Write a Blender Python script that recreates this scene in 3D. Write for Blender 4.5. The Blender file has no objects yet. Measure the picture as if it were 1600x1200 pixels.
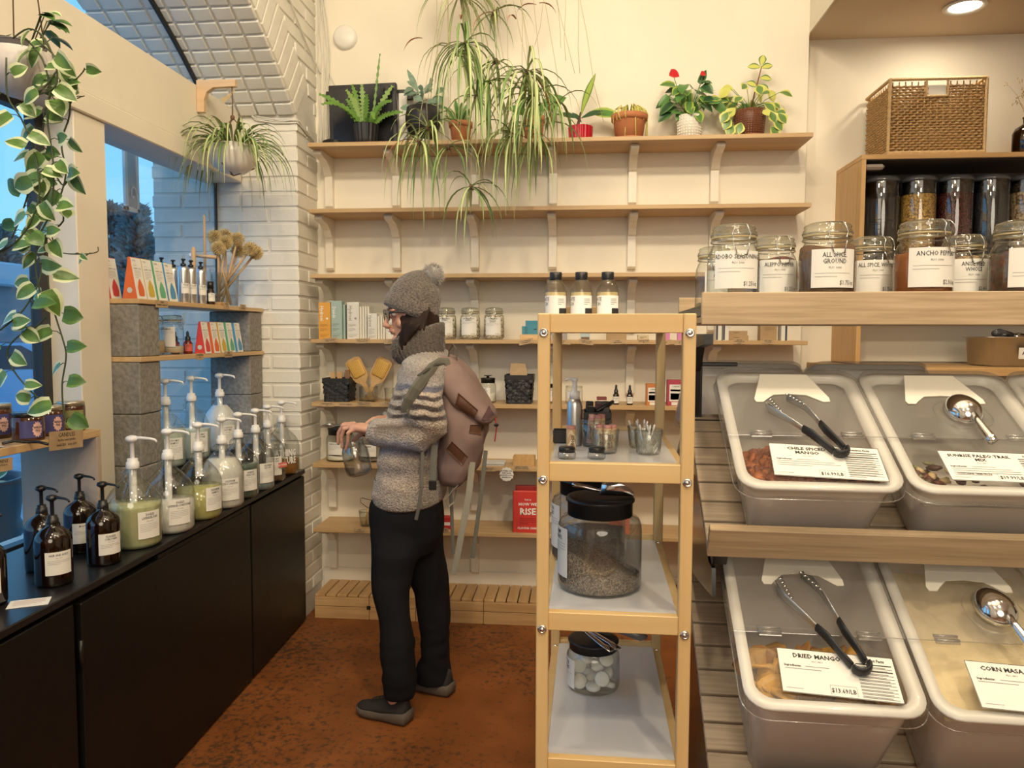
import bpy, math, random
import numpy as np
from mathutils import Matrix, Vector, Euler
random.seed(7)
PI = math.pi
C = bpy.context.scene.collection
R = random.Random(11)

# ---------------------------------------------------------------- camera
CAM = (0.0, 0.0, 1.45)
F, PIT, YAW, ROLL = 1200.0, .0645, .0925, .003
fw = np.array([-math.sin(YAW)*math.cos(PIT), math.cos(YAW)*math.cos(PIT), -math.sin(PIT)])
rt = np.array([math.cos(YAW), math.sin(YAW), 0.]); up = np.cross(rt, fw)
r2 = rt*math.cos(ROLL)+up*math.sin(ROLL); u2 = -rt*math.sin(ROLL)+up*math.cos(ROLL)
cd = bpy.data.cameras.new('camera'); cam = bpy.data.objects.new('camera', cd); C.objects.link(cam)
cd.sensor_fit = 'HORIZONTAL'; cd.sensor_width = 36; cd.lens = 36*F/1600; cd.clip_start = .05
cam.matrix_world = Matrix(((r2[0], u2[0], -fw[0], CAM[0]), (r2[1], u2[1], -fw[1], CAM[1]), (r2[2], u2[2], -fw[2], CAM[2]), (0, 0, 0, 1)))
bpy.context.scene.camera = cam
sc = bpy.context.scene
sc.view_settings.view_transform = 'Standard'; sc.view_settings.look = 'None'
sc.view_settings.gamma = 1; sc.view_settings.use_curve_mapping = False
sc.view_settings.exposure = 0.28
sc.cycles.use_denoising = True
sc.cycles.max_bounces = 10; sc.cycles.diffuse_bounces = 4; sc.cycles.glossy_bounces = 4
sc.cycles.transmission_bounces = 8; sc.cycles.transparent_max_bounces = 24
sc.cycles.sample_clamp_indirect = 4.0
sc.cycles.caustics_reflective = False; sc.cycles.caustics_refractive = False

def ray(u, v): return fw+r2*(u-800)/F-u2*(v-600)/F
def onY(u, v, Y): r = ray(u, v); return Vector(np.array(CAM)+r*Y/r[1])
def onX(u, v, X): r = ray(u, v); return Vector(np.array(CAM)+r*X/r[0])
def onZ(u, v, Z): r = ray(u, v); return Vector(np.array(CAM)+r*(Z-CAM[2])/r[2])
def pxm(Y): return Y/F*1.004          # metres per pixel near depth Y

# ---------------------------------------------------------------- world and light
w = bpy.data.worlds.new('dusk_sky'); sc.world = w; w.use_nodes = True
nt = w.node_tree; bg = nt.nodes['Background']
tc = nt.nodes.new('ShaderNodeTexCoord'); sx = nt.nodes.new('ShaderNodeSeparateXYZ'); cr = nt.nodes.new('ShaderNodeValToRGB')
nt.links.new(tc.outputs['Generated'], sx.inputs[0]); nt.links.new(sx.outputs['Z'], cr.inputs[0]); nt.links.new(cr.outputs[0], bg.inputs[0])
cr.color_ramp.elements[0].position = 0.0; cr.color_ramp.elements[0].color = (.24, .60, .88, 1)
cr.color_ramp.elements[1].position = .6; cr.color_ramp.elements[1].color = (.10, .38, .82, 1)
bg.inputs[1].default_value = 1.25

def lamp(name, loc, power, size, col, target=None, spread=None, kind='AREA'):
    l = bpy.data.lights.new(name, kind); l.energy = power; l.color = col
    if kind == 'AREA':
        l.shape = 'DISK'; l.size = size
        if spread: l.spread = spread
    else:
        l.shadow_soft_size = size
        if kind == 'SPOT': l.spot_size = spread or 1.2; l.spot_blend = .6
    o = bpy.data.objects.new(name, l); C.objects.link(o); o.location = loc
    if target is not None: o.rotation_euler = (Vector(target)-Vector(loc)).to_track_quat('-Z', 'Y').to_euler()
    return o
WARM = (1.0, .83, .58)
for i, (x, y, tx, ty, tz, p) in enumerate(((-1.0, 1.0, -.9, 4.0, 1.4, 46), (.1, .9, .1, 4.0, 1.5, 50), (.9, 1.1, .9, 4.0, 1.4, 40),
        (-.5, -.6, -.7, 3.0, 1.0, 46), (.9, -.4, .8, 1.9, 1.1, 60), (1.9, 1.2, 1.6, 2.6, 1.2, 50), (-.2, 2.1, -.3, 4.0, 2.9, 16))):
    lamp('track_light', (x, y, 3.55), p*.24, .16, WARM, (tx, ty, tz), 2.6)
lamp('ceiling_bounce', (0.2, 1.2, 3.7), 15, 2.6, WARM, (0.2, 1.2, 0))
lamp('rear_fill', (.5, -3.4, 2.6), 66, 2.8, (1.0, .88, .70), (.3, 2, 1.0))  # added ambient fill from behind the camera, brightens the bin fronts and foreground

# ---------------------------------------------------------------- materials
MATS = {}
def node(nt, t, **kw):
    n = nt.nodes.new(t)
    for k, v in kw.items(): setattr(n, k, v)
    return n
def newmat(name):
    m = bpy.data.materials.new(name); m.use_nodes = True
    return m, m.node_tree, m.node_tree.nodes['Principled BSDF']
def P(name, col, rough=.5, metal=0, coat=0, noise=0, nscale=20, bump=0, bscale=40, sheen=0, col2=None, trans=0, emis=0, spec=None, ns=(1, 1, 1), detail=4, sss=0):
    """plain / mottled surface"""
    if name in MATS: return MATS[name]
    m, nt, b = newmat(name); col = tuple(col)+(1,)
    b.inputs['Base Color'].default_value = col; b.inputs['Roughness'].default_value = rough; b.inputs['Metallic'].default_value = metal
    b.inputs['Coat Weight'].default_value = coat
    if spec is not None: b.inputs['Specular IOR Level'].default_value = spec
    if sheen: b.inputs['Sheen Weight'].default_value = sheen
    if sss: b.inputs['Subsurface Weight'].default_value = sss; b.inputs['Subsurface Radius'].default_value = (.01, .004, .003)
    if trans: b.inputs['Transmission Weight'].default_value = trans
    if emis: b.inputs['Emission Color'].default_value = col; b.inputs['Emission Strength'].default_value = emis
    if noise or bump or col2:
        tc = node(nt, 'ShaderNodeTexCoord'); mp = node(nt, 'ShaderNodeMapping'); mp.inputs['Scale'].default_value = ns
        nt.links.new(tc.outputs['Object'], mp.inputs[0])
    if noise or col2:
        n = node(nt, 'ShaderNodeTexNoise'); n.inputs['Scale'].default_value = nscale; n.inputs['Detail'].default_value = detail
        nt.links.new(mp.outputs[0], n.inputs['Vector'])
        r = node(nt, 'ShaderNodeValToRGB'); c2 = col2 or tuple(c*(1-noise) for c in col[:3])
        r.color_ramp.elements[0].position = .35; r.color_ramp.elements[1].position = .65
        r.color_ramp.elements[0].color = tuple(c2)+(1,); r.color_ramp.elements[1].color = col
        nt.links.new(n.outputs['Fac'], r.inputs[0]); nt.links.new(r.outputs[0], b.inputs['Base Color'])
    if bump:
        n = node(nt, 'ShaderNodeTexNoise'); n.inputs['Scale'].default_value = bscale; n.inputs['Detail'].default_value = 3
        nt.links.new(mp.outputs[0], n.inputs['Vector'])
        bp = node(nt, 'ShaderNodeBump'); bp.inputs['Strength'].default_value = bump; bp.inputs['Distance'].default_value = .002
        nt.links.new(n.outputs['Fac'], bp.inputs['Height']); nt.links.new(bp.outputs[0], b.inputs['Normal'])
    MATS[name] = m; return m
def WOOD(name, c1, c2, rough=.5, scale=9, stretch=(.06, 1, 1), axis=0, contrast=.5, fine=60):
    """grain running along the object's x axis (axis=0), y (1) or z (2)"""
    if name in MATS: return MATS[name]
    m, nt, b = newmat(name)
    tc = node(nt, 'ShaderNodeTexCoord'); mp = node(nt, 'ShaderNodeMapping')
    s = [1, 1, 1]; s[axis] = stretch[0]
    mp.inputs['Scale'].default_value = s
    oi = node(nt, 'ShaderNodeObjectInfo'); ad = node(nt, 'ShaderNodeVectorMath', operation='ADD')
    ml = node(nt, 'ShaderNodeMath', operation='MULTIPLY'); ml.inputs[1].default_value = 30
    nt.links.new(oi.outputs['Random'], ml.inputs[0])
    nt.links.new(tc.outputs['Object'], mp.inputs[0]); nt.links.new(mp.outputs[0], ad.inputs[0]); nt.links.new(ml.outputs[0], ad.inputs[1])
    n = node(nt, 'ShaderNodeTexNoise'); n.inputs['Scale'].default_value = scale; n.inputs['Detail'].default_value = 5; n.inputs['Distortion'].default_value = 1.2
    n2 = node(nt, 'ShaderNodeTexNoise'); n2.inputs['Scale'].default_value = fine; n2.inputs['Detail'].default_value = 4
    nt.links.new(ad.outputs[0], n.inputs['Vector']); nt.links.new(ad.outputs[0], n2.inputs['Vector'])
    mx = node(nt, 'ShaderNodeMix', data_type='FLOAT'); mx.inputs[0].default_value = contrast
    nt.links.new(n.outputs['Fac'], mx.inputs[2]); nt.links.new(n2.outputs['Fac'], mx.inputs[3])
    r = node(nt, 'ShaderNodeValToRGB'); r.color_ramp.elements[0].position = .36; r.color_ramp.elements[1].position = .62
    r.color_ramp.elements[0].color = tuple(c2)+(1,); r.color_ramp.elements[1].color = tuple(c1)+(1,)
    nt.links.new(mx.outputs[0], r.inputs[0]); nt.links.new(r.outputs[0], b.inputs['Base Color'])
    b.inputs['Roughness'].default_value = rough
    bp = node(nt, 'ShaderNodeBump'); bp.inputs['Strength'].default_value = .15; bp.inputs['Distance'].default_value = .001
    nt.links.new(n2.outputs['Fac'], bp.inputs['Height']); nt.links.new(bp.outputs[0], b.inputs['Normal'])
    MATS[name] = m; return m
def GLASS(name, tint=(.93, .95, .94), refl=.12, rough=.02, diffuse=0.0, dcol=(.8, .8, .8), edge=.55):
    """thin clear shell: transparent body with a fresnel sheen; optional milky part"""
    if name in MATS: return MATS[name]
    m, nt, b = newmat(name); out = nt.nodes['Material Output']; nt.nodes.remove(b)
    t = node(nt, 'ShaderNodeBsdfTransparent')
    lw = node(nt, 'ShaderNodeLayerWeight'); lw.inputs['Blend'].default_value = .35
    cm = node(nt, 'ShaderNodeMix', data_type='RGBA'); cm.inputs[6].default_value = tuple(tint)+(1,); cm.inputs[7].default_value = tuple(c*edge for c in tint)+(1,)
    pw = node(nt, 'ShaderNodeMath', operation='POWER'); pw.inputs[1].default_value = 2.2
    nt.links.new(lw.outputs['Facing'], pw.inputs[0]); nt.links.new(pw.outputs[0], cm.inputs[0]); nt.links.new(cm.outputs[2], t.inputs[0])
    last = t.outputs[0]
    if diffuse:
        d = node(nt, 'ShaderNodeBsdfDiffuse'); d.inputs[0].default_value = tuple(dcol)+(1,)
        tl = node(nt, 'ShaderNodeBsdfTranslucent'); tl.inputs[0].default_value = tuple(dcol)+(1,)
        m0 = node(nt, 'ShaderNodeMixShader'); m0.inputs[0].default_value = .5; nt.links.new(d.outputs[0], m0.inputs[1]); nt.links.new(tl.outputs[0], m0.inputs[2])
        m1 = node(nt, 'ShaderNodeMixShader'); m1.inputs[0].default_value = diffuse
        nt.links.new(last, m1.inputs[1]); nt.links.new(m0.outputs[0], m1.inputs[2]); last = m1.outputs[0]
    g = node(nt, 'ShaderNodeBsdfGlossy'); g.inputs['Roughness'].default_value = rough
    p5 = node(nt, 'ShaderNodeMath', operation='POWER'); p5.inputs[1].default_value = 4.5
    lw2 = node(nt, 'ShaderNodeLayerWeight'); lw2.inputs['Blend'].default_value = .5
    nt.links.new(lw2.outputs['Facing'], p5.inputs[0])
    ad = node(nt, 'ShaderNodeMath', operation='MULTIPLY_ADD'); ad.inputs[1].default_value = .75; ad.inputs[2].default_value = refl*.4; ad.use_clamp = True
    nt.links.new(p5.outputs[0], ad.inputs[0])
    ms = node(nt, 'ShaderNodeMixShader'); nt.links.new(ad.outputs[0], ms.inputs[0]); nt.links.new(last, ms.inputs[1]); nt.links.new(g.outputs[0], ms.inputs[2])
    nt.links.new(ms.outputs[0], out.inputs[0])
    MATS[name] = m; return m

# ---------------------------------------------------------------- mesh builder
def chbox(sx, sy, sz, b):
    """box with chamfered edges, centred"""
    hx, hy, hz = sx/2, sy/2, sz/2; b = min(b, hx*.9, hy*.9, hz*.9); V = []; idx = {}
    for x in (-1, 1):
        for y in (-1, 1):
            for z in (-1, 1):
                for a in range(3):
                    p = [x*(hx-b), y*(hy-b), z*(hz-b)]; p[a] = (x*hx, y*hy, z*hz)[a]
                    idx[(x, y, z, a)] = len(V); V.append(tuple(p))
    Fs = []
    for a in range(3):
        o1, o2 = [i for i in range(3) if i != a]
        for s in (-1, 1):
            q = []
            for d1, d2 in ((-1, -1), (1, -1), (1, 1), (-1, 1)):
                k = [0, 0, 0]; k[a] = s; k[o1] = d1; k[o2] = d2; q.append(idx[(k[0], k[1], k[2], a)])
            Fs.append(q)
    for a in range(3):
        o1, o2 = [i for i in range(3) if i != a]
        for d1 in (-1, 1):
            for d2 in (-1, 1):
                k = [0, 0, 0]; k[o1] = d1; k[o2] = d2; k2 = list(k); k[a] = -1; k2[a] = 1
                Fs.append([idx[(*k, o1)], idx[(*k2, o1)], idx[(*k2, o2)], idx[(*k, o2)]])
    for x in (-1, 1):
        for y in (-1, 1):
            for z in (-1, 1): Fs.append([idx[(x, y, z, a)] for a in range(3)])
    out = []
    for f in Fs:                       # outward winding
        c = sum((Vector(V[i]) for i in f), Vector())/len(f)
        n = (Vector(V[f[1]])-Vector(V[f[0]])).cross(Vector(V[f[2]])-Vector(V[f[0]]))
        out.append(f if n.dot(c) > 0 else f[::-1])
    return V, out
I4 = Matrix.Identity(4)
def T3(x, y, z): return Matrix.Translation((x, y, z))
def RX(a): return Matrix.Rotation(a, 4, 'X')
def RY(a): return Matrix.Rotation(a, 4, 'Y')
def RZ(a): return Matrix.Rotation(a, 4, 'Z')
class G:
    def __init__(s): s.V = []; s.F = []; s.M = []; s.S = []
    def add(s, V, Fs, m=0, sm=False, M=None):
        o = len(s.V)
        if M is not None: V = [tuple(M @ Vector(v)) for v in V]
        s.V += [tuple(v) for v in V]; s.F += [[i+o for i in f] for f in Fs]; s.M += [m]*len(Fs); s.S += [sm]*len(Fs); return s
    def box(s, c, d, m=0, b=.002, M=None):
        V, Fs = chbox(*d, b); T = T3(*c)
        return s.add(V, Fs, m, False, (M @ T) if M is not None else T)
    def bx(s, lo, hi, m=0, b=.002, M=None):
        return s.box([(a+c)/2 for a, c in zip(lo, hi)], [abs(c-a) for a, c in zip(lo, hi)], m, b, M)
    def lathe(s, prof, n=24, m=0, M=None, sm=True, a0=0, a1=2*PI):
        V = []; full = abs(a1-a0-2*PI) < 1e-6; k = n if full else n+1
        for r, z in prof:
            for i in range(k):
                a = a0+(a1-a0)*i/n; V.append((max(r, 1e-5)*math.cos(a), max(r, 1e-5)*math.sin(a), z))
        Fs = []
        for j in range(len(prof)-1):
            for i in range(n):
                i2 = (i+1) % k; Fs.append([j*k+i, j*k+i2, (j+1)*k+i2, (j+1)*k+i])
        return s.add(V, Fs, m, sm, M)
    def tube(s, pts, r, n=6, m=0, M=None, sm=True, cap=True, flat=None):
        pts = [Vector(p) for p in pts]; V = []; L = len(pts)
        rs = r if isinstance(r, (list, tuple)) else [r]*L
        prev = None
        for i, p in enumerate(pts):
            t = (pts[min(i+1, L-1)]-pts[max(i-1, 0)])
            t = t.normalized() if t.length > 1e-9 else Vector((0, 0, 1))
            if prev is None: prev = t.orthogonal().normalized() if flat is None else Vector(flat)
            u = (prev-t*prev.dot(t)); u = u.normalized() if u.length > 1e-6 else t.orthogonal().normalized()
            prev = u; v = t.cross(u)
            ra = rs[i]; ra, rb = ra if isinstance(ra, tuple) else (ra, ra)
            for k in range(n):
                a = 2*PI*k/n; V.append(p+u*math.cos(a)*ra+v*math.sin(a)*rb)
        Fs = [[i*n+k, i*n+(k+1) % n, (i+1)*n+(k+1) % n, (i+1)*n+k] for i in range(L-1) for k in range(n)]
        if cap: Fs += [list(range(n))[::-1], [(L-1)*n+k for k in range(n)]]
        return s.add(V, Fs, m, sm, M)
    def loft(s, rings, m=0, M=None, sm=True, cap=(True, True), closed=True):
        n = len(rings[0]); V = [p for r in rings for p in r]; e = n if closed else n-1
        Fs = [[i*n+k, i*n+(k+1) % n, (i+1)*n+(k+1) % n, (i+1)*n+k] for i in range(len(rings)-1) for k in range(e)]
        if cap[0]: Fs.append(list(range(n))[::-1])
        if cap[1]: Fs.append([(len(rings)-1)*n+k for k in range(n)])
        return s.add(V, Fs, m, sm, M)
    def prism(s, poly, t0, t1, m=0, M=None, plane='xy', sm=False):
        f = {'xy': lambda a, b, c: (a, b, c), 'xz': lambda a, b, c: (a, c, b), 'yz': lambda a, b, c: (c, a, b)}[plane]
        n = len(poly); V = [f(a, b, t0) for a, b in poly]+[f(a, b, t1) for a, b in poly]
        Fs = [list(range(n))[::-1], [n+i for i in range(n)]]+[[i, (i+1) % n, n+(i+1) % n, n+i] for i in range(n)]
        return s.add(V, Fs, m, sm, M)
    def quad(s, a, b, c, d, m=0, M=None): return s.add([a, b, c, d], [[0, 1, 2, 3]], m, False, M)
    def leaf(s, path, wid, nrm=(0, 0, 1), m=0, m2=None, fold=.25, M=None):
        """strap or oval leaf: three vertices across, folded at the midrib; m2 = margin material"""
        path = [Vector(p) for p in path]; L = len(path); V = []; W = 5 if m2 is not None else 3
        for i, p in enumerate(path):
            t = (path[min(i+1, L-1)]-path[max(i-1, 0)]).normalized()
            sd = t.cross(Vector(nrm)); sd = sd.normalized() if sd.length > 1e-4 else t.orthogonal().normalized()
            n2 = sd.cross(t); w_ = wid[i]
            if W == 3: cs = ((-1, 1), (0, 0), (1, 1))
            else: cs = ((-1, 1), (-.62, .6), (0, 0), (.62, .6), (1, 1))
            for a, h in cs: V.append(p+sd*w_*a+n2*w_*fold*h)
        Fs = []; o = len(s.V)
        for i in range(L-1):
            for k in range(W-1): Fs.append(([i*W+k, i*W+k+1, (i+1)*W+k+1, (i+1)*W+k], (m2 if (m2 is not None and k in (0, W-2)) else m)))
        if M is not None: V = [M @ v for v in V]
        s.V += [tuple(v) for v in V]
        for f, mm in Fs: s.F.append([i+o for i in f]); s.M.append(mm); s.S.append(True)
        return s
    def text(s, body, size, M, m=1, bold=.0, align='CENTER', bend=None, sx=1.0):
        V, Fs = glyphs(body, bold, align)
        V = [(x*size*sx, y*size, 0) for x, y in V]
        if bend: V = [bend(x, y) for x, y, _ in V]; return s.add(V, Fs, m, False, M)
        return s.add(V, Fs, m, False, M)
    def mesh(s, name, mats):
        me = bpy.data.meshes.new(name)
        me.from_pydata(s.V, [], s.F); me.polygons.foreach_set('material_index', s.M); me.polygons.foreach_set('use_smooth', s.S)
        for m in (mats if isinstance(mats, (list, tuple)) else [mats]): me.materials.append(m)
        me.update(); return me
    def build(s, name, mats, parent=None, loc=(0, 0, 0), rot=(0, 0, 0)):
        o = bpy.data.objects.new(name, s.mesh(name, mats)); C.objects.link(o)
        o.location = loc; o.rotation_euler = rot
        if parent is not None: o.parent = parent
        return o
GC = {}
def glyphs(body, bold, align):
    k = (body, bold, align)
    if k not in GC:
        cu = bpy.data.curves.new('t', 'FONT'); cu.body = body; cu.resolution_u = 1; cu.offset = bold; cu.align_x = align; cu.align_y = 'CENTER'; cu.space_line = .9
        ob = bpy.data.objects.new('t', cu); me = ob.to_mesh()
        GC[k] = ([(v.co.x, v.co.y) for v in me.vertices], [list(p.vertices) for p in me.polygons])
        ob.to_mesh_clear(); bpy.data.objects.remove(ob); bpy.data.curves.remove(cu)
    return GC[k]
def thing(name, label, cat, loc=(0, 0, 0), rot=(0, 0, 0), group=None):
    o = bpy.data.objects.new(name, None); C.objects.link(o); o.location = loc
    o.rotation_euler = rot if isinstance(rot, (tuple, list, Euler)) else (0, 0, rot)
    o.empty_display_size = .05
    return tag(o, label, cat, group)
def tag(o, label, cat=None, group=None, kind=None):
    o['label'] = label
    if cat: o['category'] = cat
    if group: o['group'] = group
    if kind: o['kind'] = kind
    return o
def struct(o): o['kind'] = 'structure'; return o
def stuff(o): o['kind'] = 'stuff'; return o
def copy_tree(o, parent=None):
    c = o.copy(); C.objects.link(c); c.parent = parent
    for ch in list(o.children):
        copy_tree(ch, c)
    return c
def inst(name, me, parent, loc=(0, 0, 0), rot=(0, 0, 0), scale=(1, 1, 1)):
    o = bpy.data.objects.new(name, me); C.objects.link(o); o.parent = parent; o.location = loc; o.rotation_euler = rot; o.scale = scale
    return o
def cyl(r): return [(0, 0), (r, 0)]
def rr(hw, hh, r, n=4, z=0):
    pts = []
    for cx, cy, a0 in ((hw-r, hh-r, 0), (-hw+r, hh-r, PI/2), (-hw+r, -hh+r, PI), (hw-r, -hh+r, 1.5*PI)):
        for i in range(n+1):
            a = a0+PI/2*i/n; pts.append((cx+r*math.cos(a), cy+r*math.sin(a), z))
    return pts
def arc(c, r, a0, a1, n):
    return [(c[0]+r*math.cos(a0+(a1-a0)*i/n), c[1]+r*math.sin(a0+(a1-a0)*i/n)) for i in range(n+1)]
# common materials
INK = P('black_ink', (.015, .015, .015), .6)
PAPER = P('label_paper', (.80, .79, .75), .55)
KRAFT = P('kraft_paper', (.50, .35, .20), .7, noise=.12, nscale=30)
BLACKP = P('black_plastic', (.012, .012, .013), .32)
WHITEP = P('white_plastic', (.82, .81, .79), .35)
CHROME = P('polished_steel', (.75, .75, .76), .12, 1)
STEEL = P('brushed_steel', (.55, .55, .54), .34, 1)
CLEAR = GLASS('clear_glass')
GREYINK = P('grey_ink', (.28, .27, .26), .6)

def card(g, w, h, t=.0006, m=0, M=None): return g.box((0, 0, 0), (w, t, h), m, .0001, M)
def smalltext(g, x0, x1, z, n, dz, M, m=1, h=.0009, y=0, bend=None):
    for i in range(n):
        xe = x1-(x1-x0)*(.0 if i % 3 else .12)*R.random()
        if i == n-1: xe = x0+(x1-x0)*.55
        zz = z-i*dz; N = 6 if bend else 1; V = []; Fs = []
        for k in range(N+1):
            xx = x0+(xe-x0)*k/N
            for q in (zz-h/2, zz+h/2): V.append(bend(xx, q) if bend else (xx, q, 0))
        Fs = [[2*k, 2*k+2, 2*k+3, 2*k+1] for k in range(N)]
        g.add(V, Fs, m, False, M)
def cyl_label(r, w, h, zc, ang, lines, name='label', parent=None, price=None, mats=None, small=0, ls=.009, ty=None, sx=.8, sub=None):
    """paper label wrapped round a cylinder of radius r, centred on angle ang (0 = +x)"""
    g = G(); r1 = r+.0006; A = w/r1; n = max(4, int(A/.14)); V = []
    for i in range(n+1):
        a = ang-A/2+A*i/n
        for z in (zc-h/2, zc+h/2): V.append((r1*math.cos(a), r1*math.sin(a), z))
    g.add(V, [[2*i, 2*i+2, 2*i+3, 2*i+1] for i in range(n)], 0, True)
    r3 = r1+.0005
    def bend(x, y): a = ang+x/r3; return (r3*math.cos(a), r3*math.sin(a), zc+y)
    y = h/2-ls*.9 if ty is None else ty
    for ln in lines: g.text(ln, ls, None, 1, .007, bend=lambda a, b, y=y: bend(a, b+y), sx=sx); y -= ls*.95
    if sub: g.text(sub, ls*.45, None, 1, 0, bend=lambda a, b, y=y: bend(a, b+y)); y -= ls*.8
    if small: smalltext(g, -w*.42, w*.42, y, small, ls*.5, None, 2, .0008, bend=bend)
    if price: g.text(price, ls*.95, None, 1, .0, bend=lambda a, b: bend(a+w*.28, b-h/2+ls*.7), sx=.75)
    return g.build(name, mats or [PAPER, INK, GREYINK], parent)
# ================================================================ SETTING
WALLC = P('cream_wall_paint', (.84, .79, .68), .55, noise=.04, nscale=3, bump=.12, bscale=60)
FASCIA = P('cream_beam_paint', (.80, .74, .62), .5, noise=.05, nscale=4)
BRICK = P('white_painted_brick', (.80, .78, .72), .5, noise=.07, nscale=6, bump=.5, bscale=55)
MORTAR = P('white_painted_mortar', (.74, .72, .67), .6, bump=.4, bscale=70)
BLKMET = P('black_window_metal', (.02, .022, .025), .4)
# floor: worn orange-brown stained concrete
fm, fnt, fb = newmat('stained_concrete_floor'); MATS['floor'] = fm
tc = node(fnt, 'ShaderNodeTexCoord'); n1 = node(fnt, 'ShaderNodeTexNoise'); n1.inputs['Scale'].default_value = 1.1; n1.inputs['Detail'].default_value = 3
n2 = node(fnt, 'ShaderNodeTexNoise'); n2.inputs['Scale'].default_value = 34; n2.inputs['Detail'].default_value = 6; n2.inputs['Roughness'].default_value = .75
n3 = node(fnt, 'ShaderNodeTexNoise'); n3.inputs['Scale'].default_value = 5; n3.inputs['Detail'].default_value = 4
for n in (n1, n2, n3): fnt.links.new(tc.outputs['Object'], n.inputs['Vector'])
mu = node(fnt, 'ShaderNodeMath', operation='MULTIPLY_ADD'); mu.inputs[1].default_value = .55
fnt.links.new(n1.outputs['Fac'], mu.inputs[0]); fnt.links.new(n2.outputs['Fac'], mu.inputs[2])
r = node(fnt, 'ShaderNodeValToRGB'); e = r.color_ramp.elements
e[0].position = .80; e[0].color = (.27, .088, .022, 1); e[1].position = .91; e[1].color = (.085, .045, .022, 1)
fnt.links.new(mu.outputs[0], r.inputs[0])
r3 = node(fnt, 'ShaderNodeValToRGB'); r3.color_ramp.elements[0].color = (.62, .60, .55, 1); r3.color_ramp.elements[0].position = .35; r3.color_ramp.elements[1].color = (1, 1, 1, 1); r3.color_ramp.elements[1].position = .65
fnt.links.new(n3.outputs['Fac'], r3.inputs[0])
mx = node(fnt, 'ShaderNodeMix', data_type='RGBA', blend_type='MULTIPLY'); mx.inputs[0].default_value = .7
fnt.links.new(r.outputs[0], mx.inputs[6]); fnt.links.new(r3.outputs[0], mx.inputs[7]); fnt.links.new(mx.outputs[2], fb.inputs['Base Color'])
fb.inputs['Roughness'].default_value = .5
struct(G().bx((-1.72, -4.2, -.06), (4.6, 4.3, 0), 0, .001).build('floor', fm))
struct(G().bx((-2.15, -4.2, 3.8), (4.6, 4.3, 3.9), 0, .001).build('ceiling', WALLC))
YW, YR, XR = 3.99, 4.10, 1.09
struct(G().bx((-1.75, YW, 0), (XR, 4.25, 3.8), 0, .0005).build('wall_back', WALLC))
struct(G().bx((XR-.02, YR, 0), (4.6, 4.25, 3.8), 0, .0005).build('wall_back_recess', WALLC))
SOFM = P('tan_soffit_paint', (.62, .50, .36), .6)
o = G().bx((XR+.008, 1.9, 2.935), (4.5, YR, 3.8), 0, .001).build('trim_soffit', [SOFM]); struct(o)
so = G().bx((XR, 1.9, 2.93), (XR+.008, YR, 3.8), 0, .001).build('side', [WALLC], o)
struct(G().bx((4.5, -4.2, 0), (4.6, 4.3, 3.8), 0, .001).build('wall_right', WALLC))
struct(G().bx((-1.75, -4.3, 0), (4.6, -4.2, 3.8), 0, .001).build('wall_front', WALLC))
struct(G().bx((-1.39, YW-.014, 0), (XR, YW, .19), 0, .002).build('baseboard_back', P('white_trim', (.80, .76, .67), .4)))

# ---- left wall: brick pier and segmental brick arch, room face at x = XL, 0.75 m thick
XL, XO, YP = -1.40, -2.15, 3.70
AR, AY, AZ = 3.0, 1.8, .18                     # arch radius and centre in the (y, z) plane
def az(y): return AZ+math.sqrt(max(0, AR*AR-(y-AY)**2))
YS = 2*AY-3.69
g = G()
poly = [(4.25, -.1), (YP, -.1), (YP, az(3.69))]
a1 = math.acos((3.69-AY)/AR)
poly += [(AY+AR*math.cos(a), AZ+AR*math.sin(a)) for a in [a1+(PI-2*a1)*i/40 for i in range(41)]]
poly += [(YS, -.1), (-4.2, -.1), (-4.2, 3.9), (4.25, 3.9)]
# build as strips so that the concave outline stays clean
def strip(y0, y1, z0, z1): g.bx((XO+.006, y0, z0), (XL-.006, y1, z1), 0, .0005)
strip(YP+.006, 4.25, -.1, 3.85); strip(-4.2, YS, -.1, 3.85)
V = []; N = 48
for i in range(N+1):
    y = YS+(3.706-YS)*i/N; zz = az(min(y, 3.69))+.006
    for x in (XO+.006, XL-.006): V += [(x, y, zz), (x, y, 3.85)]
Fs = []
for i in range(N):
    a = 4*i; b = a+4
    Fs += [[a, b, b+2, a+2], [a, a+1, b+1, b], [a+2, b+2, b+3, a+3]]
g.add(V, Fs, 0, False)
WL = struct(g.build('wall_left', [MORTAR]))
BL, BH, JT = .288, .0605, .012; PITCH = BH+JT
_bm = {}
def brick(l, w_, h, loc, rot=(0, 0, 0)):
    k = (round(l, 3), round(w_, 3), round(h, 3), R.randrange(2))
    if k not in _bm:
        V, Fs = chbox(l, w_, h, .0035); V = [tuple(c+R.uniform(-.0009, .0009) for c in v) for v in V]
        _bm[k] = G().add(V, Fs).mesh('brick', [BRICK])
    o = inst('brick', _bm[k], WL, loc, rot); return o
D = .022
rows = int((2.51-.62)/PITCH)
for j in range(rows+1):                         # pier face towards the camera
    z = 2.498-j*PITCH-BH/2
    x = XL; off = BL if j % 2 else BL*.5
    first = True
    while x > XO+.01:
        l = off if first else BL
        l = min(l, x-XO); first = False
        if l > .03: brick(l-.001, D, BH, (x-l/2, YP+D/2+R.uniform(-.001, .001), z))
        x -= l+JT
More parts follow.
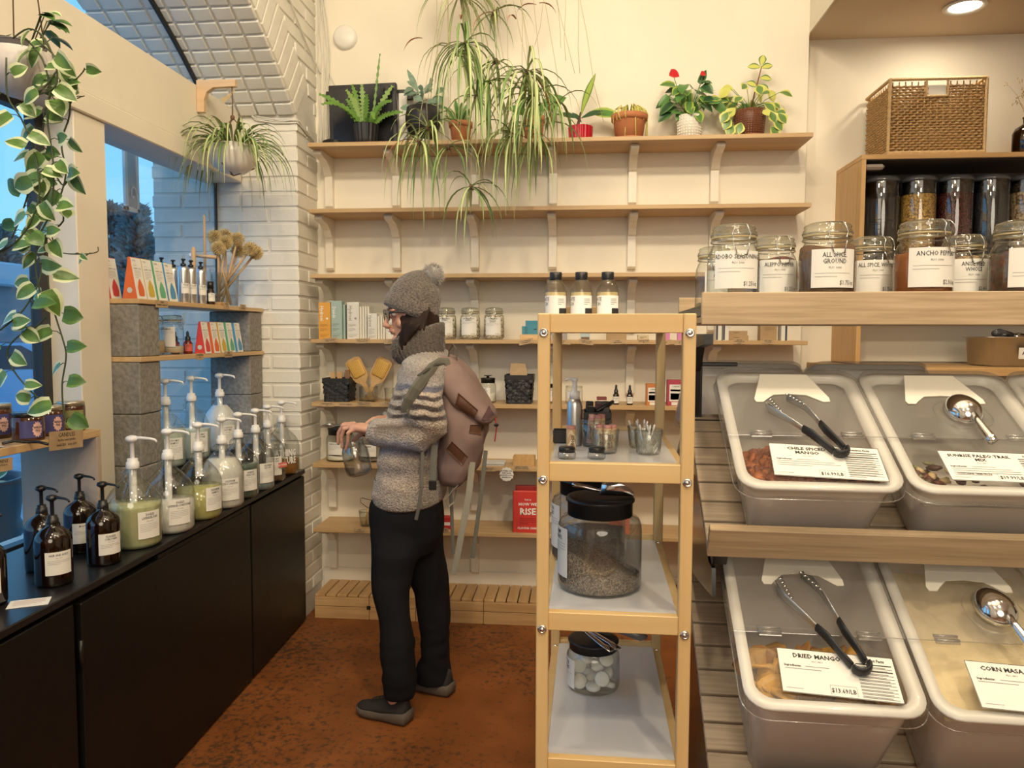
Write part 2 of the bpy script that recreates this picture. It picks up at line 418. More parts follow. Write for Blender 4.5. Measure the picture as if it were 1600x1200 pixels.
for j in range(46):                             # return face towards the room, above the crates
    z = 2.498-(j-13)*PITCH-BH/2
    if z < 0.02 or z > 3.42: continue
    y = YP if z < 2.52 else 2.95
    off = BL*.5-.012 if j % 2 else BL-.012
    if z < 2.52: segs = [(YP+.0, YP+off)] + ([(YP+off+JT, YW)] if YP+off+JT < YW-.02 else [])
    else:
        segs = []; q = YW
        while q > 2.9:
            l = (BL*.5 if (j % 2 and q == YW) else BL); segs.append((max(q-l, 2.9), q)); q -= l+JT
    for y0, y1 in segs:
        if z > 2.52:
            rad = lambda yy: math.hypot(yy-AY, z-AZ)
            if rad(y1) < AR+.27: continue
            while rad(y0) < AR+.245 and y0 < y1: y0 += .012
        if y1-y0 > .03: brick(D, y1-y0, BH, (XL-D/2+R.uniform(-.001, .001), (y0+y1)/2, z))
n = 0; da = PITCH/(AR+.13); a = a1+da*.45
while a < a1+.42:                               # ring of long bricks set on end round the arch
    c, s = math.cos(a), math.sin(a); rm = AR+.006+BL*.42
    brick(D, BL*.8, BH, (XL-D/2+.004, AY+rm*c, AZ+rm*s), (a, 0, 0)); a += da
a = a1+PITCH/AR*.5
while a < a1+.34:                               # soffit: headers in a stack bond
    c, s = math.cos(a), math.sin(a)
    for i in range(8):
        x = XL-.046-.094*i
        if x < XO+.03: break
        brick(.082, BH, D, (x, AY+(AR+D/2-.006)*c, AZ+(AR+D/2-.006)*s), (a-PI/2, 0, 0))
    a += PITCH/AR
# sill wall under the windows, beam, posts, frames
XG = -1.815
struct(G().bx((-1.95, YS, 0), (-1.70, YP, .745), 0, .002).build('sill_left', [FASCIA]))
bm = G().bx((-1.86, YS+.01, 2.265), (-1.69, 3.695, 2.532), 0, .003).build('trim_beam', [FASCIA]); struct(bm)
G().bx((-1.87, YS+.01, 2.19), (-1.678, 3.695, 2.262), 0, .004).build('moulding', [FASCIA], bm)
for k, (y0, y1) in enumerate(((2.45, 2.62), (.62, .79))):
    struct(G().bx((-1.83, y0, .745), (-1.69, y1, 2.19), 0, .003).build('trim_post', [FASCIA]))
WG = GLASS('window_glass', (.97, .98, .99), .08, .01, edge=.97)
def window(n, y0, y1, z0, z1, fw_=.022, tx=.02):
    fr = struct(G().build('window_%d' % n, [BLKMET]))
    for y in (y0, y1): G().bx((XG-tx, y-fw_, z0), (XG+tx, y+fw_, z1), 0, .002).build('frame_bar', [BLKMET], fr)
    for z in (z0, z1): G().bx((XG-tx, y0, z-fw_*.6), (XG+tx, y1, z+fw_*.6), 0, .002).build('frame_bar', [BLKMET], fr)
    G().bx((XG-.003, y0, z0), (XG+.003, y1, z1), 0, .0005).build('glass_pane', [WG], fr)
window(1, 2.628, 3.69, .76, 2.195, .007, .006); window(2, .81, 2.43, .76, 2.18); window(3, YS+.02, .60, .76, 2.18)
g = G(); V = []; N = 40; fr = struct(G().build('window_4', [BLKMET]))
pts = [(XG, YS+(3.69-YS)*i/N, az(YS+(3.69-YS)*i/N)-.012) for i in range(N+1)]
G().tube(pts, .012, 6, 0).build('arched_frame', [BLKMET], fr)
for i, p in enumerate(pts): V += [(XG, p[1], 2.5), (XG, p[1], p[2])]
G().add(V, [[2*i, 2*i+2, 2*i+3, 2*i+1] for i in range(N)], 0).build('glass_pane', [WG], fr)

# ---- outside
PAVE = P('street_pavement', (.42, .45, .48), .8, noise=.25, nscale=3, bump=.5, bscale=20)
struct(G().bx((-40, -30, -.25), (-1.99, 40, -.12), 0, .001).build('pavement', [PAVE]))
HB = P('far_building_grey', (.22, .22, .24), .8); HR = P('blue_awning', (.42, .47, .52), .6); HW = P('dark_window', (.03, .04, .06), .2)
b_ = thing('far_building', 'low grey building with a blue roof edge seen through the left window', 'building', (-19.8, 15, -.12))
G().bx((-6, 0, 0), (5, 6, 2.9), 0, .02).build('wall', [HB], b_)
G().bx((-6.3, -.9, 2.75), (5.3, 6.2, 3.35), 0, .05).build('roof', [HR], b_)
for i in range(6): G().bx((-5.4+i*1.8, -.03, .9), (-4.2+i*1.8, .02, 2.6), 0, .01).build('window', [HW], b_)
def car(loc, rz, col, lab):
    t = thing('car', lab, 'car', loc, rz, None); cm = P('car_paint_'+lab[:5], col, .25, coat=.6)
    pr = [(-2.1, .35), (-2.1, .75), (-1.9, .95), (-1.2, 1.02), (-.6, 1.42), (.9, 1.45), (1.6, 1.05), (2.05, .98), (2.1, .4)]
    rings = [[(x, y*k, .35+(z-.35)*(1 if abs(y) < .8 else .97)) for x, z in pr] for y, k in ((-.86, 1), (-.8, 1), (.8, 1), (.86, 1))]
    G().loft(rings, 0, None, False).build('body', [cm], t)
    G().loft([[(-1.1, y, 1.0), (-.55, y, 1.36), (.85, y, 1.38), (1.4, y, 1.03)] for y in (-.872, .872)], 0, None, False).build('window', [HW], t)
    for x in (-1.35, 1.35):
        for y in (-.8, .8): G().lathe([(0, -.1), (.31, -.1), (.33, 0), (.31, .1), (0, .1)], 16, 0, T3(x, y, .33) @ RX(PI/2)).build('wheel', [BLACKP], t)
car((-9.6, 11.2, -.12), .5, (.30, .45, .62), 'silver-blue parked car outside the left window')
car((-11.0, 13.5, -.12), .45, (.06, .10, .18), 'dark blue parked car farther up the street')
# conifers beyond the street
def conifer(loc, h, rad, seed, lab):
    rr_ = random.Random(seed); t = thing('conifer', lab, 'tree', loc, 0, None)
    G().tube([(0, 0, 0), (0, 0, h*.95)], [.16, .03], 8, 0).build('trunk', [P('bark', (.10, .07, .05), .9)], t)
    g = G(); 
    for i in range(520):
        f = rr_.random()**.8; z = h*(.12+.88*f); rl = rad*(1-f)**.75*rr_.uniform(.45, 1)+.12; a = rr_.uniform(0, 2*PI)
        d = Vector((math.cos(a), math.sin(a), -.12+.35*f)); p0 = Vector((0, 0, z))
        for q in range(3):
            b0 = p0+d*rl*(.35+.22*q); s_ = Vector((-math.sin(a), math.cos(a), 0))*(.10+.09*rr_.random()); up_ = Vector((0, 0, .12+.12*rr_.random()))
            g.add([b0-s_, b0+s_, b0+d*.42+up_*rr_.uniform(-.6, 1.2)], [[0, 1, 2]], 0, False)
            g.add([b0-up_, b0+up_, b0+d*.34+s_*rr_.uniform(-1, 1)], [[0, 1, 2]], 0, False)
    stuff(g.build('foliage', [P('conifer_green', (.20, .38, .40), .8, noise=.4, nscale=3)], t)); return t
conifer((-18.6, 29, -.12), 6.5, 1.5, 1, 'blue-green conifer with a tapering top outside, left one of two in the middle window')
conifer((-15.5, 25.6, -.12), 5.9, 1.35, 2, 'blue-green conifer with a full crown outside, beside the brick pier')
conifer((-22.5, 28, -.12), 5.6, 2.2, 3, 'conifer seen through the hanging vine leaves in the left window')
# framed sign hanging outside on the pier
t = thing('hanging_sign', 'white framed scrollwork sign hanging outside in front of the brick pier', 'sign', (-2.12, 3.42, 2.02))
g = G()
for lo, hi in (((-.008, 0, 0), (.008, .02, .34)), ((-.008, .09, 0), (.008, .11, .34)), ((-.008, 0, 0), (.008, .11, .02)), ((-.008, 0, .32), (.008, .11, .34))): g.bx(lo, hi, 0, .002)
g.build('frame', [WHITEP], t); G().bx((-.004, .02, .02), (.004, .09, .32), 0, .001).build('panel', [P('sign_panel', (.5, .55, .6), .5)], t)
g = G()
for k in range(1):
    g.tube([(.01, .055+(.024-.002*i)*math.cos(i*.7+k*PI), .08+k*.09+(.045-.004*i)*math.sin(i*.7+k*PI)) for i in range(9)], .004, 5)
g.tube([(0, .055, .34), (0, .055, .47)], .003, 5); g.build('scroll', [WHITEP], t)
# planter can outside below the candle shelf
t = thing('planter_can', 'dark blue-grey round planter can standing outside the window', 'planter', (-2.55, 2.92, -.12))
G().lathe([(0, 0), (.15, 0), (.19, .7), (.205, .72), (.205, .76), (.195, .78), (.215, .93), (.225, .94), (.225, .965), (.205, .965), (.2, .9), (0, .9)], 32).build('can', [P('slate_blue_metal', (.05, .07, .10), .45)], t)
# ---- data cables, clipped along the pier and up the corner
CAB = P('white_cable', (.72, .70, .64), .5)
t = thing('wall_cable', 'bundle of white cables clipped across the brick pier and up the corner', 'cable', (0, 0, 0))
g = G()
def wob(pts, s, n=5):
    out = []
    for i in range(len(pts)-1):
        a, b = Vector(pts[i]), Vector(pts[i+1])
        for k in range(n): out.append(a.lerp(b, k/n)+Vector((R.uniform(-s, s), R.uniform(-s, s), R.uniform(-s, s))))
    out.append(Vector(pts[-1])); return out
for k in range(3):
    dz = k*.008
    G().tube(wob([(-1.69+.03*k, 3.686, 2.56-k*.01), (-1.60, 3.69, 2.49+dz), (-1.50, 3.69, 2.475+dz), (-1.398, 3.69, 2.475+dz), (-1.392, 3.8, 2.455+dz), (-1.392, 3.93, 2.44), (-1.375+.01*k, 3.975, 2.39)], .003, 4), .0035, 5).build('cable', [CAB], t)
for k in range(5):
    x = -1.385+.012*k
    G().tube(wob([(x, 3.98, 2.40), (x+.004*k, 3.982, 2.9), (x-.01*k, 3.982, 3.45)], .003, 6), .0035, 5).build('cable', [CAB], t)
G().tube(wob([(-1.34, 3.975, 2.40), (-1.33, 3.98, 2.8), (-1.20, 3.98, 2.72-.15), (-1.28, 3.98, 3.2)], .002, 6)[:9], .003, 5).build('cable', [CAB], t)
G().tube(wob([(-1.385, 3.5, 3.1), (-1.39, 3.72, 2.95), (-1.385, 3.93, 2.85), (-1.37, 3.97, 2.8)], .004, 4), .0045, 5).build('cable', [CAB], t)
# round white wall box high in the corner
t = G().lathe([(0, .03), (.05, .03), (.06, .02), (.062, 0)], 24, 0, RX(PI/2)).build('wall_sensor', [WHITEP], None, (-1.24, YW-.0, 2.98)); tag(t, 'round white sensor on the wall above the black screen panel', 'sensor')
# ================================================================ helpers for goods
def GRAIN(name, c1, c2, scale=160, rough=.6, gap=(.08, .06, .04), bump=.6):
    if name in MATS: return MATS[name]
    m, nt, b = newmat(name); tc = node(nt, 'ShaderNodeTexCoord')
    v = node(nt, 'ShaderNodeTexVoronoi'); v.inputs['Scale'].default_value = scale; nt.links.new(tc.outputs['Object'], v.inputs['Vector'])
    sp = node(nt, 'ShaderNodeSeparateColor'); nt.links.new(v.outputs['Color'], sp.inputs[0])
    r = node(nt, 'ShaderNodeValToRGB'); r.color_ramp.elements[0].color = tuple(c2)+(1,); r.color_ramp.elements[1].color = tuple(c1)+(1,)
    nt.links.new(sp.outputs[0], r.inputs[0])
    r2_ = node(nt, 'ShaderNodeValToRGB'); r2_.color_ramp.elements[0].position = .45; r2_.color_ramp.elements[1].position = .75
    nt.links.new(v.outputs['Distance'], r2_.inputs[0])
    mx = node(nt, 'ShaderNodeMix', data_type='RGBA'); nt.links.new(r2_.outputs[0], mx.inputs[0]); nt.links.new(r.outputs[0], mx.inputs[6]); mx.inputs[7].default_value = tuple(gap)+(1,)
    nt.links.new(mx.outputs[2], b.inputs['Base Color']); b.inputs['Roughness'].default_value = rough
    bp = node(nt, 'ShaderNodeBump', invert=True); bp.inputs['Strength'].default_value = bump; bp.inputs['Distance'].default_value = .003
    nt.links.new(v.outputs['Distance'], bp.inputs['Height']); nt.links.new(bp.outputs[0], b.inputs['Normal'])
    MATS[name] = m; return m
JARG = GLASS('jar_glass', (.955, .97, .955), .2, .03, 0, edge=.5)
GASK = P('rubber_gasket', (.62, .52, .30), .6)
WIRE = P('wire_clip_steel', (.5, .5, .48), .25, 1)
LIDG = GLASS('lid_glass', (.93, .94, .87), .3, .04, .08, (.62, .62, .50), edge=.55)
def fill_mesh(r, z0, z1, slope=0, n=24, seed=1, rough=.004):
    rr_ = random.Random(seed); g = G(); prof = [(r*.2, z0), (r*.97, z0), (r, z0+.004), (r, z0+(z1-z0)*.5)]
    g.lathe(prof, n); V = []; L = 5; ph = rr_.uniform(0, 6)
    for j in range(L+1):
        q = r*(1-j/L)
        for i in range(n):
            a = 2*PI*i/n; x = q*math.cos(a); y = q*math.sin(a)
            V.append((x, y, max(z0+.002, z1+slope*x/r+rough*math.sin(3*a+ph)*(q/r))))
    base = [(r*math.cos(2*PI*i/n), r*math.sin(2*PI*i/n), z0+(z1-z0)*.5) for i in range(n)]
    V = base+V; Fs = [[j*n+i, j*n+(i+1) % n, (j+1)*n+(i+1) % n, (j+1)*n+i] for j in range(L+1) for i in range(n)]
    if slope: V[:n] = [(x, y, min(zz, V[n+i][2]-.001)) for i, (x, y, zz) in enumerate(V[:n])]
    g.add(V, Fs, 0, True); return g
def kilner(label, loc, r=.058, h=.205, cont=None, fill=.75, lines=(), price=None, rz=0, clip=-90, small=3, lw=1.25, lh=.36, lz=.38, ls=.011, slope=0, sub=None, group=None, tilt=(0, 0), name='clip_top_jar', sx=.8, seg=28):
    t = thing(name, label, 'jar', loc, (tilt[0], tilt[1], rz), group)
    p = [(0, .004), (r*.85, .004), (r*.96, .012), (r, h*.08), (r, h*.60), (r*.97, h*.68), (r*.86, h*.755), (r*.80, h*.78), (r*.80, h*.80), (r*.87, h*.805), (r*.87, h*.835), (r*.82, h*.845)]
    G().lathe([(r*.8, 0), (r*.86, .004)]+p[2:], seg).build('jar_body', [JARG], t)
    G().lathe([(r*.78, h*.848), (r*.86, h*.848), (r*.87, h*.868), (r*.78, h*.868)], seg).build('gasket', [GASK], t)
    G().lathe([(r*.80, h*.87), (r*.89, h*.872), (r*.90, h*.89), (r*.87, h*.90), (r*.87, h*.915), (r*.80, h*.935), (r*.84, h*.955), (r*.80, h*.975), (r*.6, h), (0, h)], seg).build('lid', [LIDG], t)
    g = G(); a = math.radians(clip)
    M = RZ(a)
    g.tube([(r*.885*math.cos(x), r*.885*math.sin(x), h*.815) for x in [2*PI*i/20 for i in range(21)]], .0011, 5, 0, M, cap=False)
    g.tube([(r*.885*math.cos(x), r*.885*math.sin(x), h*.882) for x in [2*PI*i/20 for i in range(21)]], .0011, 5, 0, M, cap=False)
    w_ = r*.24
    for s in (-1, 1):
        g.tube([(r*.4, s*w_*.8, h*1.0), (r*.80, s*w_, h*.985), (r*.93, s*w_*1.1, h*.94), (r*.93, s*w_*1.5, h*.88), (r*.93, s*w_*1.3, h*.83), (r*1.0, s*w_*1.2, h*.82)], .0013, 5, 0, M)
        g.tube([(r*.93, s*w_*1.4, h*.80), (r*.99, s*w_*1.2, h*.76), (r*1.06, s*w_*.8, h*.66)], .0013, 5, 0, M)
    g.tube([(r*1.06, -w_*.8, h*.66), (r*1.075, 0, h*.645), (r*1.06, w_*.8, h*.66)], .0013, 5, 0, M)
    g.tube([(r*.4, -w_*.8, h*1.0), (r*.38, 0, h*1.003), (r*.4, w_*.8, h*1.0)], .0013, 5, 0, M)
    g.build('wire_clip', [WIRE], t)
    if cont is not None: fill_mesh(r*.955, .008, h*.72*fill, slope, 24, len(label)).build('contents', [cont], t)
    if lines: cyl_label(r, r*lw, h*lh, h*lz, math.radians(-90), lines, 'label', t, price, None, small, ls, sub=sub, sx=sx)
    return t
def tagcard(u, v, Y, lines, lab, w=.055, h=.022, tiltz=0, group=None, size=.006, rx=0, n=None):
    """kraft price card on a shelf edge"""
    p = onY(u, v, Y)
    g = G(); g.box((0, 0, 0), (w, .0012, h), 0, .0003)
    M = T3(0, -.0009, 0) @ RX(PI/2); y = (len(lines)-1)*size*.48
    for ln in lines: g.text(ln, size, M @ T3(0, y, 0), 1, .02); y -= size*.98
    o = g.build(n or 'price_tag', [KRAFT, INK], None, p, (rx, tiltz, 0)); tag(o, lab, 'price tag', group); return o
def boxgood(name, label, lo, hi, mats, cat='box', group=None, rz=0, lines=(), front=None, tz=None):
    """cardboard carton with printed front; origin at its base"""
    c = ((lo[0]+hi[0])/2, (lo[1]+hi[1])/2, lo[2]); d = (hi[0]-lo[0], hi[1]-lo[1], hi[2]-lo[2])
    g = G(); g.box((0, 0, d[2]/2), d, 0, .0008)
    M = T3(0, -d[1]/2-.0006, 0) @ RX(PI/2)
    for ln in lines:                     # (text, x, z, size, material, vertical)
        tx, x, z, s_, mm, vert = ln[:6]
        if tx == '#bar': g.box((x, -d[1]/2-.0002, z), (s_, .0008, ln[6]), mm, .0001)
        elif tx == '#disc': g.lathe([(0, 0), (s_, 0)], 14, mm, T3(x, -d[1]/2-.0008, z) @ RX(PI/2))
        elif tx == '#small': smalltext(g, x, x+s_, z, ln[6], .0052, M, mm, .0016)
        else: g.text(tx, s_, M @ T3(x, z, 0) @ (RZ(-PI/2) if vert else I4), mm, .01, sx=.85)
    o = g.build(name, mats, None, c, (0, 0, rz)); tag(o, label, cat, group); return o

# ================================================================ WALL SHELVES
SHW = WOOD('pale_oak_shelf', (.60, .41, .21), (.48, .31, .15), .45, 7, (.05, 1, 1), 0, .45, 50)
BRK = P('white_bracket_paint', (.80, .76, .67), .3)
SX0, SX1, YF = -1.357, 1.05, 3.73
SHZ = [2.386, 2.0655, 1.746, 1.424, 1.107, .797, .466]
g = G(); prof = [(0, 0), (-.195, 0), (-.205, -.012), (-.20, -.022), (-.165, -.030), (-.12, -.036), (-.075, -.062), (-.050, -.092), (-.036, -.10), (-.034, -.25), (-.022, -.262), (0, -.262)]
g.prism(prof, -.020, .020, 0, None, 'yz'); BR_ME = g.mesh('bracket', [BRK])
names = ['top wall shelf carrying the potted plants', 'bare second wall shelf below the potted plants', 'bare third wall shelf behind the pompom of the hat', 'fourth wall shelf holding cartons and tablet jars', 'fifth wall shelf holding hairbrushes and black baskets', 'sixth wall shelf behind the held glass jar', 'lowest wall shelf carrying the red book']
for i, z in enumerate(SHZ):
    t = thing('wall_shelf', 'long pale oak '+names[i], 'shelf', (SX0, YW, z))
    g = G(); g.bx((0, YF-YW, -.02), (SX1-SX0, -.001, 0), 0, .0015)
    g.build('board', [SHW], t)
    for x in (-1.33, -.973, -.562, -.161, .238, .643):
        inst('bracket', BR_ME, t, (x-SX0, -.0005, -.0205))

# ---- shelf 4 (z 1.424)
z4 = SHZ[3]; ORG = P('orange_carton', (.72, .36, .06), .5); TEAL = P('sage_carton', (.36, .47, .43), .5); WHC = P('white_carton', (.72, .70, .64), .5)
WINK = P('white_print', (.85, .85, .83), .5); DGR = P('dark_sage', (.13, .17, .17), .5)
def px4(u): return onY(u, 515, 3.76).x
def carton(u0, u1, vt, mats, lab, word, wordm, inkm, dp=.045, grp=None, y0=3.755, disc=True, tag_='cartons of paste on the fourth shelf'):
    x0, x1 = onY(u0, 515, y0).x, onY(u1, 515, y0).x; h = onY(u0, vt, y0).z-z4; w_ = x1-x0
    L = [(word, -w_*.22, h*.70, w_*.44, wordm, True), ('#small', -w_*.38, h*.40, w_*.65, inkm, False, 3), ('#small', -w_*.38, h*.28, w_*.6, inkm, False, 3), ('#bar', 0, h*.13, w_*.8, inkm, False, .0012), ('#small', -w_*.38, h*.09, w_*.7, inkm, False, 2)]
    if disc: L.append(('#disc', w_*.22, h*.56, w_*.09, wordm, False))
    return boxgood('toothpaste_carton', lab, (x0, y0, z4), (x1, y0+dp, z4+h), mats, 'carton', grp, 0, L)
carton(498, 516.5, 472.5, [ORG, WINK, P('brown_print', (.30, .14, .05), .5)], 'orange toothpaste carton at the left end of the fourth shelf', 'Hydroxi', 1, 2)
carton(517.5, 534.5, 470, [TEAL, WINK, DGR], 'sage green toothpaste carton beside the orange one', 'Davids', 1, 2, disc=False)
for k in range(2): boxgood('toothpaste_carton', ('dark sage carton edge', 'dark sage carton edge farther back')[k]+' right of the sage green carton', (px4(535.5+k*3.6), 3.77+.012*k, z4), (px4(538.6+k*3.6), 3.86, z4+.172), [DGR if k else TEAL, WINK], 'carton')
carton(542.3, 561, 472, [WHC, GREYINK, GREYINK], 'tall white toothpaste carton with grey lettering on the fourth shelf', 'Hydroxi', 1, 2)
for k in range(4): boxgood('toothpaste_carton', '%s tall white carton edge right of the tall grey-lettered carton' % ('first', 'second', 'third', 'fourth')[k], (px4(561.8+k*3.4), 3.765+.006*k, z4), (px4(564.7+k*3.4), 3.86, z4+.163), [WHC], 'carton', 'tall white carton edges')
carton(574.5, 589, 489.5, [WHC, GREYINK, GREYINK], 'short white toothpaste carton with grey lettering', 'Hydroxi', 1, 2, disc=False)
for k in range(4): boxgood('toothpaste_carton', '%s short white carton edge right of the short carton' % ('first', 'second', 'third', 'fourth')[k], (px4(589.8+k*3.6), 3.765+.006*k, z4), (px4(592.8+k*3.6), 3.86, z4+.115), [WHC], 'carton', 'short white carton edges')
boxgood('paste_pouch', 'pale pouch with dark print behind the chin', (px4(604), 3.77, z4), (px4(616), 3.83, z4+.10), [WHC, DGR], 'pouch', None, 0, [('#small', -.012, .08, .025, 1, False, 5), ('#disc', .006, .03, .007, 1, False)])
TAB = GRAIN('pale_tablets', (.86, .80, .66), (.74, .66, .50), 95, .6, (.22, .17, .11))
for k, (u, ln, pr) in enumerate(((697.5, ('TOOTHPASTE TABLETS', '(PEPPERMINT)'), '$1.79/oz'), (734.5, ('MOUTHWASH TABLETS', '(PEPPERMINT)'), '$1.95/oz'), (772, ('TOOTHPASTE TABS', 'NO FLUORIDE', '(PEPPERMINT)'), '$1.79/oz'))):
    p = onY(u, 520, 3.82)
    kilner(('tablet jar half hidden by the hat and the knitted collar', 'middle tablet jar of the three on the fourth shelf', 'rightmost tablet jar on the fourth shelf, beside a wooden tray')[k], (p.x, 3.82, z4), .051, .158, TAB, (1.02, .95, 1.04)[k], ln, pr, 0, -90, 3, 1.65, .56, .42, .0085, name='tablet_jar', group=None, sx=.62)
# blue books in a wooden tray
t = thing('wooden_tray', 'small pine tray holding blue packs on the fourth shelf', 'tray', (onY(829, 520, 3.80).x, 3.82, z4))
PINE = WOOD('light_pine', (.70, .48, .24), (.58, .37, .17), .5, 9, (.06, 1, 1), 0, .4, 50)
g = G(); g.bx((-.05, -.05, 0), (.07, .05, .006), 0, .001)
for lo, hi in (((-.05, -.05, .006), (.07, -.043, .026)), ((-.05, .043, .006), (.07, .05, .026))): g.bx(lo, hi, 0, .001)
g.build('tray_base', [PINE], t)
for x in (-.05, .063): G().bx((x, -.043, .006), (x+.007, .043, .026), 0, .001).build('end_piece', [PINE], t)
BLU = P('teal_blue_card', (.05, .26, .36), .5)
x = onY(829, 520, 3.80).x
boxgood('floss_pack', 'taller teal blue pack at the back of the wooden tray', (x-.028, 3.835, z4+.0075), (x+.055, 3.855, z4+.095), [BLU, INK], 'pack')
boxgood('floss_pack', 'front teal blue pack with black lettering in the wooden tray', (x-.042, 3.79, z4+.0075), (x+.052, 3.812, z4+.067), [BLU, INK], 'pack', None, 0, [('COCO', -.027, .032, .019, 1, True), ('#bar', .018, .044, .014, 1, False, .004)])
# items seen through the cart on shelf 4
LAV = P('grey_lilac_card', (.33, .31, .33), .5); KB = P('kraft_box', (.42, .28, .15), .65, noise=.1); PK = P('pink_card', (.66, .22, .52), .5); YB = P('cream_box', (.62, .52, .33), .6)
def sit(u0, u1, vt, z, y0, dp, name, lab, mats, lines=(), cat='box', group=None):
    x0, x1 = onY(u0, 515, y0).x, onY(u1, 515, y0).x; h = onY(u0, vt, y0).z-z
    return boxgood(name, lab, (x0, y0, z), (x1, y0+dp, z+h), mats, cat, group, 0, lines)
sit(862, 886, 497, z4, 3.77, .05, 'soap_carton', 'grey lilac carton behind the left cart post', [LAV, WINK], [('#small', -.03, .03, .05, 1, False, 3)])
sit(907, 922, 505, z4, 3.79, .03, 'soap_carton', 'small pale blue printed carton with a brown foot behind the cart', [P('pale_blue_print', (.45, .55, .58), .5), P('brown_base', (.16, .09, .05), .5)], [('#bar', 0, .008, .04, 1, False, .013)])
sit(948, 979, 500, z4, 3.78, .05, 'soap_box', 'square kraft soap box with leaf print seen under the cart top', [KB, P('brown_print2', (.22, .13, .06), .6)], [('#small', -.03, .06, .06, 1, False, 3), ('#disc', .0, .085, .004, 1, False)])
sit(997, 1014, 523, z4, 3.78, .04, 'soap_box', 'low yellowish kraft box behind the cart', [YB, INK], [('#small', -.018, .015, .035, 1, False, 2)])
sit(1039, 1047, 515, z4, 3.78, .03, 'soap_box', 'lilac pink carton just right of the rear cart post', [PK, WINK])
sit(1059, 1070, 517, z4, 3.78, .03, 'soap_box', 'lilac pink carton beside the right front cart post', [PK, WINK])
NAVY = P('navy_edge', (.03, .04, .07), .5)
for k, u in enumerate((1119, 1130)):
    sit(u, u+9, 503, z4, 3.77, .07, 'slim_carton', ('first', 'second')[k]+' slim white carton with a navy edge under the jar shelf', [WHC, NAVY], [('#bar', -.009, .045, .008, 1, False, .085)])
sit(1221, 1230, 500, z4, 3.77, .07, 'slim_carton', 'slim white carton with a navy edge near the shelf end', [WHC, NAVY], [('#bar', .009, .045, .009, 1, False, .1)])
for k in range(2): sit(1136+k*2, 1170-k*2, (524, 517)[k], z4+.0235*k, 3.78+.004*k, .05, 'soap_box', ('lower', 'upper')[k]+' flat kraft soap box of the stack of two', [KB, INK], [('#small', -.02, .014, .05, 1, False, 1)])
sit(1188, 1214, 498, z4, 3.78, .06, 'soap_box', 'upright kraft box with flower print left of the navy-edged carton', [KB, P('brown_print2', (.22, .13, .06), .6)], [('#small', -.02, .06, .05, 1, False, 3), ('#disc', 0, .085, .005, 1, False)])
for u, v, ln, lab in ((516, 531.5, ('Davids Toothpaste', 'SENSITIVE  $9'), 'kraft price tag below the sage green carton'), (567, 532.5, ('Davids Toothpaste', 'Travel Size  $3'), 'kraft price tag below the row of tall white cartons'), (611, 533, ('Tongue', 'Cleaner $6'), 'kraft price tag hidden in part by the collar'),
        (822, 534, ('TOOTHPASTE', 'IN PAPER $7'), 'tilted kraft price tag below the blue packs'), (880, 534, ('SOAP', '$9'), 'kraft price tag under the grey lilac carton'), (916, 534.5, ('SHAMPOO BAR', 'RESTORE $9'), 'kraft price tag under the pale blue carton'), (965, 534, ('SOAP', 'MEDIUM $5'), 'bright kraft price tag under the leaf print box'),
        (1006, 534, ('CASTILE SOAP', '$3'), 'kraft price tag under the low yellowish box'), (1041, 535, ('$9',), 'kraft price tag under the first pink carton'), (1062, 535, ('$9',), 'kraft price tag under the second pink carton'),
        (1155, 533.5, ('CASTILE', 'LAVENDER $5', 'SOAP'), 'kraft price tag under the stacked soap boxes'), (1200, 533.5, ('DAY LEAF', 'SOAP $5'), 'kraft price tag under the flower print box')):
    tagcard(u, v, 3.727, ln, lab, .072 if u < 1000 else .052, .024, R.uniform(-.12, .12) if u != 822 else -.2, size=.0075)

# ---- shelf 5 (z 1.107)
z5 = SHZ[4]
WOV = P('black_woven_strip', (.02, .02, .022), .5, bump=.2)
def woven(u0, u1, vt, lab, y0=3.76, dp=.13, tin=.9):
    x0, x1 = onY(u0, 600, y0).x, onY(u1, 600, y0).x; h = onY(u0, vt, y0).z-z5; w_ = (x1-x0)/2
    t = thing('woven_basket', lab, 'basket', ((x0+x1)/2, y0+dp/2, z5))
    k = tin; hd = dp/2
    g = G(); g.loft([rr(w_*k-.004, hd*k-.004, .01, 3, .002), rr(w_*k-.004, hd*k-.004, .01, 3, .004), rr(w_-.006, hd-.006, .01, 3, h-.004)], 0, None, False, (True, False)); g.build('liner', [P('basket_dark', (.008, .008, .009), .8)], t)
    g = G(); nx, nz = 5, 5
    for s_, ax, hw in ((-1, 0, w_), (1, 0, w_), (-1, 1, hd), (1, 1, hd)):
        other = hd if ax == 0 else w_
        for sg in (-1, 1):
            for i in range(-nz, nx+1):
                pts = []
                for q in range(13):
                    f = q/12; u = (i+f*nz*sg)/nx*2-1 if sg == 1 else (i+nz-f*nz)/nx*2-1
                    if u < -1.02 or u > 1.02: continue
                    kk = k+(1-k)*f; off = .0012*(1 if (q//1+i) % 2 else -1)*sg
                    a = u*hw*kk; b = s_*(other*kk+.001+off)
                    pts.append((a, b, f*h*.86) if ax == 0 else (b, a, f*h*.86))
                if len(pts) > 2: g.tube(pts, [(.0075, .0008)]*len(pts), 4, 0, None, False, flat=((0, 0, 1)))
    stuff(g.build('weave', [WOV], t))
    g = G(); g.loft([rr(w_+.003, hd+.003, .008, 3, h*.84), rr(w_+.004, hd+.004, .008, 3, h), rr(w_-.002, hd-.002, .008, 3, h), rr(w_-.003, hd-.003, .008, 3, h*.84)], 0, None, False, (False, False)); g.build('rim_band', [WOV], t)
    return t, ((x0+x1)/2, y0+dp/2, z5+h)
b1, c1 = woven(504, 545, 591, 'small black woven basket holding wooden combs at the left end')
WB = WOOD('bamboo', (.62, .40, .18), (.50, .30, .12), .5, 10, (.2, 1, 1), 2, .5, 60)
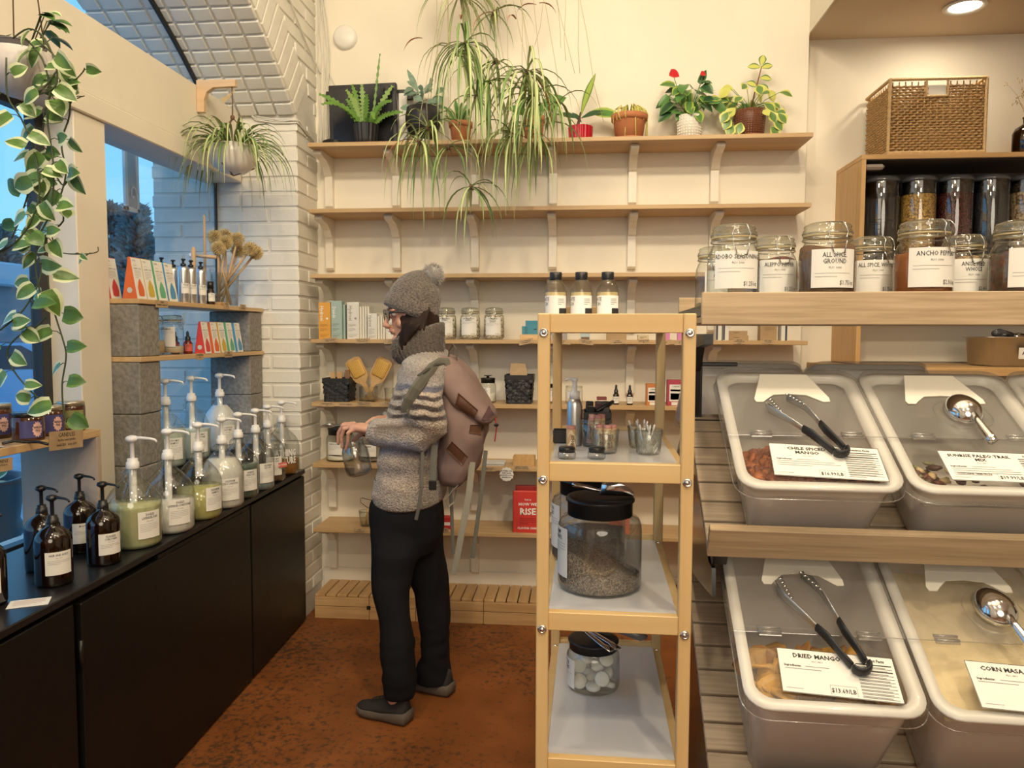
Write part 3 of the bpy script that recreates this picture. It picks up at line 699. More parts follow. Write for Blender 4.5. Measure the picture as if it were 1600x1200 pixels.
def brush(lab, p, ang, L=.235, grp=None, yaw=0):
    t = thing('paddle_brush', lab, 'hairbrush', p, (0, ang, yaw), grp)
    prof = [(-.011, 0), (-.014, .02), (-.010, .06), (-.011, .09), (-.036, .115), (-.042, .135), (-.043, .21), (-.038, .225), (-.02, .233)]
    poly = prof+[(-x, z) for x, z in prof[::-1]]
    g = G(); g.prism(poly, .0, .011, 0, None, 'xz'); g.build('wood_body', [WB], t)
    G().loft([rr(.034, .045, .012, 3, 0), rr(.033, .044, .012, 3, .004), rr(.028, .04, .01, 3, .006)], 0, T3(0, 0, .175) @ RX(PI/2)).build('cushion', [P('yellow_cushion', (.72, .44, .10), .5)], t)
    g = G()
    for i in range(7):
        for j in range(10):
            x = -.028+.0093*i; z = .135+.0089*j; g.add([(x-.0008, -.005, z), (x+.0008, -.005, z), (x, -.005, z+.0014), (x, -.018, z+.0005)], [[0, 1, 3], [1, 2, 3], [2, 0, 3]], 0, False)
            g.box((x, -.0185, z+.0005), (.0022, .0022, .0022), 1, .0006)
    stuff(g.build('bristles', [WB, P('dark_bristle_tip', (.06, .03, .02), .5)], t)); return t
xg = onY(576, 600, 3.82).x
G0 = thing('glass_tumbler', 'square clear glass holding two paddle brushes', 'glass', (xg, 3.82, z5))
G().loft([rr(.034, .034, .008, 3, 0), rr(.040, .040, .008, 3, .004), rr(.040, .040, .008, 3, .078), rr(.0385, .0385, .008, 3, .078), rr(.0385, .0385, .008, 3, .008)], 0, None, True, (True, True)).build('cup', [JARG], G0)
brush('wooden paddle brush leaning left in the square glass', (xg+.018, 3.815, z5+.01), math.radians(-27))
brush('wooden paddle brush leaning right in the square glass', (xg-.018, 3.832, z5+.01), math.radians(27))
def comb(lab, p, rot, w_=.03, h=.09, teeth=True, mt=WB):
    t = thing('comb', lab, 'comb', p, rot); g = G()
    g.prism([(-w_*.5, 0), (-w_*.5, h*.9), (-w_*.7, h), (w_*.4, h*1.02), (w_*.5, h*.95), (w_*.35, 0)], -.003, .003, 0, None, 'xz'); g.build('spine', [mt], t)
    if teeth:
        g = G()
        for i in range(11): g.box((-w_*.62, 0, h*.12+i*h*.075), (w_*.5, .003, h*.035), 0, .0005)
        g.build('teeth', [P('dark_comb', (.07, .035, .02), .5)], t)
comb('bamboo comb in the left black basket, left one of the pair', (c1[0]-.022, c1[1]-.02, c1[2]-.06), (0, -.10, 0), .026, .088, False)
comb('bamboo comb in the left black basket, right one of the pair', (c1[0]+.003, c1[1]-.018, c1[2]-.06), (0, .06, 0), .026, .088, False)
comb('dark brown toothed comb at the right of the left black basket', (c1[0]+.046, c1[1]-.02, c1[2]-.07), (0, .03, 0), .022, .11, True, P('brown_comb', (.25, .13, .06), .5))
G0 = thing('glass_tumbler', 'small glass behind the chest of the striped sweater', 'glass', (onY(610, 600, 3.82).x, 3.82, z5))
G().lathe([(0, 0), (.026, 0), (.030, .055), (.032, .07), (.0295, .07), (.0275, .008), (0, .006)], 20).build('cup', [JARG], G0)
# black-lidded jar behind the backpack
def lidjar(lab, p, r, h, cont, fill, knob=True, lidh=.2, tint=JARG, lines=None, la=-90, lw=1.2, lh=.5, ls=.01, lz=.36, slope=0, seed=3, small=2, neck=.8, group=None, over=1.06, seg=36):
    t = thing('storage_jar', lab, 'jar', p, 0, group)
    G().lathe([(0, .0), (r*.86, 0), (r*.97, .004), (r, .012), (r, h*.62), (r*.985, h*.68), (r*.93, h*.735), (r*neck, h*.775), (r*neck, h*.83)], seg).build('jar_body', [tint], t)
    lb = G().lathe([(r*neck*.98, h*.775), (r*neck*over, h*.775), (r*neck*over, h*.92), (r*neck*over*1.06, h*.925), (r*neck*over*1.06, h*.945), (r*neck*over, h*.965), (r*neck*.95, h*.972), (r*neck*.5, h*.966), (0, h*.966)], seg).build('lid', [P('matte_black_lid', (.012, .012, .014), .38)], t)
    if knob: G().lathe([(.007, h*.96), (.006, h*1.03), (.02, h*1.05), (.021, h*1.075), (0, h*1.08)], 16).build('knob', [BLACKP], lb)
    if cont is not None: fill_mesh(r*.965, .008, h*fill, slope, 28, seed, .003).build('contents', [cont], t)
    if lines is not None: cyl_label(r, r*lw, h*lh, h*lz, math.radians(la), lines, 'label', t, None, None, small, ls)
    return t
CREAM = P('white_powder', (.78, .74, .64), .8, bump=.3, bscale=300)
lidjar('black-lidded glass jar of white powder right of the backpack', (onY(762, 600, 3.82).x, 3.83, z5), .042, .128, CREAM, .40, True, lines=('BABY', 'POWDER'), la=-105, lw=1.3, ls=.009)
b2, c2 = woven(789, 831.5, 586, 'tall black woven basket holding folded kraft bags', 3.76, .14, .88)
for k, (dx, dz, w_, yy) in enumerate(((-.008, .03, .075, .012), (-.004, .012, .084, -.018))):
    o = G().prism([(-w_/2, -.09), (w_/2, -.09), (w_/2, dz-.004), (w_/2-.01, dz+.003), (.01, dz+.001), (.005, dz+.004), (-w_/2, dz+.002)], -.006, .006, 0, None, 'xz').build('paper_bag', [KRAFT], None, (c2[0]+dx, c2[1]+yy, c2[2]+.022), (-.05, 0, 0)); tag(o, ('rear taller folded kraft paper bag in the tall black basket', 'front folded kraft paper bag in the tall black basket')[k], 'paper bag')
G0 = lidjar('glass jar with black lid seen between the left cart posts', (onY(857, 600, 3.84).x, 3.84, z5), .026, .10, CREAM, .3, False, lines=('OLE',), lw=1.6, ls=.012)
t = thing('glass_jar', 'open glass jar labelled DIRTY behind the silver pump bottle', 'jar', (onY(897, 600, 3.82).x, 3.83, z5))
G().lathe([(0, 0), (.038, 0), (.043, .006), (.043, .07), (.040, .078), (.042, .08), (.042, .088), (.039, .088), (.040, .078)], 26).build('cup', [JARG], t)
cyl_label(.043, .078, .032, .045, -PI/2, ('DIRTY',), 'label', t, None, None, 0, .019, ty=0)
AMB = GLASS('amber_glass', (.23, .095, .02), .25, .03, .25, (.05, .02, .006), edge=.35)
def dropper(u, v, Y, z, lab, lines, s=1.0):
    p = onY(u, v, Y); t = thing('dropper_bottle', lab, 'bottle', (p.x, Y, z)); r = .0155*s
    G().lathe([(0, 0), (r*.95, 0), (r, .003), (r, .045*s), (r*.8, .053*s), (r*.5, .057*s)], 18).build('bottle_body', [AMB], t)
    G().lathe([(r*.62, .054*s), (r*.66, .070*s), (r*.5, .072*s), (r*.38, .078*s), (r*.36, .092*s), (r*.2, .097*s), (0, .098*s)], 14).build('dropper_cap', [BLACKP], t)
    cyl_label(r, r*2.3, .032*s, .024*s, -PI/2, lines, 'label', t, None, None, 2, .0065*s, ty=.008*s)
dropper(962.5, 620, 3.80, z5, 'small amber dropper bottle, left one seen through the cart', ('ARGAN', 'OIL'))
dropper(984, 620, 3.79, z5, 'small amber dropper bottle, right one seen through the cart', ('BEARD', 'OIL'))
def cab(u0, u1, vt, col, lab):
    m1 = P('tea_'+lab[:6], col, .5); m2 = P('tea2_'+lab[:6], tuple(min(1, c*1.3+.03) for c in col), .5)
    x0, x1 = onY(u0, 615, 3.77).x, onY(u1, 615, 3.77).x; h = onY(u0, vt, 3.77).z-z5; w_ = x1-x0
    boxgood('tea_carton', lab, (x0, 3.77, z5), (x1, 3.83, z5+h), [m1, PAPER, m2, INK], 'carton', None, 0,
        [('#bar', .002, h*.5, w_*.82, 1, False, h*.66), ('CABINET', .002, h*.75, w_*.15, 3, False), ('#bar', .002, h*.6, w_*.7, 2, False, h*.08), ('#bar', .002, h*.36, w_*.7, 2, False, h*.25), ('#bar', .004, h*.08, w_*.6, 1, False, h*.12)])
cab(1010, 1030, 600, (.55, .20, .05), 'orange tea carton on the fifth shelf seen through the cart')
cab(1043, 1069, 594, (.42, .05, .09), 'crimson tea carton on the fifth shelf beside the right cart post')
for u, v, ln, lab in ((511, 632, ('TRAVEL BRUSH', '$7'), 'price tag below the left black basket'), (540, 632, ('WOOD COMB $7',), 'price tag between the basket and the glass of brushes'), (569, 631, ('BAMBOO PADDLE', 'HAIRBRUSH $15'), 'price tag below the glass of brushes'), (606, 631, ('BAMBOO', 'TOOTHBRUSH'), 'price tag at the chest of the striped sweater')):
    tagcard(u, v, 3.7275, ln, lab, .075, .022, 0, size=.0075)

# ---- shelf 6 (z .797)
z6 = SHZ[5]
lidjar('round glass jar of white powder with a black lid left of the held jar', (onY(531, 700, 3.84).x, 3.85, z6), .072, .175, CREAM, .16, False, lines=('BAKING SODA',), la=-97, lw=1.1, lh=.36, ls=.011, small=4, lz=.40)
lidjar('round glass jar behind the held jar, tinted contents', (onY(580, 700, 3.84).x, 3.85, z6), .068, .17, GRAIN('pale_mix', (.5, .42, .36), (.3, .24, .2), 120), .10, False, lines=('BORAX',), la=-90, lw=1.2, lh=.36, ls=.012, small=4)
def scoop(lab, loc, rot, s=1.0, mat=CHROME, group=None):
    """metal flour scoop: curved open blade and round handle along -x"""
    t = thing('metal_scoop', lab, 'scoop', loc, rot, group); rings = []
    for x, r_, a in ((0, .004, PI*.98), (.006, .020, PI*.75), (.02, .027, PI*.6), (.05, .029, PI*.52), (.075, .027, PI*.42), (.088, .022, PI*.28)):
        rings.append([(x*s, r_*s*math.sin(-a+2*a*i/12)*1.0, (r_*(1-math.cos(-a+2*a*i/12)))*s*.85) for i in range(13)])
    g = G(); g.loft(rings, 0, None, True, (False, False), False); rings2 = [[(p[0]+.0004, p[1]*.95, p[2]+.0012*s) for p in r_] for r_ in rings]; g.loft([r_[::-1] for r_ in rings2], 0, None, True, (False, False), False)
    g.build('blade', [mat], t)
    G().tube([(.004*s, 0, .012*s), (-.01*s, 0, .014*s), (-.02*s, 0, .016*s), (-.065*s, 0, .026*s), (-.072*s, 0, .027*s)], [.006*s, .0045*s, .0065*s, .0075*s, .004*s], 10).build('handle', [mat], t)
    return t
scoop('metal scoop lying on the black lid left of the hands', (onY(516, 672, 3.83).x+.03, 3.80, z6+.172), (0, 0, PI-.1), .8, STEEL)
t = thing('wooden_tray', 'small wooden tray box at the right end of the sixth shelf', 'tray', (onY(819, 715, 3.80).x, 3.81, z6))
g = G(); g.bx((-.054, -.04, 0), (.054, .04, .005), 0, .001)
for y in (-.04, .034): g.bx((-.054, y, .005), (.054, y+.006, .047), 0, .001)
g.build('tray_base', [WB], t)
for x in (-.054, .048): G().bx((x, -.034, .005), (x+.006, .034, .047), 0, .001).build('end_piece', [WB], t)
g = G()
for k in range(4): g.box((R.uniform(-.004, .004), R.uniform(-.003, .003), .0008+k*.0042), (.10, .09, .004), 0, .0008)
o = g.build('booklets', [P('pale_booklet', (.68, .68, .66), .5)], None, (onY(774, 725, 3.80).x, 3.81, z6)); tag(o, 'low stack of pale booklets right of the backpack straps', 'booklet', None, 'stuff')
p = onY(791.5, 741, 3.72); g = G(); g.prism([(.034*(1+.06*math.cos(12*a))*math.cos(a), .034*(1+.06*math.cos(12*a))*math.sin(a)) for a in [2*PI*i/60 for i in range(60)]], -.0008, .0008, 0, None, 'xz')
for k, s_ in enumerate(('MOTHERS AND', 'BABY BALM', 'MADE BY LOCAL', 'MAKERS $12')): g.text(s_, .0085, T3(0, -.0012, .016-k*.0105) @ RX(PI/2), 1, .03)
o = g.build('round_sign', [PAPER, INK], None, p); tag(o, 'round scalloped white sign hanging from the sixth shelf edge', 'sign')
for u, v, ln, lab in ((763, 733, ('BAMBOO FACE', 'CLOTH $8'), 'price tag left of the round scalloped sign'), (815, 731, ('MAKE UP ERASER', 'MEDIUM CLOTH $7'), 'price tag right of the round scalloped sign')): tagcard(u, v, 3.7275, ln, lab, .075, .022, 0, size=.0075)

# ---- shelf 7 (z .466)
z7 = SHZ[6]
xg = onY(571, 805, 3.80).x
t = thing('glass_tumbler', 'small ribbed glass with a wire scraper on the lowest shelf', 'glass', (xg, 3.81, z7))
G().lathe([(0, 0), (.028, 0), (.033, .05), (.036, .055), (.037, .078), (.035, .08), (.033, .055), (.029, .006), (0, .005)], 22).build('cup', [JARG], t)
t = thing('wire_scraper', 'wire tongue scraper with a wooden handle standing in the glass', 'scraper', (xg, 3.81, z7+.008), (0, .13, 0))
G().tube([(0, 0, 0), (0, 0, .04), (0, 0, .085)], [.006, .0075, .005], 8).build('handle', [WB], t)
G().tube([(0, 0, .085), (-.042, 0, .108), (-.045, 0, .125), (-.04, 0, .132), (.08, 0, .122), (.085, 0, .115), (.08, 0, .108), (0, 0, .085)], .0016, 6).build('wire_loop', [P('dark_wire', (.1, .07, .05), .3, 1)], t)
RED = P('red_cover', (.60, .045, .035), .45); DRED = P('dark_red_cover', (.30, .02, .02), .5); PAGE = P('book_pages', (.75, .70, .58), .7)
def book(lab, x0, x1, y0, dp, z, h, txt=True, cov=RED):
    t = thing('book', lab, 'book', ((x0+x1)/2, y0+dp/2, z)); w_ = (x1-x0)
    g = G(); g.bx((-w_/2, -dp/2, 0), (w_/2, -dp/2+.003, h), 0, .0008); g.bx((-w_/2, dp/2-.003, 0), (w_/2, dp/2, h), 0, .0008); g.bx((-w_/2, -dp/2, 0), (-w_/2+.003, dp/2, h), 0, .0008)
    M = T3(0, -dp/2-.0006, 0) @ RX(PI/2)
    if txt:
        for s_, zz, sz, b_ in (('THIS IS', .80, .011, .02), ('HOW WE', .69, .021, .03), ('RISE', .51, .045, .03), ('CLAUDIA CHAN', .11, .014, .03)): g.text(s_, sz, M @ T3(0, h*zz, 0), 1, b_)
        smalltext(g, -w_*.28, w_*.28, h*.35, 4, .009, M, 2, .003)
    g.build('cover', [cov, WINK, DRED], t); G().bx((-w_/2+.003, -dp/2+.003, .004), (w_/2-.004, dp/2-.003, h-.004), 0, .0005).build('pages', [PAGE], t)
book('red book titled THIS IS HOW WE RISE facing out on the lowest shelf', onY(801, 800, 3.75).x, onY(801, 800, 3.75).x+.150, 3.755, .028, z7, .206)
book('dark red book standing behind the titled red book', onY(801, 800, 3.75).x+.01, onY(801, 800, 3.75).x+.158, 3.80, .03, z7, .225, False, DRED)
boxgood('red_packet', 'red and white packet behind the thigh on the lowest shelf', (onY(680, 800, 3.78).x, 3.78, z7), (onY(705, 800, 3.78).x, 3.83, z7+.06), [P('red_packet', (.5, .03, .03), .4), WINK], 'packet', None, 0, [('#bar', .005, .028, .06, 1, False, .016), ('#small', -.02, .03, .05, 0, False, 2)])
o = boxgood('orange_carton', 'orange and blue carton seen past the rear jar lid on the cart', (.135, 3.78, z7), (.235, 3.84, z7+.205), [P('orange_red', (.72, .16, .05), .45), P('sky_card', (.2, .45, .65), .5), WINK], 'carton', None, 0, [('#bar', -.02, .14, .05, 1, False, .04)])
tagcard(562, 829, 3.7275, ('JAR', 'SCRAPER $12'), 'dark lettered tag under the glass with the wire scraper', .06, .022, 0, size=.009)
tagcard(696, 828, 3.7275, ('$8',), 'tag under the red and white packet', .03, .02, 0, size=.009)

# ---- slatted pine crates along the foot of the wall
CRW = WOOD('crate_pine', (.62, .40, .19), (.47, .28, .12), .55, 8, (.08, 1, 1), 0, .5, 40)
CRW2 = WOOD('crate_pine_slat', (.62, .40, .19), (.47, .28, .12), .55, 8, (.08, 1, 1), 1, .5, 40)
slat_me = G().box((0, 0, 0), (.053, .268, .014), 0, .002).mesh('slat', [CRW2])
X = -1.357; k = 0
for wd in (.285, .24, .345, .285, .285, .285, .285, .285):
    t = thing('slatted_crate', ['low pine crate with a slatted top in the brick corner', 'low pine crate behind the front leg of the person', 'low pine crate between and right of the legs', 'low pine crate left of the cart under the red book', 'low pine crate behind the cart jars, left one', 'low pine crate behind the cart jars, right one', 'low pine crate behind the bulk fixture frame', 'low pine crate hidden deepest behind the bulk fixture'][k], 'crate', (X, 3.735, 0))
    G().bx((.001, 0, .0), (wd-.001, .016, .062), 0, .0015).build('front_board', [CRW], t)
    G().bx((.001, 0, .0645), (wd-.001, .016, .110), 0, .0015).build('front_board', [CRW], t)
    for x in (.001, wd-.017): G().bx((x, .016, 0), (x+.016, .24, .110), 0, .001).build('side_board', [CRW2], t)
    n = max(3, round(wd/.0605)); pw = wd/n
    for i in range(n): o = inst('slat', slat_me, t, (pw*(i+.5), .128, .1175)); o.scale = ((pw-.006)/.053, .93, 1)
    if k in (0, 1): G().bx((wd-.012 if k == 0 else -.001, -.001, .052), (wd-.001 if k == 0 else .008, .001, .072), 0, .0005).build('corner_bracket', [BLACKP], t)
    X += wd; k += 1
# ================================================================ BLACK COUNTER
BW = P('black_painted_wood', (.0085, .0075, .007), .42, spec=.3, noise=.25, nscale=5, bump=.25, bscale=30, coat=.0)
BW2 = P('black_worktop_paint', (.013, .013, .015), .3, noise=.35, nscale=4, bump=.2, bscale=20)
ZC = .7745; CA_ = -PI/2+.033
CO = Vector((-1.385, 3.695, 0))
def cw(x, y, z): return Vector(CO)+Matrix.Rotation(CA_, 3, 'Z') @ Vector((x, y, z))
t = thing('worktop', 'long black painted worktop under the window', 'worktop', CO, CA_)
G().bx((0, -.425, ZC-.022), (3.76, .004, ZC), 0, .003).build('top', [BW2], t)
G().bx((0, -.42, ZC-.042), (3.76, -.024, ZC-.023), 0, .002).build('underframe', [BW], t)
for k, (x0, x1, lab) in enumerate(((.0, .675, 'black cupboard at the far end of the counter beside the brick pier'), (.68, 1.83, 'wide black cupboard in the middle of the counter'), (1.835, 3.1, 'black cupboard nearest the camera at the left edge'), (3.105, 3.75, 'black cupboard past the left edge of the view'))):
    t = thing('counter_cupboard', lab, 'cupboard', CO, CA_)
    G().bx((x0+.002, -.42, .0), (x1-.002, -.022, ZC-.044), 0, .002).build('body', [BW], t)
    if k == 3: continue
    x1d = x1-.004 if k != 1 else x1-.022
    d = G().bx((x0+.004, -.021, .012), (x1d, .0, ZC-(.034 if k != 1 else .043)), 0, .0025).build('door', [BW], t)
    if k == 1:
        G().bx((x0+.006, -.019, ZC-.0425), (x1-.42, -.001, ZC-.028), 0, .002).build('top_edge', [BW], d)
        for z in (.2, .6): G().lathe([(0, -.035), (.006, -.035), (.006, .035), (0, .035)], 10, 0, T3(x1-.012, .002, z)).build('hinge', [P('black_hinge', (.03, .03, .03), .3, .6)], d)
# ---- gallon jugs
JUG = GLASS('jug_glass', (.96, .97, .96), .3, .02, edge=.62)
def LIQ(name, col, rough=.15): return P('liquid_'+name, col, rough, sss=0, coat=.3)
WPL = P('pump_white', (.80, .80, .80), .3)
def pump(g, z, s=1.0, dr=0.0, m=0, M=None, down=None):
    M = M or I4
    g.lathe([(.0, z), (.020*s, z), (.0215*s, z+.003*s), (.0205*s, z+.022*s), (.017*s, z+.024*s), (.0165*s, z+.034*s), (.007*s, z+.036*s)], 18, m, M)
    g.lathe([(.007*s, z+.034*s), (.0068*s, z+.085*s), (.010*s, z+.088*s), (.020*s, z+.095*s), (.021*s, z+.101*s), (.017*s, z+.108*s), (.006*s, z+.112*s), (0, z+.112*s)], 16, m, M)
    g.tube([(.010*s, 0, z+.101*s), (.03*s, 0, z+.103*s), (.06*s, 0, z+.101*s), (.078*s, 0, z+.097*s), (.083*s, 0, z+.089*s)], [.0075*s, .0055*s, .0048*s, .0042*s, .0038*s], 8, m, M)
def jug(loc, col, name, level, lines, lab, r=.082, hs=1.0, sp=0.0, la=-28, milky=False, lw=.075, pumpon=True, price=None, lab2=None, lh=.085, coiled=False, ls=.011):
    t = thing('glass_jug', lab, 'jug', loc, 0, 'gallon jugs on the black counter'); r_ = r; h = .128*hs
    prof = [(0, .004), (r_*.80, 0), (r_*.93, .004), (r_, .016), (r_, h), (r_*.985, h+.012), (r_*.93, h+.028), (r_*.78, h+.050), (r_*.52, h+.073), (r_*.33, h+.088), (r_*.26, h+.100), (.0195, h+.112), (.0185, h+.128)]
    G().lathe(prof, 40).build('jug_body', [JUG], t)
    hz = h+.098
    G().tube([(-.012-.020*math.sin(a)*1.15, 0, hz-.024*math.cos(a)-.008) for a in [PI*i/12 for i in range(13)]] + [(-.028, 0, hz+.010), (-.034, 0, hz+.006), (-.033, 0, hz-.002)], .0045, 8).build('ring_handle', [JUG], t)
    if level:
        pl = [(0, .006)]+[(max(0, a*.962), b) for a, b in prof[1:] if b < level]+[]
        # radius at the level
        rl = r_*.962
        for (ra, za), (rb, zb) in zip(prof, prof[1:]):
            if za < level <= zb and zb > za: rl = (ra+(rb-ra)*(level-za)/(zb-za))*.962
        G().lathe(pl+[(rl, level), (0, level)], 36).build('liquid', [LIQ(name, col)], t)
    if pumpon:
        g = G(); pump(g, h+.118, .95, M=RZ(sp)); g.lathe([(.0115, h+.12), (.0115, .05)] if not coiled else [(.010, h+.12)]+[(.012+.0025*(i % 2), h+.115-i*.006) for i in range(16)], 12); g.build('pump', [WPL], t)
    if lines: cyl_label(r_, lw, lh, h*.60, math.radians(la), lines, 'label', t, price, [PAPER, INK, GREYINK], 5, ls, sx=.62, sub='PLU: 6099')
    return t
jugs = [((-1.425, 2.30), (.50, .52, .28), 'pale_green', .138, ('DAGELES', 'LAVENDER SOAP'), 'largest pale green soap jug at the front of the jug row', .084, -26),
    ((-1.412, 2.485), (.76, .75, .70), 'white', .108, ('DAGELES', 'LAVENDER CONDITIONER'), 'half full jug of white conditioner, second from the front', .083, -36),
    ((-1.405, 2.68), (.46, .45, .16), 'yellow_green', .118, ('GALDEREAM', 'SHAMPOO'), 'yellow-green soap jug with a ribbed pump tube, third in the row', .080, -20),
    ((-1.405, 2.865), (.76, .75, .71), 'white', .190, ('CALDEREAM', 'CITRUS CONDITION'), 'jug filled to the neck with white lotion, fourth in the row', .080, -44),
    ((-1.420, 3.04), (.10, .15, .12), 'dark_green', .135, ('LAVENDER', 'HAND SOAP'), 'dark green soap jug, fifth in the row', .079, -30),
    ((-1.418, 3.205), (.22, .29, .31), 'clear_blue', .045, ('CALDEREAM', 'DISH SOAP'), 'nearly clear bluish soap jug, sixth in the row', .077, -28),
    ((-1.440, 3.385), (.11, .07, .045), 'brown', .055, ('CITRUS MINT', 'BODY WASH'), 'brown-tinted jug with a red-edged label, seventh in the row', .077, -45)]
for k, ((x, y), c, nm, lv, ln, lab, r_, la) in enumerate(jugs):
    jug((x, y, ZC), c, nm, lv, ln, lab, r_, 1.0, R.uniform(-.15, .1), la, coiled=(k == 2))
t = jug((-1.45, 3.575, ZC), (.26, .12, .02), 'amber', .075, None, 'amber soap jug printed BATHING CULTURE at the end of the row', .0815, 1.02, -.1)
g = G(); rb = .0832
for k, s_ in enumerate(('BATHING', 'CULTURE')): g.text(s_, .044, None, 0, .035, bend=lambda a, b, k=k: (rb*math.cos(-1.05+a/rb), rb*math.sin(-1.05+a/rb), .108-k*.036+b), sx=.62)
g.build('printed_lettering', [P('white_print', (.85, .85, .83), .5)], t)
g = G(); g.box((0, 0, 0), (.07, .001, .022), 0, .0002); g.text('NOT BODY WASH', .010, T3(0, -.0012, 0) @ RX(PI/2), 1, .02, sx=.8)
o = g.build('red_sticker', [P('red_sticker', (.62, .12, .08), .5), WINK], None, (-1.372, 3.345, ZC+.078), (0, -.16, .35)); tag(o, 'red sticker strip on the seventh jug', 'sticker')
t = thing('riser', 'low black riser holding the back row of jugs', 'riser', (-1.66, 3.2, ZC)); G().bx((-.13, -.42, 0), (.115, .34, .012), 0, .002, T3(0, 0, .135)).build('top', [BW], t)
for x in (-.12, .105):
    G().bx((x-.01, -.41, 0), (x+.01, .33, .135), 0, .002).build('side_panel', [BW], t)
for k, (x, y, c, nm, lv, ln, lab) in enumerate(((-1.652, 2.90, (.50, .58, .52), 'mint', .15, ('CITRUS MINT', 'SHAMPOO'), 'pale mint jug on the riser, half hidden by the near block column'), (-1.645, 3.09, (.55, .64, .62), 'ice_mint', .13, ('CITRUS MINT', 'CONDITIONER'), 'pale mint jug in the middle of the back row'), (-1.638, 3.33, (.72, .74, .76), 'bluewhite', .205, ('CONDITION', 'BODY MILK'), 'white lotion jug with the tallest pump at the right of the back row'))):
    jug((x, y, ZC+.1475), c, nm, lv, ln, lab, .074, .98, R.uniform(-.2, 0), -38)
# ---- amber pump bottles
AMBL = P('brown_liquid', (.045, .016, .004), .25)
def amber(loc, lines, lab, r=.046, h=.118, la=-35, sp=-.2, sticker=False, full=.8):
    t = thing('amber_pump_bottle', lab, 'bottle', loc, 0, 'amber pump bottles at the near end of the counter')
    G().lathe([(0, .003), (r*.85, 0), (r*.97, .003), (r, .01), (r, h), (r*.97, h+.010), (r*.85, h+.022), (r*.62, h+.032), (r*.42, h+.037), (.0155, h+.042), (.0155, h+.048)], 36).build('bottle_body', [AMB], t)
    G().lathe([(0, .005), (r*.94, .005), (r*.955, .012), (r*.955, h*full), (0, h*full)], 28).build('liquid', [AMBL], t)
    g = G(); pump(g, h+.044, .72, M=RZ(sp)); g.lathe([(.004, h+.04), (.004, .03)], 8); g.build('pump', [BLACKP], t)
    cyl_label(r, .068, .062, h*.55, math.radians(la), lines, 'label', t, None, None, 3, .0085, sx=.75, sub='PLU: 5099', ty=.022)
    if sticker:
        G().add([(0, -.016, 0), (.011, 0, 0), (0, .016, 0), (-.011, 0, 0)], [[0, 1, 2, 3]], 0, False, RZ(math.radians(la)+.25) @ T3(r+.0022, 0, h*.6) @ RY(PI/2) @ RZ(PI/2)).build('diamond_sticker', [KRAFT], t)
amber((-1.535, 2.03, ZC), ('SHAVE', 'OIL'), 'amber pump bottle at the left, behind the hair and body one', la=-10)
amber((-1.418, 1.915, ZC), ('HAIR AND BODY',), 'amber pump bottle labelled HAIR AND BODY, nearest the camera', la=-38)
amber((-1.548, 2.215, ZC), ('MOISTURE',), 'amber pump bottle with a kraft diamond sticker at the back', la=-42, sticker=True)
amber((-1.400, 2.105, ZC), ('FLAXSEED', 'CURLY HAIR'), 'amber pump bottle labelled FLAXSEED CURLY at the right', la=-32)
amber((-1.475, 1.745, ZC), ('FACE', 'WASH'), 'amber pump bottle cut by the left edge of the photo', la=-50)
g = G(); g.box((0, 0, 0), (.09, .06, .0015), 0, .0004); smalltext(g, -.035, .035, .018, 5, .008, T3(0, 0, .0009), 1, .0016)
o = g.build('leaflet', [PAPER, P('pink_print', (.5, .2, .2), .6)], None, cw(1.93, -.055, ZC+.001), (0, 0, .5)); tag(o, 'white leaflet lying on the near end of the worktop', 'leaflet')
g = G(); g.box((0, 0, 0), (.045, .028, .001), 0, .0003); smalltext(g, -.018, .018, .006, 2, .008, T3(0, 0, .0007), 1, .002)
o = g.build('kraft_tag', [KRAFT, INK], None, cw(.10, -.03, ZC+.001), (0, 0, -.9)); tag(o, 'small kraft card lying flat by the amber jug', 'price tag')
# ---- cinder block shelves
CB = P('cinder_block', (.30, .285, .26), .95, noise=.35, nscale=60, bump=1.0, bscale=140)
blk = G().box((0, 0, 0), (.20, .140, .189), 0, .004).mesh('cinder_block', [CB])
XB = -1.69
colz = [ZC+.0955+.1905*k for k in range(3)]+[1.364+.0955]
Y1, Y2 = 2.694, 3.618
for c, Yb in ((0, Y1), (1, Y2)):
    for k, z in enumerate(colz):
        o = inst('cinder_block', blk, None, (XB+R.uniform(-.003, .003), Yb, z)); tag(o, ('%s grey cinder block in the %s column' % (('lowest', 'second', 'third', 'topmost')[k], ('near', 'far')[c])), 'cinder block')
o = G().bx((-.10, -.725, -.009), (.108, .345, .009), 0, .0015).build('shelf_board', [WOOD('shelf_pine_y', (.66, .46, .24), (.54, .35, .17), .5, 9, (.06, 1, 1), 1, .4, 50)], None, (-1.69, 3.348, 1.3555)); tag(o, 'lower pine board between the cinder blocks', 'shelf board')
o = o.copy(); C.objects.link(o); o.location = (-1.69, 3.348, 1.565); tag(o, 'upper pine board on the cinder blocks', 'shelf board')
ZB1, ZB2 = 1.5745, 1.365
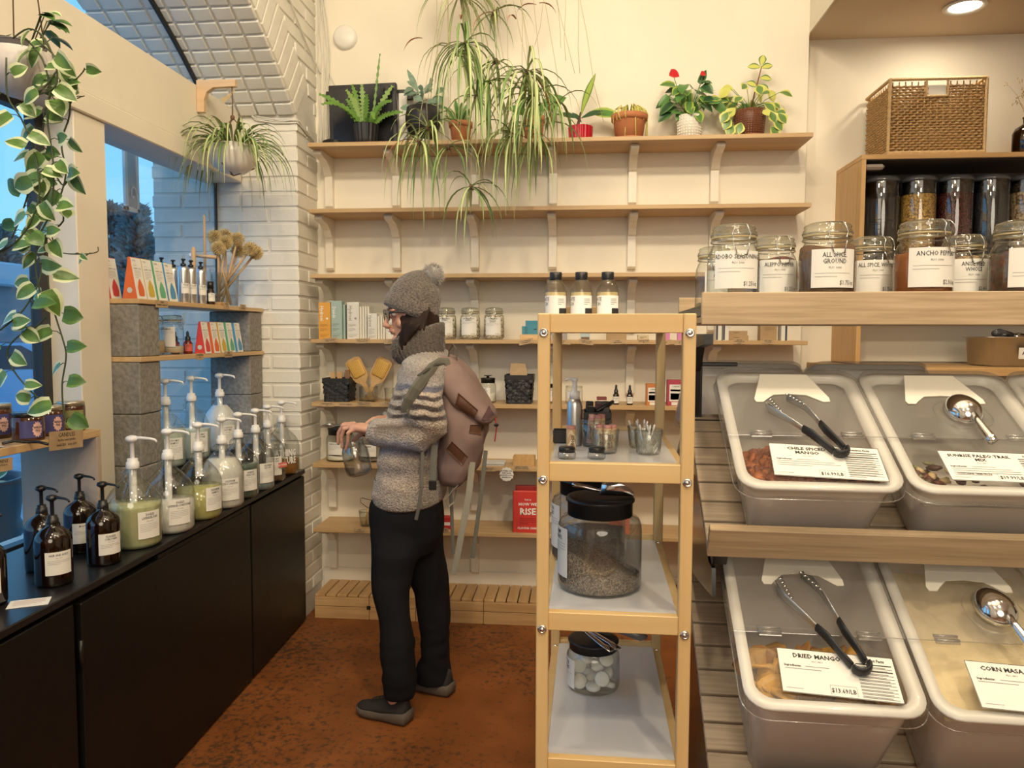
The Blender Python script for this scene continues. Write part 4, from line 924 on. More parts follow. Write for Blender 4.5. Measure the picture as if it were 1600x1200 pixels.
def tent(loc, col, lab, w_=.056, h=.148, L=.064, grp='tent-shaped shampoo bar cartons'):
    t = thing('shampoo_carton', lab, 'carton', loc, 0, grp); cm = P('tent_'+'_'.join('%d' % (c*99) for c in col), col, .5)
    pr = [(-w_/2, 0), (w_/2, 0), (.004, h), (-.004, h)]
    G().prism(pr, -L/2, L/2, 0, None, 'xz').build('carton_side', [cm], t)
    # white sloped front panel facing the room
    a = math.atan2(w_/2-.004, h); M = T3(w_/2+.0006, 0, 0) @ RY(-a) @ RZ(PI/2) @ RX(PI/2)
    g = G(); g.box((0, h/2, 0), (L-.001, h, .001), 0, .0002, M)
    g.text('HIBAR', .009, M @ T3(-L*.22, h*.93, .001), 1, 0, sx=.8)
    smalltext(g, -L*.36, L*.30, h*.82, 1, .01, M @ T3(0, 0, .001), 1, .001); g.text('SHAMPOO BAR', .0085, M @ T3(0, h*.74, .001), 1, .01, sx=.8)
    smalltext(g, -L*.36, L*.30, h*.68, 5, .006, M @ T3(0, 0, .001), 1, .0011)
    g.add([(p[0]*.022, h*.06+p[1]*h*.44, .0012) for p in ((-.8, .05), (-.5, 0), (.5, 0), (.8, .05), (.95, .35), (.75, .62), (.3, .9), (.1, 1), (-.3, .85), (-.8, .5))], [[0, 1, 2, 3, 4, 5, 6, 7, 8, 9]], 2, False, M)
    g.build('front_panel', [PAPER, GREYINK, cm], t)
    g = G(); g.lathe([(.0, 0), (.010, 0)], 18, 0, T3(0, -L/2-.0006, h*.2) @ RX(PI/2)); g.build('round_logo', [P('logo_pale', (.55, .6, .65), .5)], t)
REDC, ORC, YEC, GRC, BLC = (.62, .06, .06), (.70, .15, .04), (.58, .42, .05), (.12, .42, .24), (.08, .30, .55)
for y, c, nm, bk in ((2.656, ORC, 'orange', ''), (2.722, YEC, 'yellow', ''), (2.798, GRC, 'green', ''), (2.872, BLC, 'blue', '')):
    tent((-1.618, y, ZB1), c, '%s tent carton on the upper block shelf' % nm, L=.062)
tent((-1.715, 2.655, ZB1), REDC, 'red tent carton standing behind the orange one on the upper block shelf')
for y, c, nm in ((3.125, REDC, 'red'), (3.205, ORC, 'orange'), (3.275, YEC, 'yellow'), (3.352, GRC, 'green'), (3.432, BLC, 'blue')):
    tent((-1.606, y, ZB2), c, '%s tent carton on the lower block shelf' % nm, .048, .135, .055)
ALU = P('brushed_aluminium', (.66, .67, .68), .32, 1)
def alub(loc, lab, label=True, r=.0225, h=.135, capm=BLACKP, capw=.62, grp=None):
    t = thing('aluminium_pump_bottle', lab, 'bottle', loc, 0, grp)
    G().lathe([(0, 0), (r*.96, 0), (r, .003), (r, h), (r*.93, h+.008), (r*.7, h+.015), (r*.5, h+.017)], 26).build('bottle_body', [ALU], t)
    g = G(); s = capw; z = h+.016
    g.lathe([(0, z), (.018*s, z), (.018*s, z+.018*s), (.008*s, z+.02*s), (.007*s, z+.038*s), (.013*s, z+.04*s), (.012*s, z+.05*s), (0, z+.052*s)], 14); g.tube([(0, 0, z+.046*s), (.02*s, 0, z+.046*s), (.03*s, 0, z+.042*s)], .004*s, 6, 0, RZ(-.6)); g.build('pump', [capm], t)
    if label: cyl_label(r, .038, .042, h*.45, -.65, ('SUNSCREEN', 'LOTION'), 'label', t, None, None, 2, .006, sx=.7)
for k, (x, y, l_) in enumerate(((-1.705, 2.99, 0), (-1.712, 3.09, 0), (-1.645, 3.05, 1), (-1.645, 3.112, 1), (-1.640, 3.185, 1))):
    alub((x, y, ZB1), ('rear aluminium pump bottle behind the green tent carton', 'second rear aluminium pump bottle', 'first labelled aluminium pump bottle beside the blue carton', 'middle labelled aluminium pump bottle', 'last labelled aluminium pump bottle before the brush vase')[k], l_)
t = thing('amber_jar', 'little amber bottle with a black cap among the brushes', 'bottle', (-1.618, 3.225, ZB1)); G().lathe([(0, 0), (.016, 0), (.018, .004), (.018, .055), (.012, .068), (.012, .075)], 18).build('bottle_body', [AMB], t)
G().lathe([(.013, .07), (.014, .07), (.014, .10), (0, .102)], 14).build('cap', [BLACKP], t); cyl_label(.018, .034, .035, .032, -.7, ('HAIR',), 'label', t, None, None, 2, .007)
o = G().box((0, 0, .007), (.05, .075, .014), 0, .003).build('wooden_dish', [WB], None, (-1.618, 3.30, ZB1)); tag(o, 'small wooden soap dish on the upper block shelf', 'dish')
# vase of dish brushes
vx, vy = -1.655, 3.44
t = thing('glass_vase', 'clear glass vase full of wooden brushes on the upper block shelf', 'vase', (vx, vy, ZB1))
G().lathe([(0, .0), (.052, 0), (.056, .006), (.062, .15), (.064, .152), (.060, .15), (.054, .008), (0, .006)], 30).build('vase_body', [JARG], t)
SISAL = P('sisal_bristle', (.72, .56, .28), .8, noise=.25, nscale=90); STK = WOOD('pale_stick', (.62, .44, .26), (.52, .34, .19), .6, 10, (.1, 1, 1), 2, .5, 50)
hg = G(); rq = random.Random(5)
for i in range(170):
    z = 1-2*(i+.5)/170; a = i*2.39996; q = math.sqrt(1-z*z); d = Vector((q*math.cos(a), q*math.sin(a), z))
    s1 = d.orthogonal().normalized(); s2 = d.cross(s1); tip = d*(.034+rq.uniform(-.002, .002)); b0 = d*.017
    hg.add([b0+s1*.0022, b0+s2*.0022, b0-s1*.0022, b0-s2*.0022, tip+s1*.0016, tip+s2*.0016, tip-s1*.0016, tip-s2*.0016], [[0, 1, 5, 4], [1, 2, 6, 5], [2, 3, 7, 6], [3, 0, 4, 7], [4, 5, 6, 7]], 0, False)
hme = hg.mesh('bristle_head', [SISAL])
# heads: pixel targets in the plane y = 3.45
for k, (u, v, yy) in enumerate(((335, 370, 3.43), (341, 388, 3.38), (352, 379, 3.42), (351, 368, 3.50), (371, 374, 3.47), (391, 389, 3.42), (400, 395, 3.48), (372, 392, 3.55))):
    h_ = onY(u, v, yy); b0 = Vector((vx+R.uniform(-.035, .035)-(h_.x-vx)*.35, vy+R.uniform(-.03, .03), ZB1+.01)); d = h_-b0; L = d.length
    t = thing('dish_brush', ('long handled dish brush with a round bristle head, %s in the vase' % ('far left', 'lowest at the left', 'left of the middle', 'behind at the top', 'at the middle right', 'lower right', 'far right', 'behind at the right')[k]), 'brush', b0, d.to_track_quat('Z', 'Y').to_euler(), 'round dish brushes in the vase')
    G().tube([(0, 0, 0), (0, 0, L*.5), (0, 0, L)], [.0055, .006, .005], 7).build('stick', [STK], t)
    b = inst('bristle_head', hme, t, (0, 0, L)); stuff(b)
for k, (u0, v0, u1, v1, yy, rr0, lab) in enumerate(((321, 470, 319, 336, 3.35, .006, 'tall thin wooden pole standing behind the aluminium bottles'), (303, 470, 302, 386, 3.22, .010, 'rounded wooden brush handle sticking up behind the bottles'))):
    a, b = onY(u0, v0, yy), onY(u1, v1, yy); a.z = ZB1; o = G().tube([(0, 0, 0), (b-a)*.97, b-a], [rr0, rr0, rr0*.6], 8).build('wooden_stick', [STK], None, a); tag(o, lab, 'stick')
a, b = onY(303, 399, 3.30), onY(338, 402, 3.30); t = thing('bath_brush', 'bath brush with a white round end lying across behind the bottles', 'brush', a); G().tube([(0, 0, 0), b-a], .008, 8).build('handle', [STK], t); G().tube([(-.02, 0, 0), (.0, 0, 0)], [.01, .012], 10).build('end_knob', [WHITEP], t)
# lower board jars and droppers
HM = P('hair_mask', (.50, .38, .25), .6)
kilner('clip jar labelled HAIR MASK behind the near block column', (-1.68, 2.875, ZB2), .042, .155, HM, .5, ('HAIR MASK',), None, 0, -20, 3, 1.6, .5, .42, .010, name='hair_mask_jar')
kilner('clip jar labelled HAIR MASK beside the red droppers', (-1.66, 2.975, ZB2), .045, .158, P('pale_mask', (.62, .52, .38), .6), .28, ('HAIR MASK',), None, 0, -10, 3, 1.6, .5, .45, .010, name='hair_mask_jar')
for k, (x, y) in enumerate(((-1.70, 3.07), (-1.645, 3.072))):
    t = thing('dropper_bottle', ('red bottle with black dropper half hidden by a jar', 'red labelled dropper bottle left of the red carton')[k], 'bottle', (x, y, ZB2)); G().lathe([(0, 0), (.017, 0), (.0185, .003), (.0185, .045), (.010, .056)], 18).build('bottle_body', [P('dark_red_glass', (.15, .015, .01), .2)], t)
    G().lathe([(.011, .054), (.0115, .07), (.006, .074), (.0055, .09), (0, .096)], 12).build('dropper_cap', [BLACKP], t); cyl_label(.0185, .034, .03, .026, -.8, ('FACE OIL',), 'label', t, None, [P('coral_label', (.62, .12, .08), .5), INK, INK], 1, .006)
for (u, v, xx, ln, lab, wd) in ((253, 475, -1.580, ('HIBAR', 'SHAMPOO BAR $15'), 'kraft tag under the green tent carton', .085), (354, 477.5, -1.580, ('BRUSH', '$7'), 'kraft tag under the brush vase, left one', .05), (379.5, 480.5, -1.580, ('BOTTLE', 'BRUSH $9'), 'kraft tag under the brush vase, right one', .06), (312, 557, -1.580, ('CONDITIONER', '$15'), 'kraft tag under the red carton of the lower board', .06), (357, 553.5, -1.580, ('HIBAR', 'CONDITIONER $15'), 'kraft tag under the green carton of the lower board', .075)):
    p = onX(u, v, xx); g = G(); g.box((0, 0, 0), (.0012, wd, .028), 0, .0002); M = T3(.001, 0, 0) @ RZ(PI/2) @ RX(PI/2)
    for q, s_ in enumerate(ln): g.text(s_, .008, M @ T3(0, .006-q*.01, 0), 1, .02)
    o = g.build('price_tag', [KRAFT, INK], None, p); tag(o, lab, 'price tag')
# ---- candle crate shelf
PLY = WOOD('grey_plywood', (.50, .40, .32), (.44, .34, .26), .5, 8, (.08, 1, 1), 2, .4, 40)
t = thing('candle_shelf', 'birch crate shelf of candles at the left window', 'shelf', (-1.66, 2.29, ZC))
G().bx((-.13, -1.5, .3475), (.13, .012, .370), 0, .0015).build('board', [WOOD('shelf_pine_y', (.66, .46, .24), (.54, .35, .17))], t)
G().bx((-.13, -.010, 0), (.13, .012, .347), 0, .0015).build('end_panel', [PLY], t)
ZK = ZC+.370
CGL = P('candle_amber', (.07, .022, .008), .12, coat=.5)
def candle(p, r, h, lc, lab, lidm, la=-40):
    t = thing('candle_jar', lab, 'candle', p, 0, 'candle jars on the birch shelf')
    G().lathe([(0, 0), (r*.93, 0), (r, .004), (r, h*.82), (r*.93, h*.86)], 30).build('jar_body', [CGL], t)
    G().lathe([(r*.9, h*.85), (r*.97, h*.85), (r*.97, h*.98), (r*.94, h), (0, h)], 30).build('lid', [lidm], t)
    g = cyl_label(r, r*1.5, h*.6, h*.42, math.radians(la), (), 'label', t, None, [lc, INK, GREYINK], 0)
    g = G(); rb_ = r+.0018; n = 26
    ring = [((.021+.0022*(-1)**i)*math.cos(2*PI*i/n)*.62, (.021+.0022*(-1)**i)*math.sin(2*PI*i/n)) for i in range(n)]
    f = lambda a, b: (rb_*math.cos(math.radians(la)+.32+a/rb_), rb_*math.sin(math.radians(la)+.32+a/rb_), h*.42+b)
    g.add([f(0, 0)]+[f(a, b) for a, b in ring], [[0, i+1, (i+1) % n+1] for i in range(n)], 0); rb_ += .0008
    for q, s_ in enumerate(('WILD', 'FIG')): g.text(s_, .0085, None, 1, .02, bend=lambda a, b, q=q: f(a, b+.005-q*.009))
    g.build('starburst_sticker', [P('pink_sticker', (.80, .50, .45), .5), INK], t)
NVY = P('violet_blue_label', (.07, .07, .22), .5); OLV = P('olive_label', (.28, .28, .11), .5)
BLID = P('black_lid_gloss', (.02, .022, .028), .25, .3); BRS = P('pale_gold_lid', (.62, .58, .45), .28, .9)
candle((-1.63, 1.915, ZK), .043, .078, NVY, 'black-lidded violet candle jar cut by the left edge', BLID)
candle((-1.578, 2.045, ZK), .042, .080, NVY, 'black-lidded candle jar with a violet label in front', BLID)
candle((-1.705, 2.075, ZK), .045, .100, NVY, 'candle jar with a pale gold lid behind the black-lidded ones', BRS)
candle((-1.60, 2.155, ZK), .048, .088, NVY, 'wide candle jar under the vine leaves with a violet label', BRS)
candle((-1.600, 2.262, ZK), .040, .092, OLV, 'candle jar with an olive label at the end of the shelf', BRS)
g = G(); g.tube([(0, 0, .006), (.01, .03, .009), (.03, .05, .004), (.06, .06, .003), (.09, .055, -.002)], .004, 6); o = g.build('cord_loop', [BLACKP], None, (-1.565, 1.93, ZK)); tag(o, 'short black cord on the candle shelf edge', 'cord')
g = G(); g.loft([[(x, y+.01*math.sin(8*x), .003+.004*math.sin(20*x+i)) for x in [i2*.012 for i2 in range(7)]] for i, y in enumerate((0, .03, .06, .09))], 0, None, True, (False, False), False); o = g.build('white_cloth', [WHITEP], None, (-1.61, 1.83, ZK)); tag(o, 'folded white cloth at the left end of the candle shelf', 'cloth')
for (u, v, ln, lab, wd, hh, sz, tl) in ((104, 687, ('CANDLES', 'by the wax smiths', 'small $20   large $30'), 'handwritten kraft sign CANDLES on the shelf edge', .15, .055, .017, .06), (2, 727, ('CANDLE', 'LOTION $16'), 'kraft sign cut by the left edge on the candle shelf', .08, .035, .012, .05)):
    p = onX(u, v, -1.528); g = G(); g.box((0, 0, 0), (.0012, wd, hh), 0, .0003); M = T3(.001, 0, 0) @ RZ(PI/2) @ RX(PI/2)
    for q, s_ in enumerate(ln): g.text(s_, sz*(1 if q == 0 else .62), M @ T3(0, hh*.28-q*sz*.85, 0), 1, .01)
    o = g.build('handwritten_sign', [KRAFT, INK], None, p, (-tl, 0, 0)); tag(o, lab, 'sign')

# ================================================================ CENTRE CART
CWD = WOOD('cart_pine', (.74, .53, .26), (.66, .44, .19), .42, 7, (.06, 1, 1), 2, .35, 40)
CWX = WOOD('cart_pine_rail', (.74, .53, .26), (.66, .44, .19), .42, 7, (.06, 1, 1), 0, .35, 40)
WSH = P('white_melamine', (.68, .69, .72), .22)
kx, ky, kw, kd, pw = -.0868, 1.4567, .2954, .62, .0235
cart = thing('shelf_unit', 'narrow pine shelf unit with white shelves in the centre aisle', 'shelf unit', (kx, ky, 0), -.0102)
for x in (0, kw-pw):
    for y in (0, kd-.032): G().bx((x, y, 0), (x+pw, y+.032, 1.49), 0, .002).build('post', [CWD], cart)
LV = [1.4895, 1.205, .912, .619, .33, .07]
bolt = G().lathe([(0, .004), (.004, .004), (.0045, .0015), (.0048, .003), (.008, .003), (.009, 0)], 14).mesh('bolt', [CHROME])
for k, z in enumerate(LV):
    for y in (.004, kd-.025):
        rh = .036
        G().bx((pw, y, z-rh), (kw-pw, y+.020, z), 0, .0012).build('rail', [CWX], cart)
    for x in (.003, kw-.021): G().bx((x, .032, z-.030), (x+.018, kd-.032, z-.014), 0, .001).build('side_rail', [CWD], cart)
    G().bx((pw*.9, .024, z-.022), (kw-pw*.9, kd-.026, z-.009), 0, .0006).build('shelf_panel', [WSH], cart)
    for x in (pw/2, kw-pw/2):
        for y, s in ((0, 1),): inst('bolt', bolt, cart, (x, y-.0005, z-.033 if k else z-.036), (PI/2, 0, 0))
        inst('bolt', bolt, cart, (x, kd-.0325, z-.02), (PI/2, 0, 0))
MW = GLASS('bottle_glass', (.93, .92, .86), .15, .02, 0, edge=.55)
for k, u in enumerate((868, 908, 949)):
    p = onY(u, 489, 1.80); r_ = .0255
    t = thing('mouthwash_bottle', 'black-capped clear mouthwash bottle on the cart top, %s one' % ('left', 'middle', 'right')[k], 'bottle', (p.x, 1.80, 1.4815), 0, 'mouthwash bottles on the cart top')
    G().lathe([(0, 0), (r_*.94, 0), (r_, .003), (r_, .068), (r_*.92, .080), (r_*.6, .092), (.0125, .096), (.0125, .102)], 26).build('bottle_body', [MW], t)
    G().lathe([(.0, .094), (.0135, .094), (.0145, .096), (.0145, .112), (.013, .113), (0, .113)], 20).build('cap', [BLACKP], t)
    G().lathe([(0, .003), (r_*.93, .004), (r_*.93, .066), (0, .066)], 20).build('contents', [P('pale_tablet_fill', (.62, .50, .26), .6, noise=.3, nscale=120)], t)
    g = G(); A = 2.4; rb_ = r_+.0006; n = 12; V = []
    for i in range(n+1):
        a = -PI/2-A/2+A*i/n
        for z in (.012, .058): V.append((rb_*math.cos(a), rb_*math.sin(a), z))
    g.add(V, [[2*i, 2*i+2, 2*i+3, 2*i+1] for i in range(n)], 0, True); rb_ += .0005
    bd = lambda da, zz: (lambda a, b: (rb_*math.cos(-PI/2+da+a/rb_), rb_*math.sin(-PI/2+da+a/rb_), zz+b))
    g.text('ATE\nSH', .012, None, 1, .0, bend=bd(-.85, .044), sx=.7); smalltext(g, -.008, .008, .010, 4, .004, None, 1, .0008, bend=bd(.55, .040))
    g.add([bd(.35+.28*i, .012)(0, b) for i in range(4) for b in (0, .017)], [[0, 2, 3, 1], [2, 4, 5, 3], [4, 6, 7, 5]], 1)
    g.build('label', [PAPER, INK], t)
for k, u in enumerate((889, 929)):
    p = onY(u, 480, 1.86); o = G().box((0, 0, .0175), (.016, .03, .035), 0, .001).build('wood_block', [PINE], None, (p.x, 1.86, 1.4815)); tag(o, ('small pine block between the left and middle bottles', 'small pine block between the middle and right bottles')[k], 'block')
zs = 1.1965
# silver pump bottle
p = (-.019, 1.757)
t = thing('aluminium_pump_bottle', 'tall aluminium bottle with a white pump on the cart', 'bottle', (p[0], p[1], zs)); r_ = .0175
G().lathe([(0, 0), (r_*.96, 0), (r_, .003), (r_, .088), (r_*.94, .098), (r_*.75, .106), (r_*.5, .108)], 28).build('bottle_body', [ALU], t)
g = G(); g.lathe([(0, .106), (.0115, .106), (.012, .124), (.006, .126), (.005, .146), (.0075, .148), (.007, .155), (0, .156)], 18); g.tube([(.005, 0, .152), (-.012, -.002, .153), (-.021, -.004, .150)], .003, 6); g.build('pump', [WPL], t)
BKC = P('black_card', (.012, .012, .014), .45)
def openbox(lab, c, w_, d, h, name='black_tray_box', mt=None):
    t = thing(name, lab, 'box', c); mt = mt or BKC
    g = G(); g.bx((-w_/2, -d/2, 0), (w_/2, d/2, .002), 0, .0005); g.bx((-w_/2, -d/2, .002), (w_/2, -d/2+.002, h), 0, .0005); g.bx((-w_/2, d/2-.002, .002), (w_/2, d/2, h), 0, .0005); g.build('tray', [mt], t)
    for s in (-1, 1): G().bx((s*w_/2-.001, -d/2+.002, .002), (s*w_/2+.001, d/2-.002, h), 0, .0004).build('end_wall', [mt], t)
    return t
openbox('black box packed with cosmetic tubes on the cart', (.034, 1.815, zs), .062, .085, .075)
for k in range(9):
    i, j = k % 3, k//3; a = R.uniform(-.3, .3)
    o = G().box((0, 0, .042), (.018, .013, .085), 0, .002).build('cosmetic_tube', [[BLACKP, P('plum_card', (.10, .04, .05), .4), P('charcoal', (.05, .048, .05), .4)][k % 3]], None, (.034+(i-1)*.0195, 1.79+j*.024, zs+.0025+.004*j), (R.uniform(-.08, .08), a*.25, a*.4)); tag(o, ('dark cosmetic tube in the black box, %s row, %s' % (('front', 'middle', 'back')[j], ('left', 'centre', 'right')[i])), 'tube', 'dark cosmetic tubes in the black box')
o = G().box((0, 0, .004), (.024, .016, .008), 0, .001).build('cosmetic_box', [P('coral_box', (.6, .12, .1), .4)], None, (.045, 1.86, zs+.096)); tag(o, 'coral cosmetic box topping the dark tubes', 'box')
for k in range(5):
    o = G().tube([(0, 0, 0), (.03, .004, .006)], .0045, 8).build('cosmetic_pencil', [BLACKP], None, (.030+.006*k, 1.775+.003*k, zs+.078+.003*k), (0, 0, .5+.1*k)); tag(o, 'short black pencil lying at the front right of the black box', 'pencil', 'black pencils lying on the black box')
openbox('small empty black tray left of the aluminium bottle', (-.051, 1.805, zs), .034, .045, .030)
GL2 = GLASS('cut_glass', (.94, .95, .93), .35, .08, edge=.55)
def quilt(c, lab, r=.030, h=.052, pattern=True):
    t = thing('quilted_jar', lab, 'jar', c)
    G().lathe([(0, .001), (r*.76, 0), (r*.82, .004), (r*.96, h*.80), (r*.93, h*.83), (r*1.0, h*.86), (r*1.0, h*.90), (r*.96, h*.92), (r*1.0, h*.95), (r*.97, h), (r*.93, h), (r*.9, h*.8), (r*.78, .004)], 26).build('jar_body', [GL2], t)
    if pattern:
        g = G()
        for q in range(16):
            for s in (-1, 1):
                g.tube([(r*(.825+.14*f)*math.cos(2*PI*q/16+s*f*1.0), r*(.825+.14*f)*math.sin(2*PI*q/16+s*f*1.0), .004+f*h*.70) for f in (0, .33, .66, 1)], .0006, 4, 0, None, False, False)
        stuff(g.build('cut_pattern', [GL2], t))
    return t
LB = P('kraft_tube', (.62, .42, .24), .6, noise=.15, nscale=40); LBW = P('pale_wave', (.74, .62, .42), .6); LBR = P('rose_cap', (.55, .25, .22), .5); LBP = P('pink_tube', (.72, .42, .38), .5)
def balm(loc, rot, lab, pink=False, r=.0085, h=.052):
    t = thing('balm_tube', lab, 'tube', loc, rot, 'paper lip balm tubes on the cart')
    g = G(); g.lathe([(0, 0), (r, 0), (r, h), (0, h)], 18, 0); n = 10
    for q in range(2):
        V = []
        for i in range(n+1):
            a = -2.6+2.2*i/n; zc = h*(.35+.4*q)+.006*math.sin(3*a+q)
            for dz in (-.004, .004): V.append(((r+.0004)*math.cos(a), (r+.0004)*math.sin(a), zc+dz))
        g.add(V, [[2*i, 2*i+2, 2*i+3, 2*i+1] for i in range(n)], 1, True)
    g.text('ETHIQUE', .009, RZ(0), 2, .02, bend=lambda a, b: ((r+.001)*math.cos(-PI/2+b/r), (r+.001)*math.sin(-PI/2+b/r), h*.42-a), sx=.8)
    g.build('paper_tube', [LBP if pink else LB, LBW, INK], t)
    G().lathe([(r*.96, h*1.01), (r*.97, h*1.14), (0, h*1.15)], 16).build('cap', [LBR if not pink else LBP], t)
balm((-.025, 1.672, zs), (0, 0, .3), 'single paper balm tube standing left of the tube jars', h=.048, r=.0105)
quilt((.030, 1.752, zs), 'rear quilted glass jar of balm tubes', .037, .062)
for k, (dx, dy) in enumerate(((-.014, .004), (.012, .010), (.002, -.012))): balm((.030+dx, 1.752+dy, zs+.006), (0, R.uniform(-.1, .1), R.uniform(-.5, .5)), ('pink topped balm tube in the rear quilted jar', 'right balm tube in the rear quilted jar', 'front balm tube in the rear quilted jar')[k], k == 0, h=.058)
quilt((.049, 1.652, zs), 'front quilted glass jar of balm tubes beside a black-lidded pot', .030, .052, False)
for k, (dx, dy) in enumerate(((-.010, .003), (.012, .004), (.003, -.010))): balm((.049+dx, 1.652+dy, zs+.006), (0, dx*6, R.uniform(-.5, .5)), ('left balm tube in the front quilted jar', 'right leaning balm tube in the front quilted jar', 'middle balm tube in the front quilted jar')[k], False, h=.048)
for k, c in enumerate(((-.032, 1.568), (.029, 1.572))):
    t = thing('balm_pot', ('black-lidded glass balm pot at the front left of the cart shelf', 'black-lidded glass balm pot in front of the tube jar')[k], 'pot', (c[0], c[1], zs))
    G().lathe([(0, 0), (.017, 0), (.0185, .002), (.0185, .012), (.016, .014)], 24).build('jar_body', [GL2], t); G().lathe([(.0155, .013), (.0168, .013), (.0168, .022), (.0155, .024), (0, .0242)], 24).build('lid', [BLACKP], t)
SW = P('cotton_white', (.85, .84, .82), .8)
quilt((.129, 1.742, zs), 'rear quilted glass jar of cotton swabs', .029, .050)
quilt((.140, 1.650, zs), 'front quilted glass jar of cotton swabs', .031, .053)
for k in range(9):
    fr_ = k < 4; c = (.140, 1.650) if fr_ else (.129, 1.742); a = k*1.3+.4; t = thing('cotton_swab', 'cotton swab in the %s quilted jar, leaning its own way' % ('front' if fr_ else 'rear'), 'swab', (c[0]+.010*math.cos(a), c[1]+.010*math.sin(a), zs+.006), (R.uniform(-.3, .1), R.uniform(-.35, .35), 0), 'cotton swabs in the %s jar' % ('front' if fr_ else 'rear'))
    G().tube([(0, 0, 0), (0, 0, .052)], .0009, 5).build('stick', [SW], t); G().lathe([(0, .044), (.0018, .046), (.0024, .051), (.0018, .056), (0, .058)], 8).build('cotton_tip', [SW], t)
# big jars on the third shelf
zt = .9035
SEED = GRAIN('hulled_seed', (.60, .48, .34), (.20, .15, .11), 330, .7, (.12, .09, .07))
JB = GLASS('big_jar_glass', (.86, .87, .87), .25, .04, .10, (.5, .5, .5), edge=.5)
def bigjar(lab, c, fillv, slope, lbl, s=1.0):
    t = lidjar(lab, c, .0905*s, .205*s, None, .3, False, tint=JB, neck=.76, over=1.02, seg=48)
    fill_mesh(.0905*s*.962, .006, .205*s*fillv, slope, 40, 7, .004).build('contents', [SEED], t)
    g = cyl_label(.0905*s, .075, .105, .085, math.radians(197), lbl, 'label', t, None, None, 4, .012); return t
bigjar('large black-lidded jar a third full of hulled seed on the cart', (.039, 1.655, zt), .27, -.040, ('HEMP', 'HEARTS'))
bigjar('large black-lidded jar standing behind the seed jar on the cart', (.016, 1.875, zt), .3, .01, ('CHIA', 'SEED'))
scoop('polished scoop lying on the black lid of the seed jar', (.037, 1.640, zt+.2030), (.0, 0, -.05), .82)
scoop('polished scoop glimpsed on the rear jar lid', (.01, 1.865, zt+.2030), (0, 0, .5), .6)
# tablet jar on the fourth shelf
z8 = .6105
t = lidjar('short jar of white tablets with a black lid on the lower cart shelf', (.030, 1.800, z8), .0625, .122, None, .3, False, tint=JARG, lines=('TUB', 'TABS'), la=197, lw=1.0, lh=.55, lz=.36, ls=.012, neck=.86)
G().lathe([(.050, .094), (.054, .0945), (.053, .098)], 30).build('cork_band', [P('tan_band', (.45, .33, .22), .6)], t)
disc = G().lathe([(0, 0), (.015, 0), (.0175, .0025), (.0175, .010), (.015, .0125), (0, .0125)], 20).mesh('bath_tablet', [P('chalk_white', (.84, .83, .80), .7)])
for k, (x, y, z, rx, ry) in enumerate(((.0, -.040, .012, .1, 0), (-.034, -.020, .018, .9, .5), (.034, -.018, .010, -.2, .3), (.022, -.036, .034, 1.1, -.4), (-.036, .008, .045, 1.2, .8), (.0, .0, .012, .2, .1), (.015, .014, .045, .7, -.7), (-.010, .034, .012, 0, .2), (.036, .022, .020, .5, -.6), (-.020, .010, .062, .4, .5), (.030, -.004, .066, .9, .2))):
    o = inst('bath_tablet', disc, None, (.030+x, 1.800+y, z8+z), (rx, ry, 0)); tag(o, 'white round tablet inside the short jar, %s' % ('lying at the front', 'leaning at the lower left', 'at the lower right', 'standing at the right', 'standing at the left', 'in the middle', 'propped in the middle', 'at the back', 'at the back right', 'high on the left', 'high on the right')[k], 'tablet', 'white tablets in the short jar')
def smalltongs(lab, a, b, spread=.012):
    t = thing('metal_tongs', lab, 'tongs', a); d = Vector(b)-Vector(a); s_ = d.normalized().cross(Vector((0, 0, 1)))*spread
    for s in (-1, 1): G().tube([(0, 0, 0), d*.4+s_*s*.6, d*.8+s_*s, d+s_*s*.7], [(.006, .0015), (.007, .0015), (.008, .002), (.011, .003)], 8, 0, None, True, True, flat=tuple(s_.normalized())).build('arm', [CHROME], t)
    return t
smalltongs('small steel tongs laid over the lid of the tablet jar', (-.01, 1.84, z8+.137), (.078, 1.735, z8+.118))
t = thing('clear_scoop', 'grey translucent scoop handle pointing right off the tablet jar lid', 'scoop', (.04, 1.83, z8+.125)); G().tube([(0, 0, 0), (.04, 0, .004), (.08, -.01, .0), (.105, -.012, -.006), (.118, -.012, -.008)], [.004, .006, .011, .012, .004], 10).build('handle', [P('smoke_plastic', (.16, .16, .17), .15)], t); G().box((0, .0, 0), (.03, .02, .01), 0, .002).build('blade', [P('smoke_plastic', (.16, .16, .17), .15)], t)
# ================================================================ WALL CUBBY, BASKET, DISPENSERS
OAK = WOOD('cabinet_oak', (.60, .38, .17), (.50, .30, .12), .45, 14, (.07, 1, 1), 2, .5, 90)
OAKX = WOOD('cabinet_oak_x', (.60, .38, .17), (.48, .28, .11), .45, 6, (.07, 1, 1), 0, .45, 45)
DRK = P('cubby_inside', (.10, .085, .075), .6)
BX0, BX1, BY0, BZ0, BZ1 = 1.272, 2.75, 3.74, 1.318, 2.283
t = thing('oak_cabinet', 'open oak cabinet of bulk dispensers on the right wall', 'cabinet', (BX0, BY0, BZ0))
G().bx((0, 0, 0), (.021, .36, BZ1-BZ0-.022), 0, .001).build('side_panel', [OAK], t)
G().bx((0, 0, BZ1-BZ0-.0215), (BX1-BX0, .36, BZ1-BZ0), 0, .001).build('top_panel', [OAKX], t)
G().bx((.022, .004, BZ1-BZ0-.0245), (BX1-BX0, .355, BZ1-BZ0-.022), 0, .0005).build('top_lining', [DRK], t)
G().bx((.022, .348, .275), (BX1-BX0, .358, BZ1-BZ0-.025), 0, .0005).build('back_panel', [DRK], t)
G().bx((.022, .348, 0), (BX1-BX0, .358, .272), 0, .0005).build('lower_back_panel', [WALLC], t)
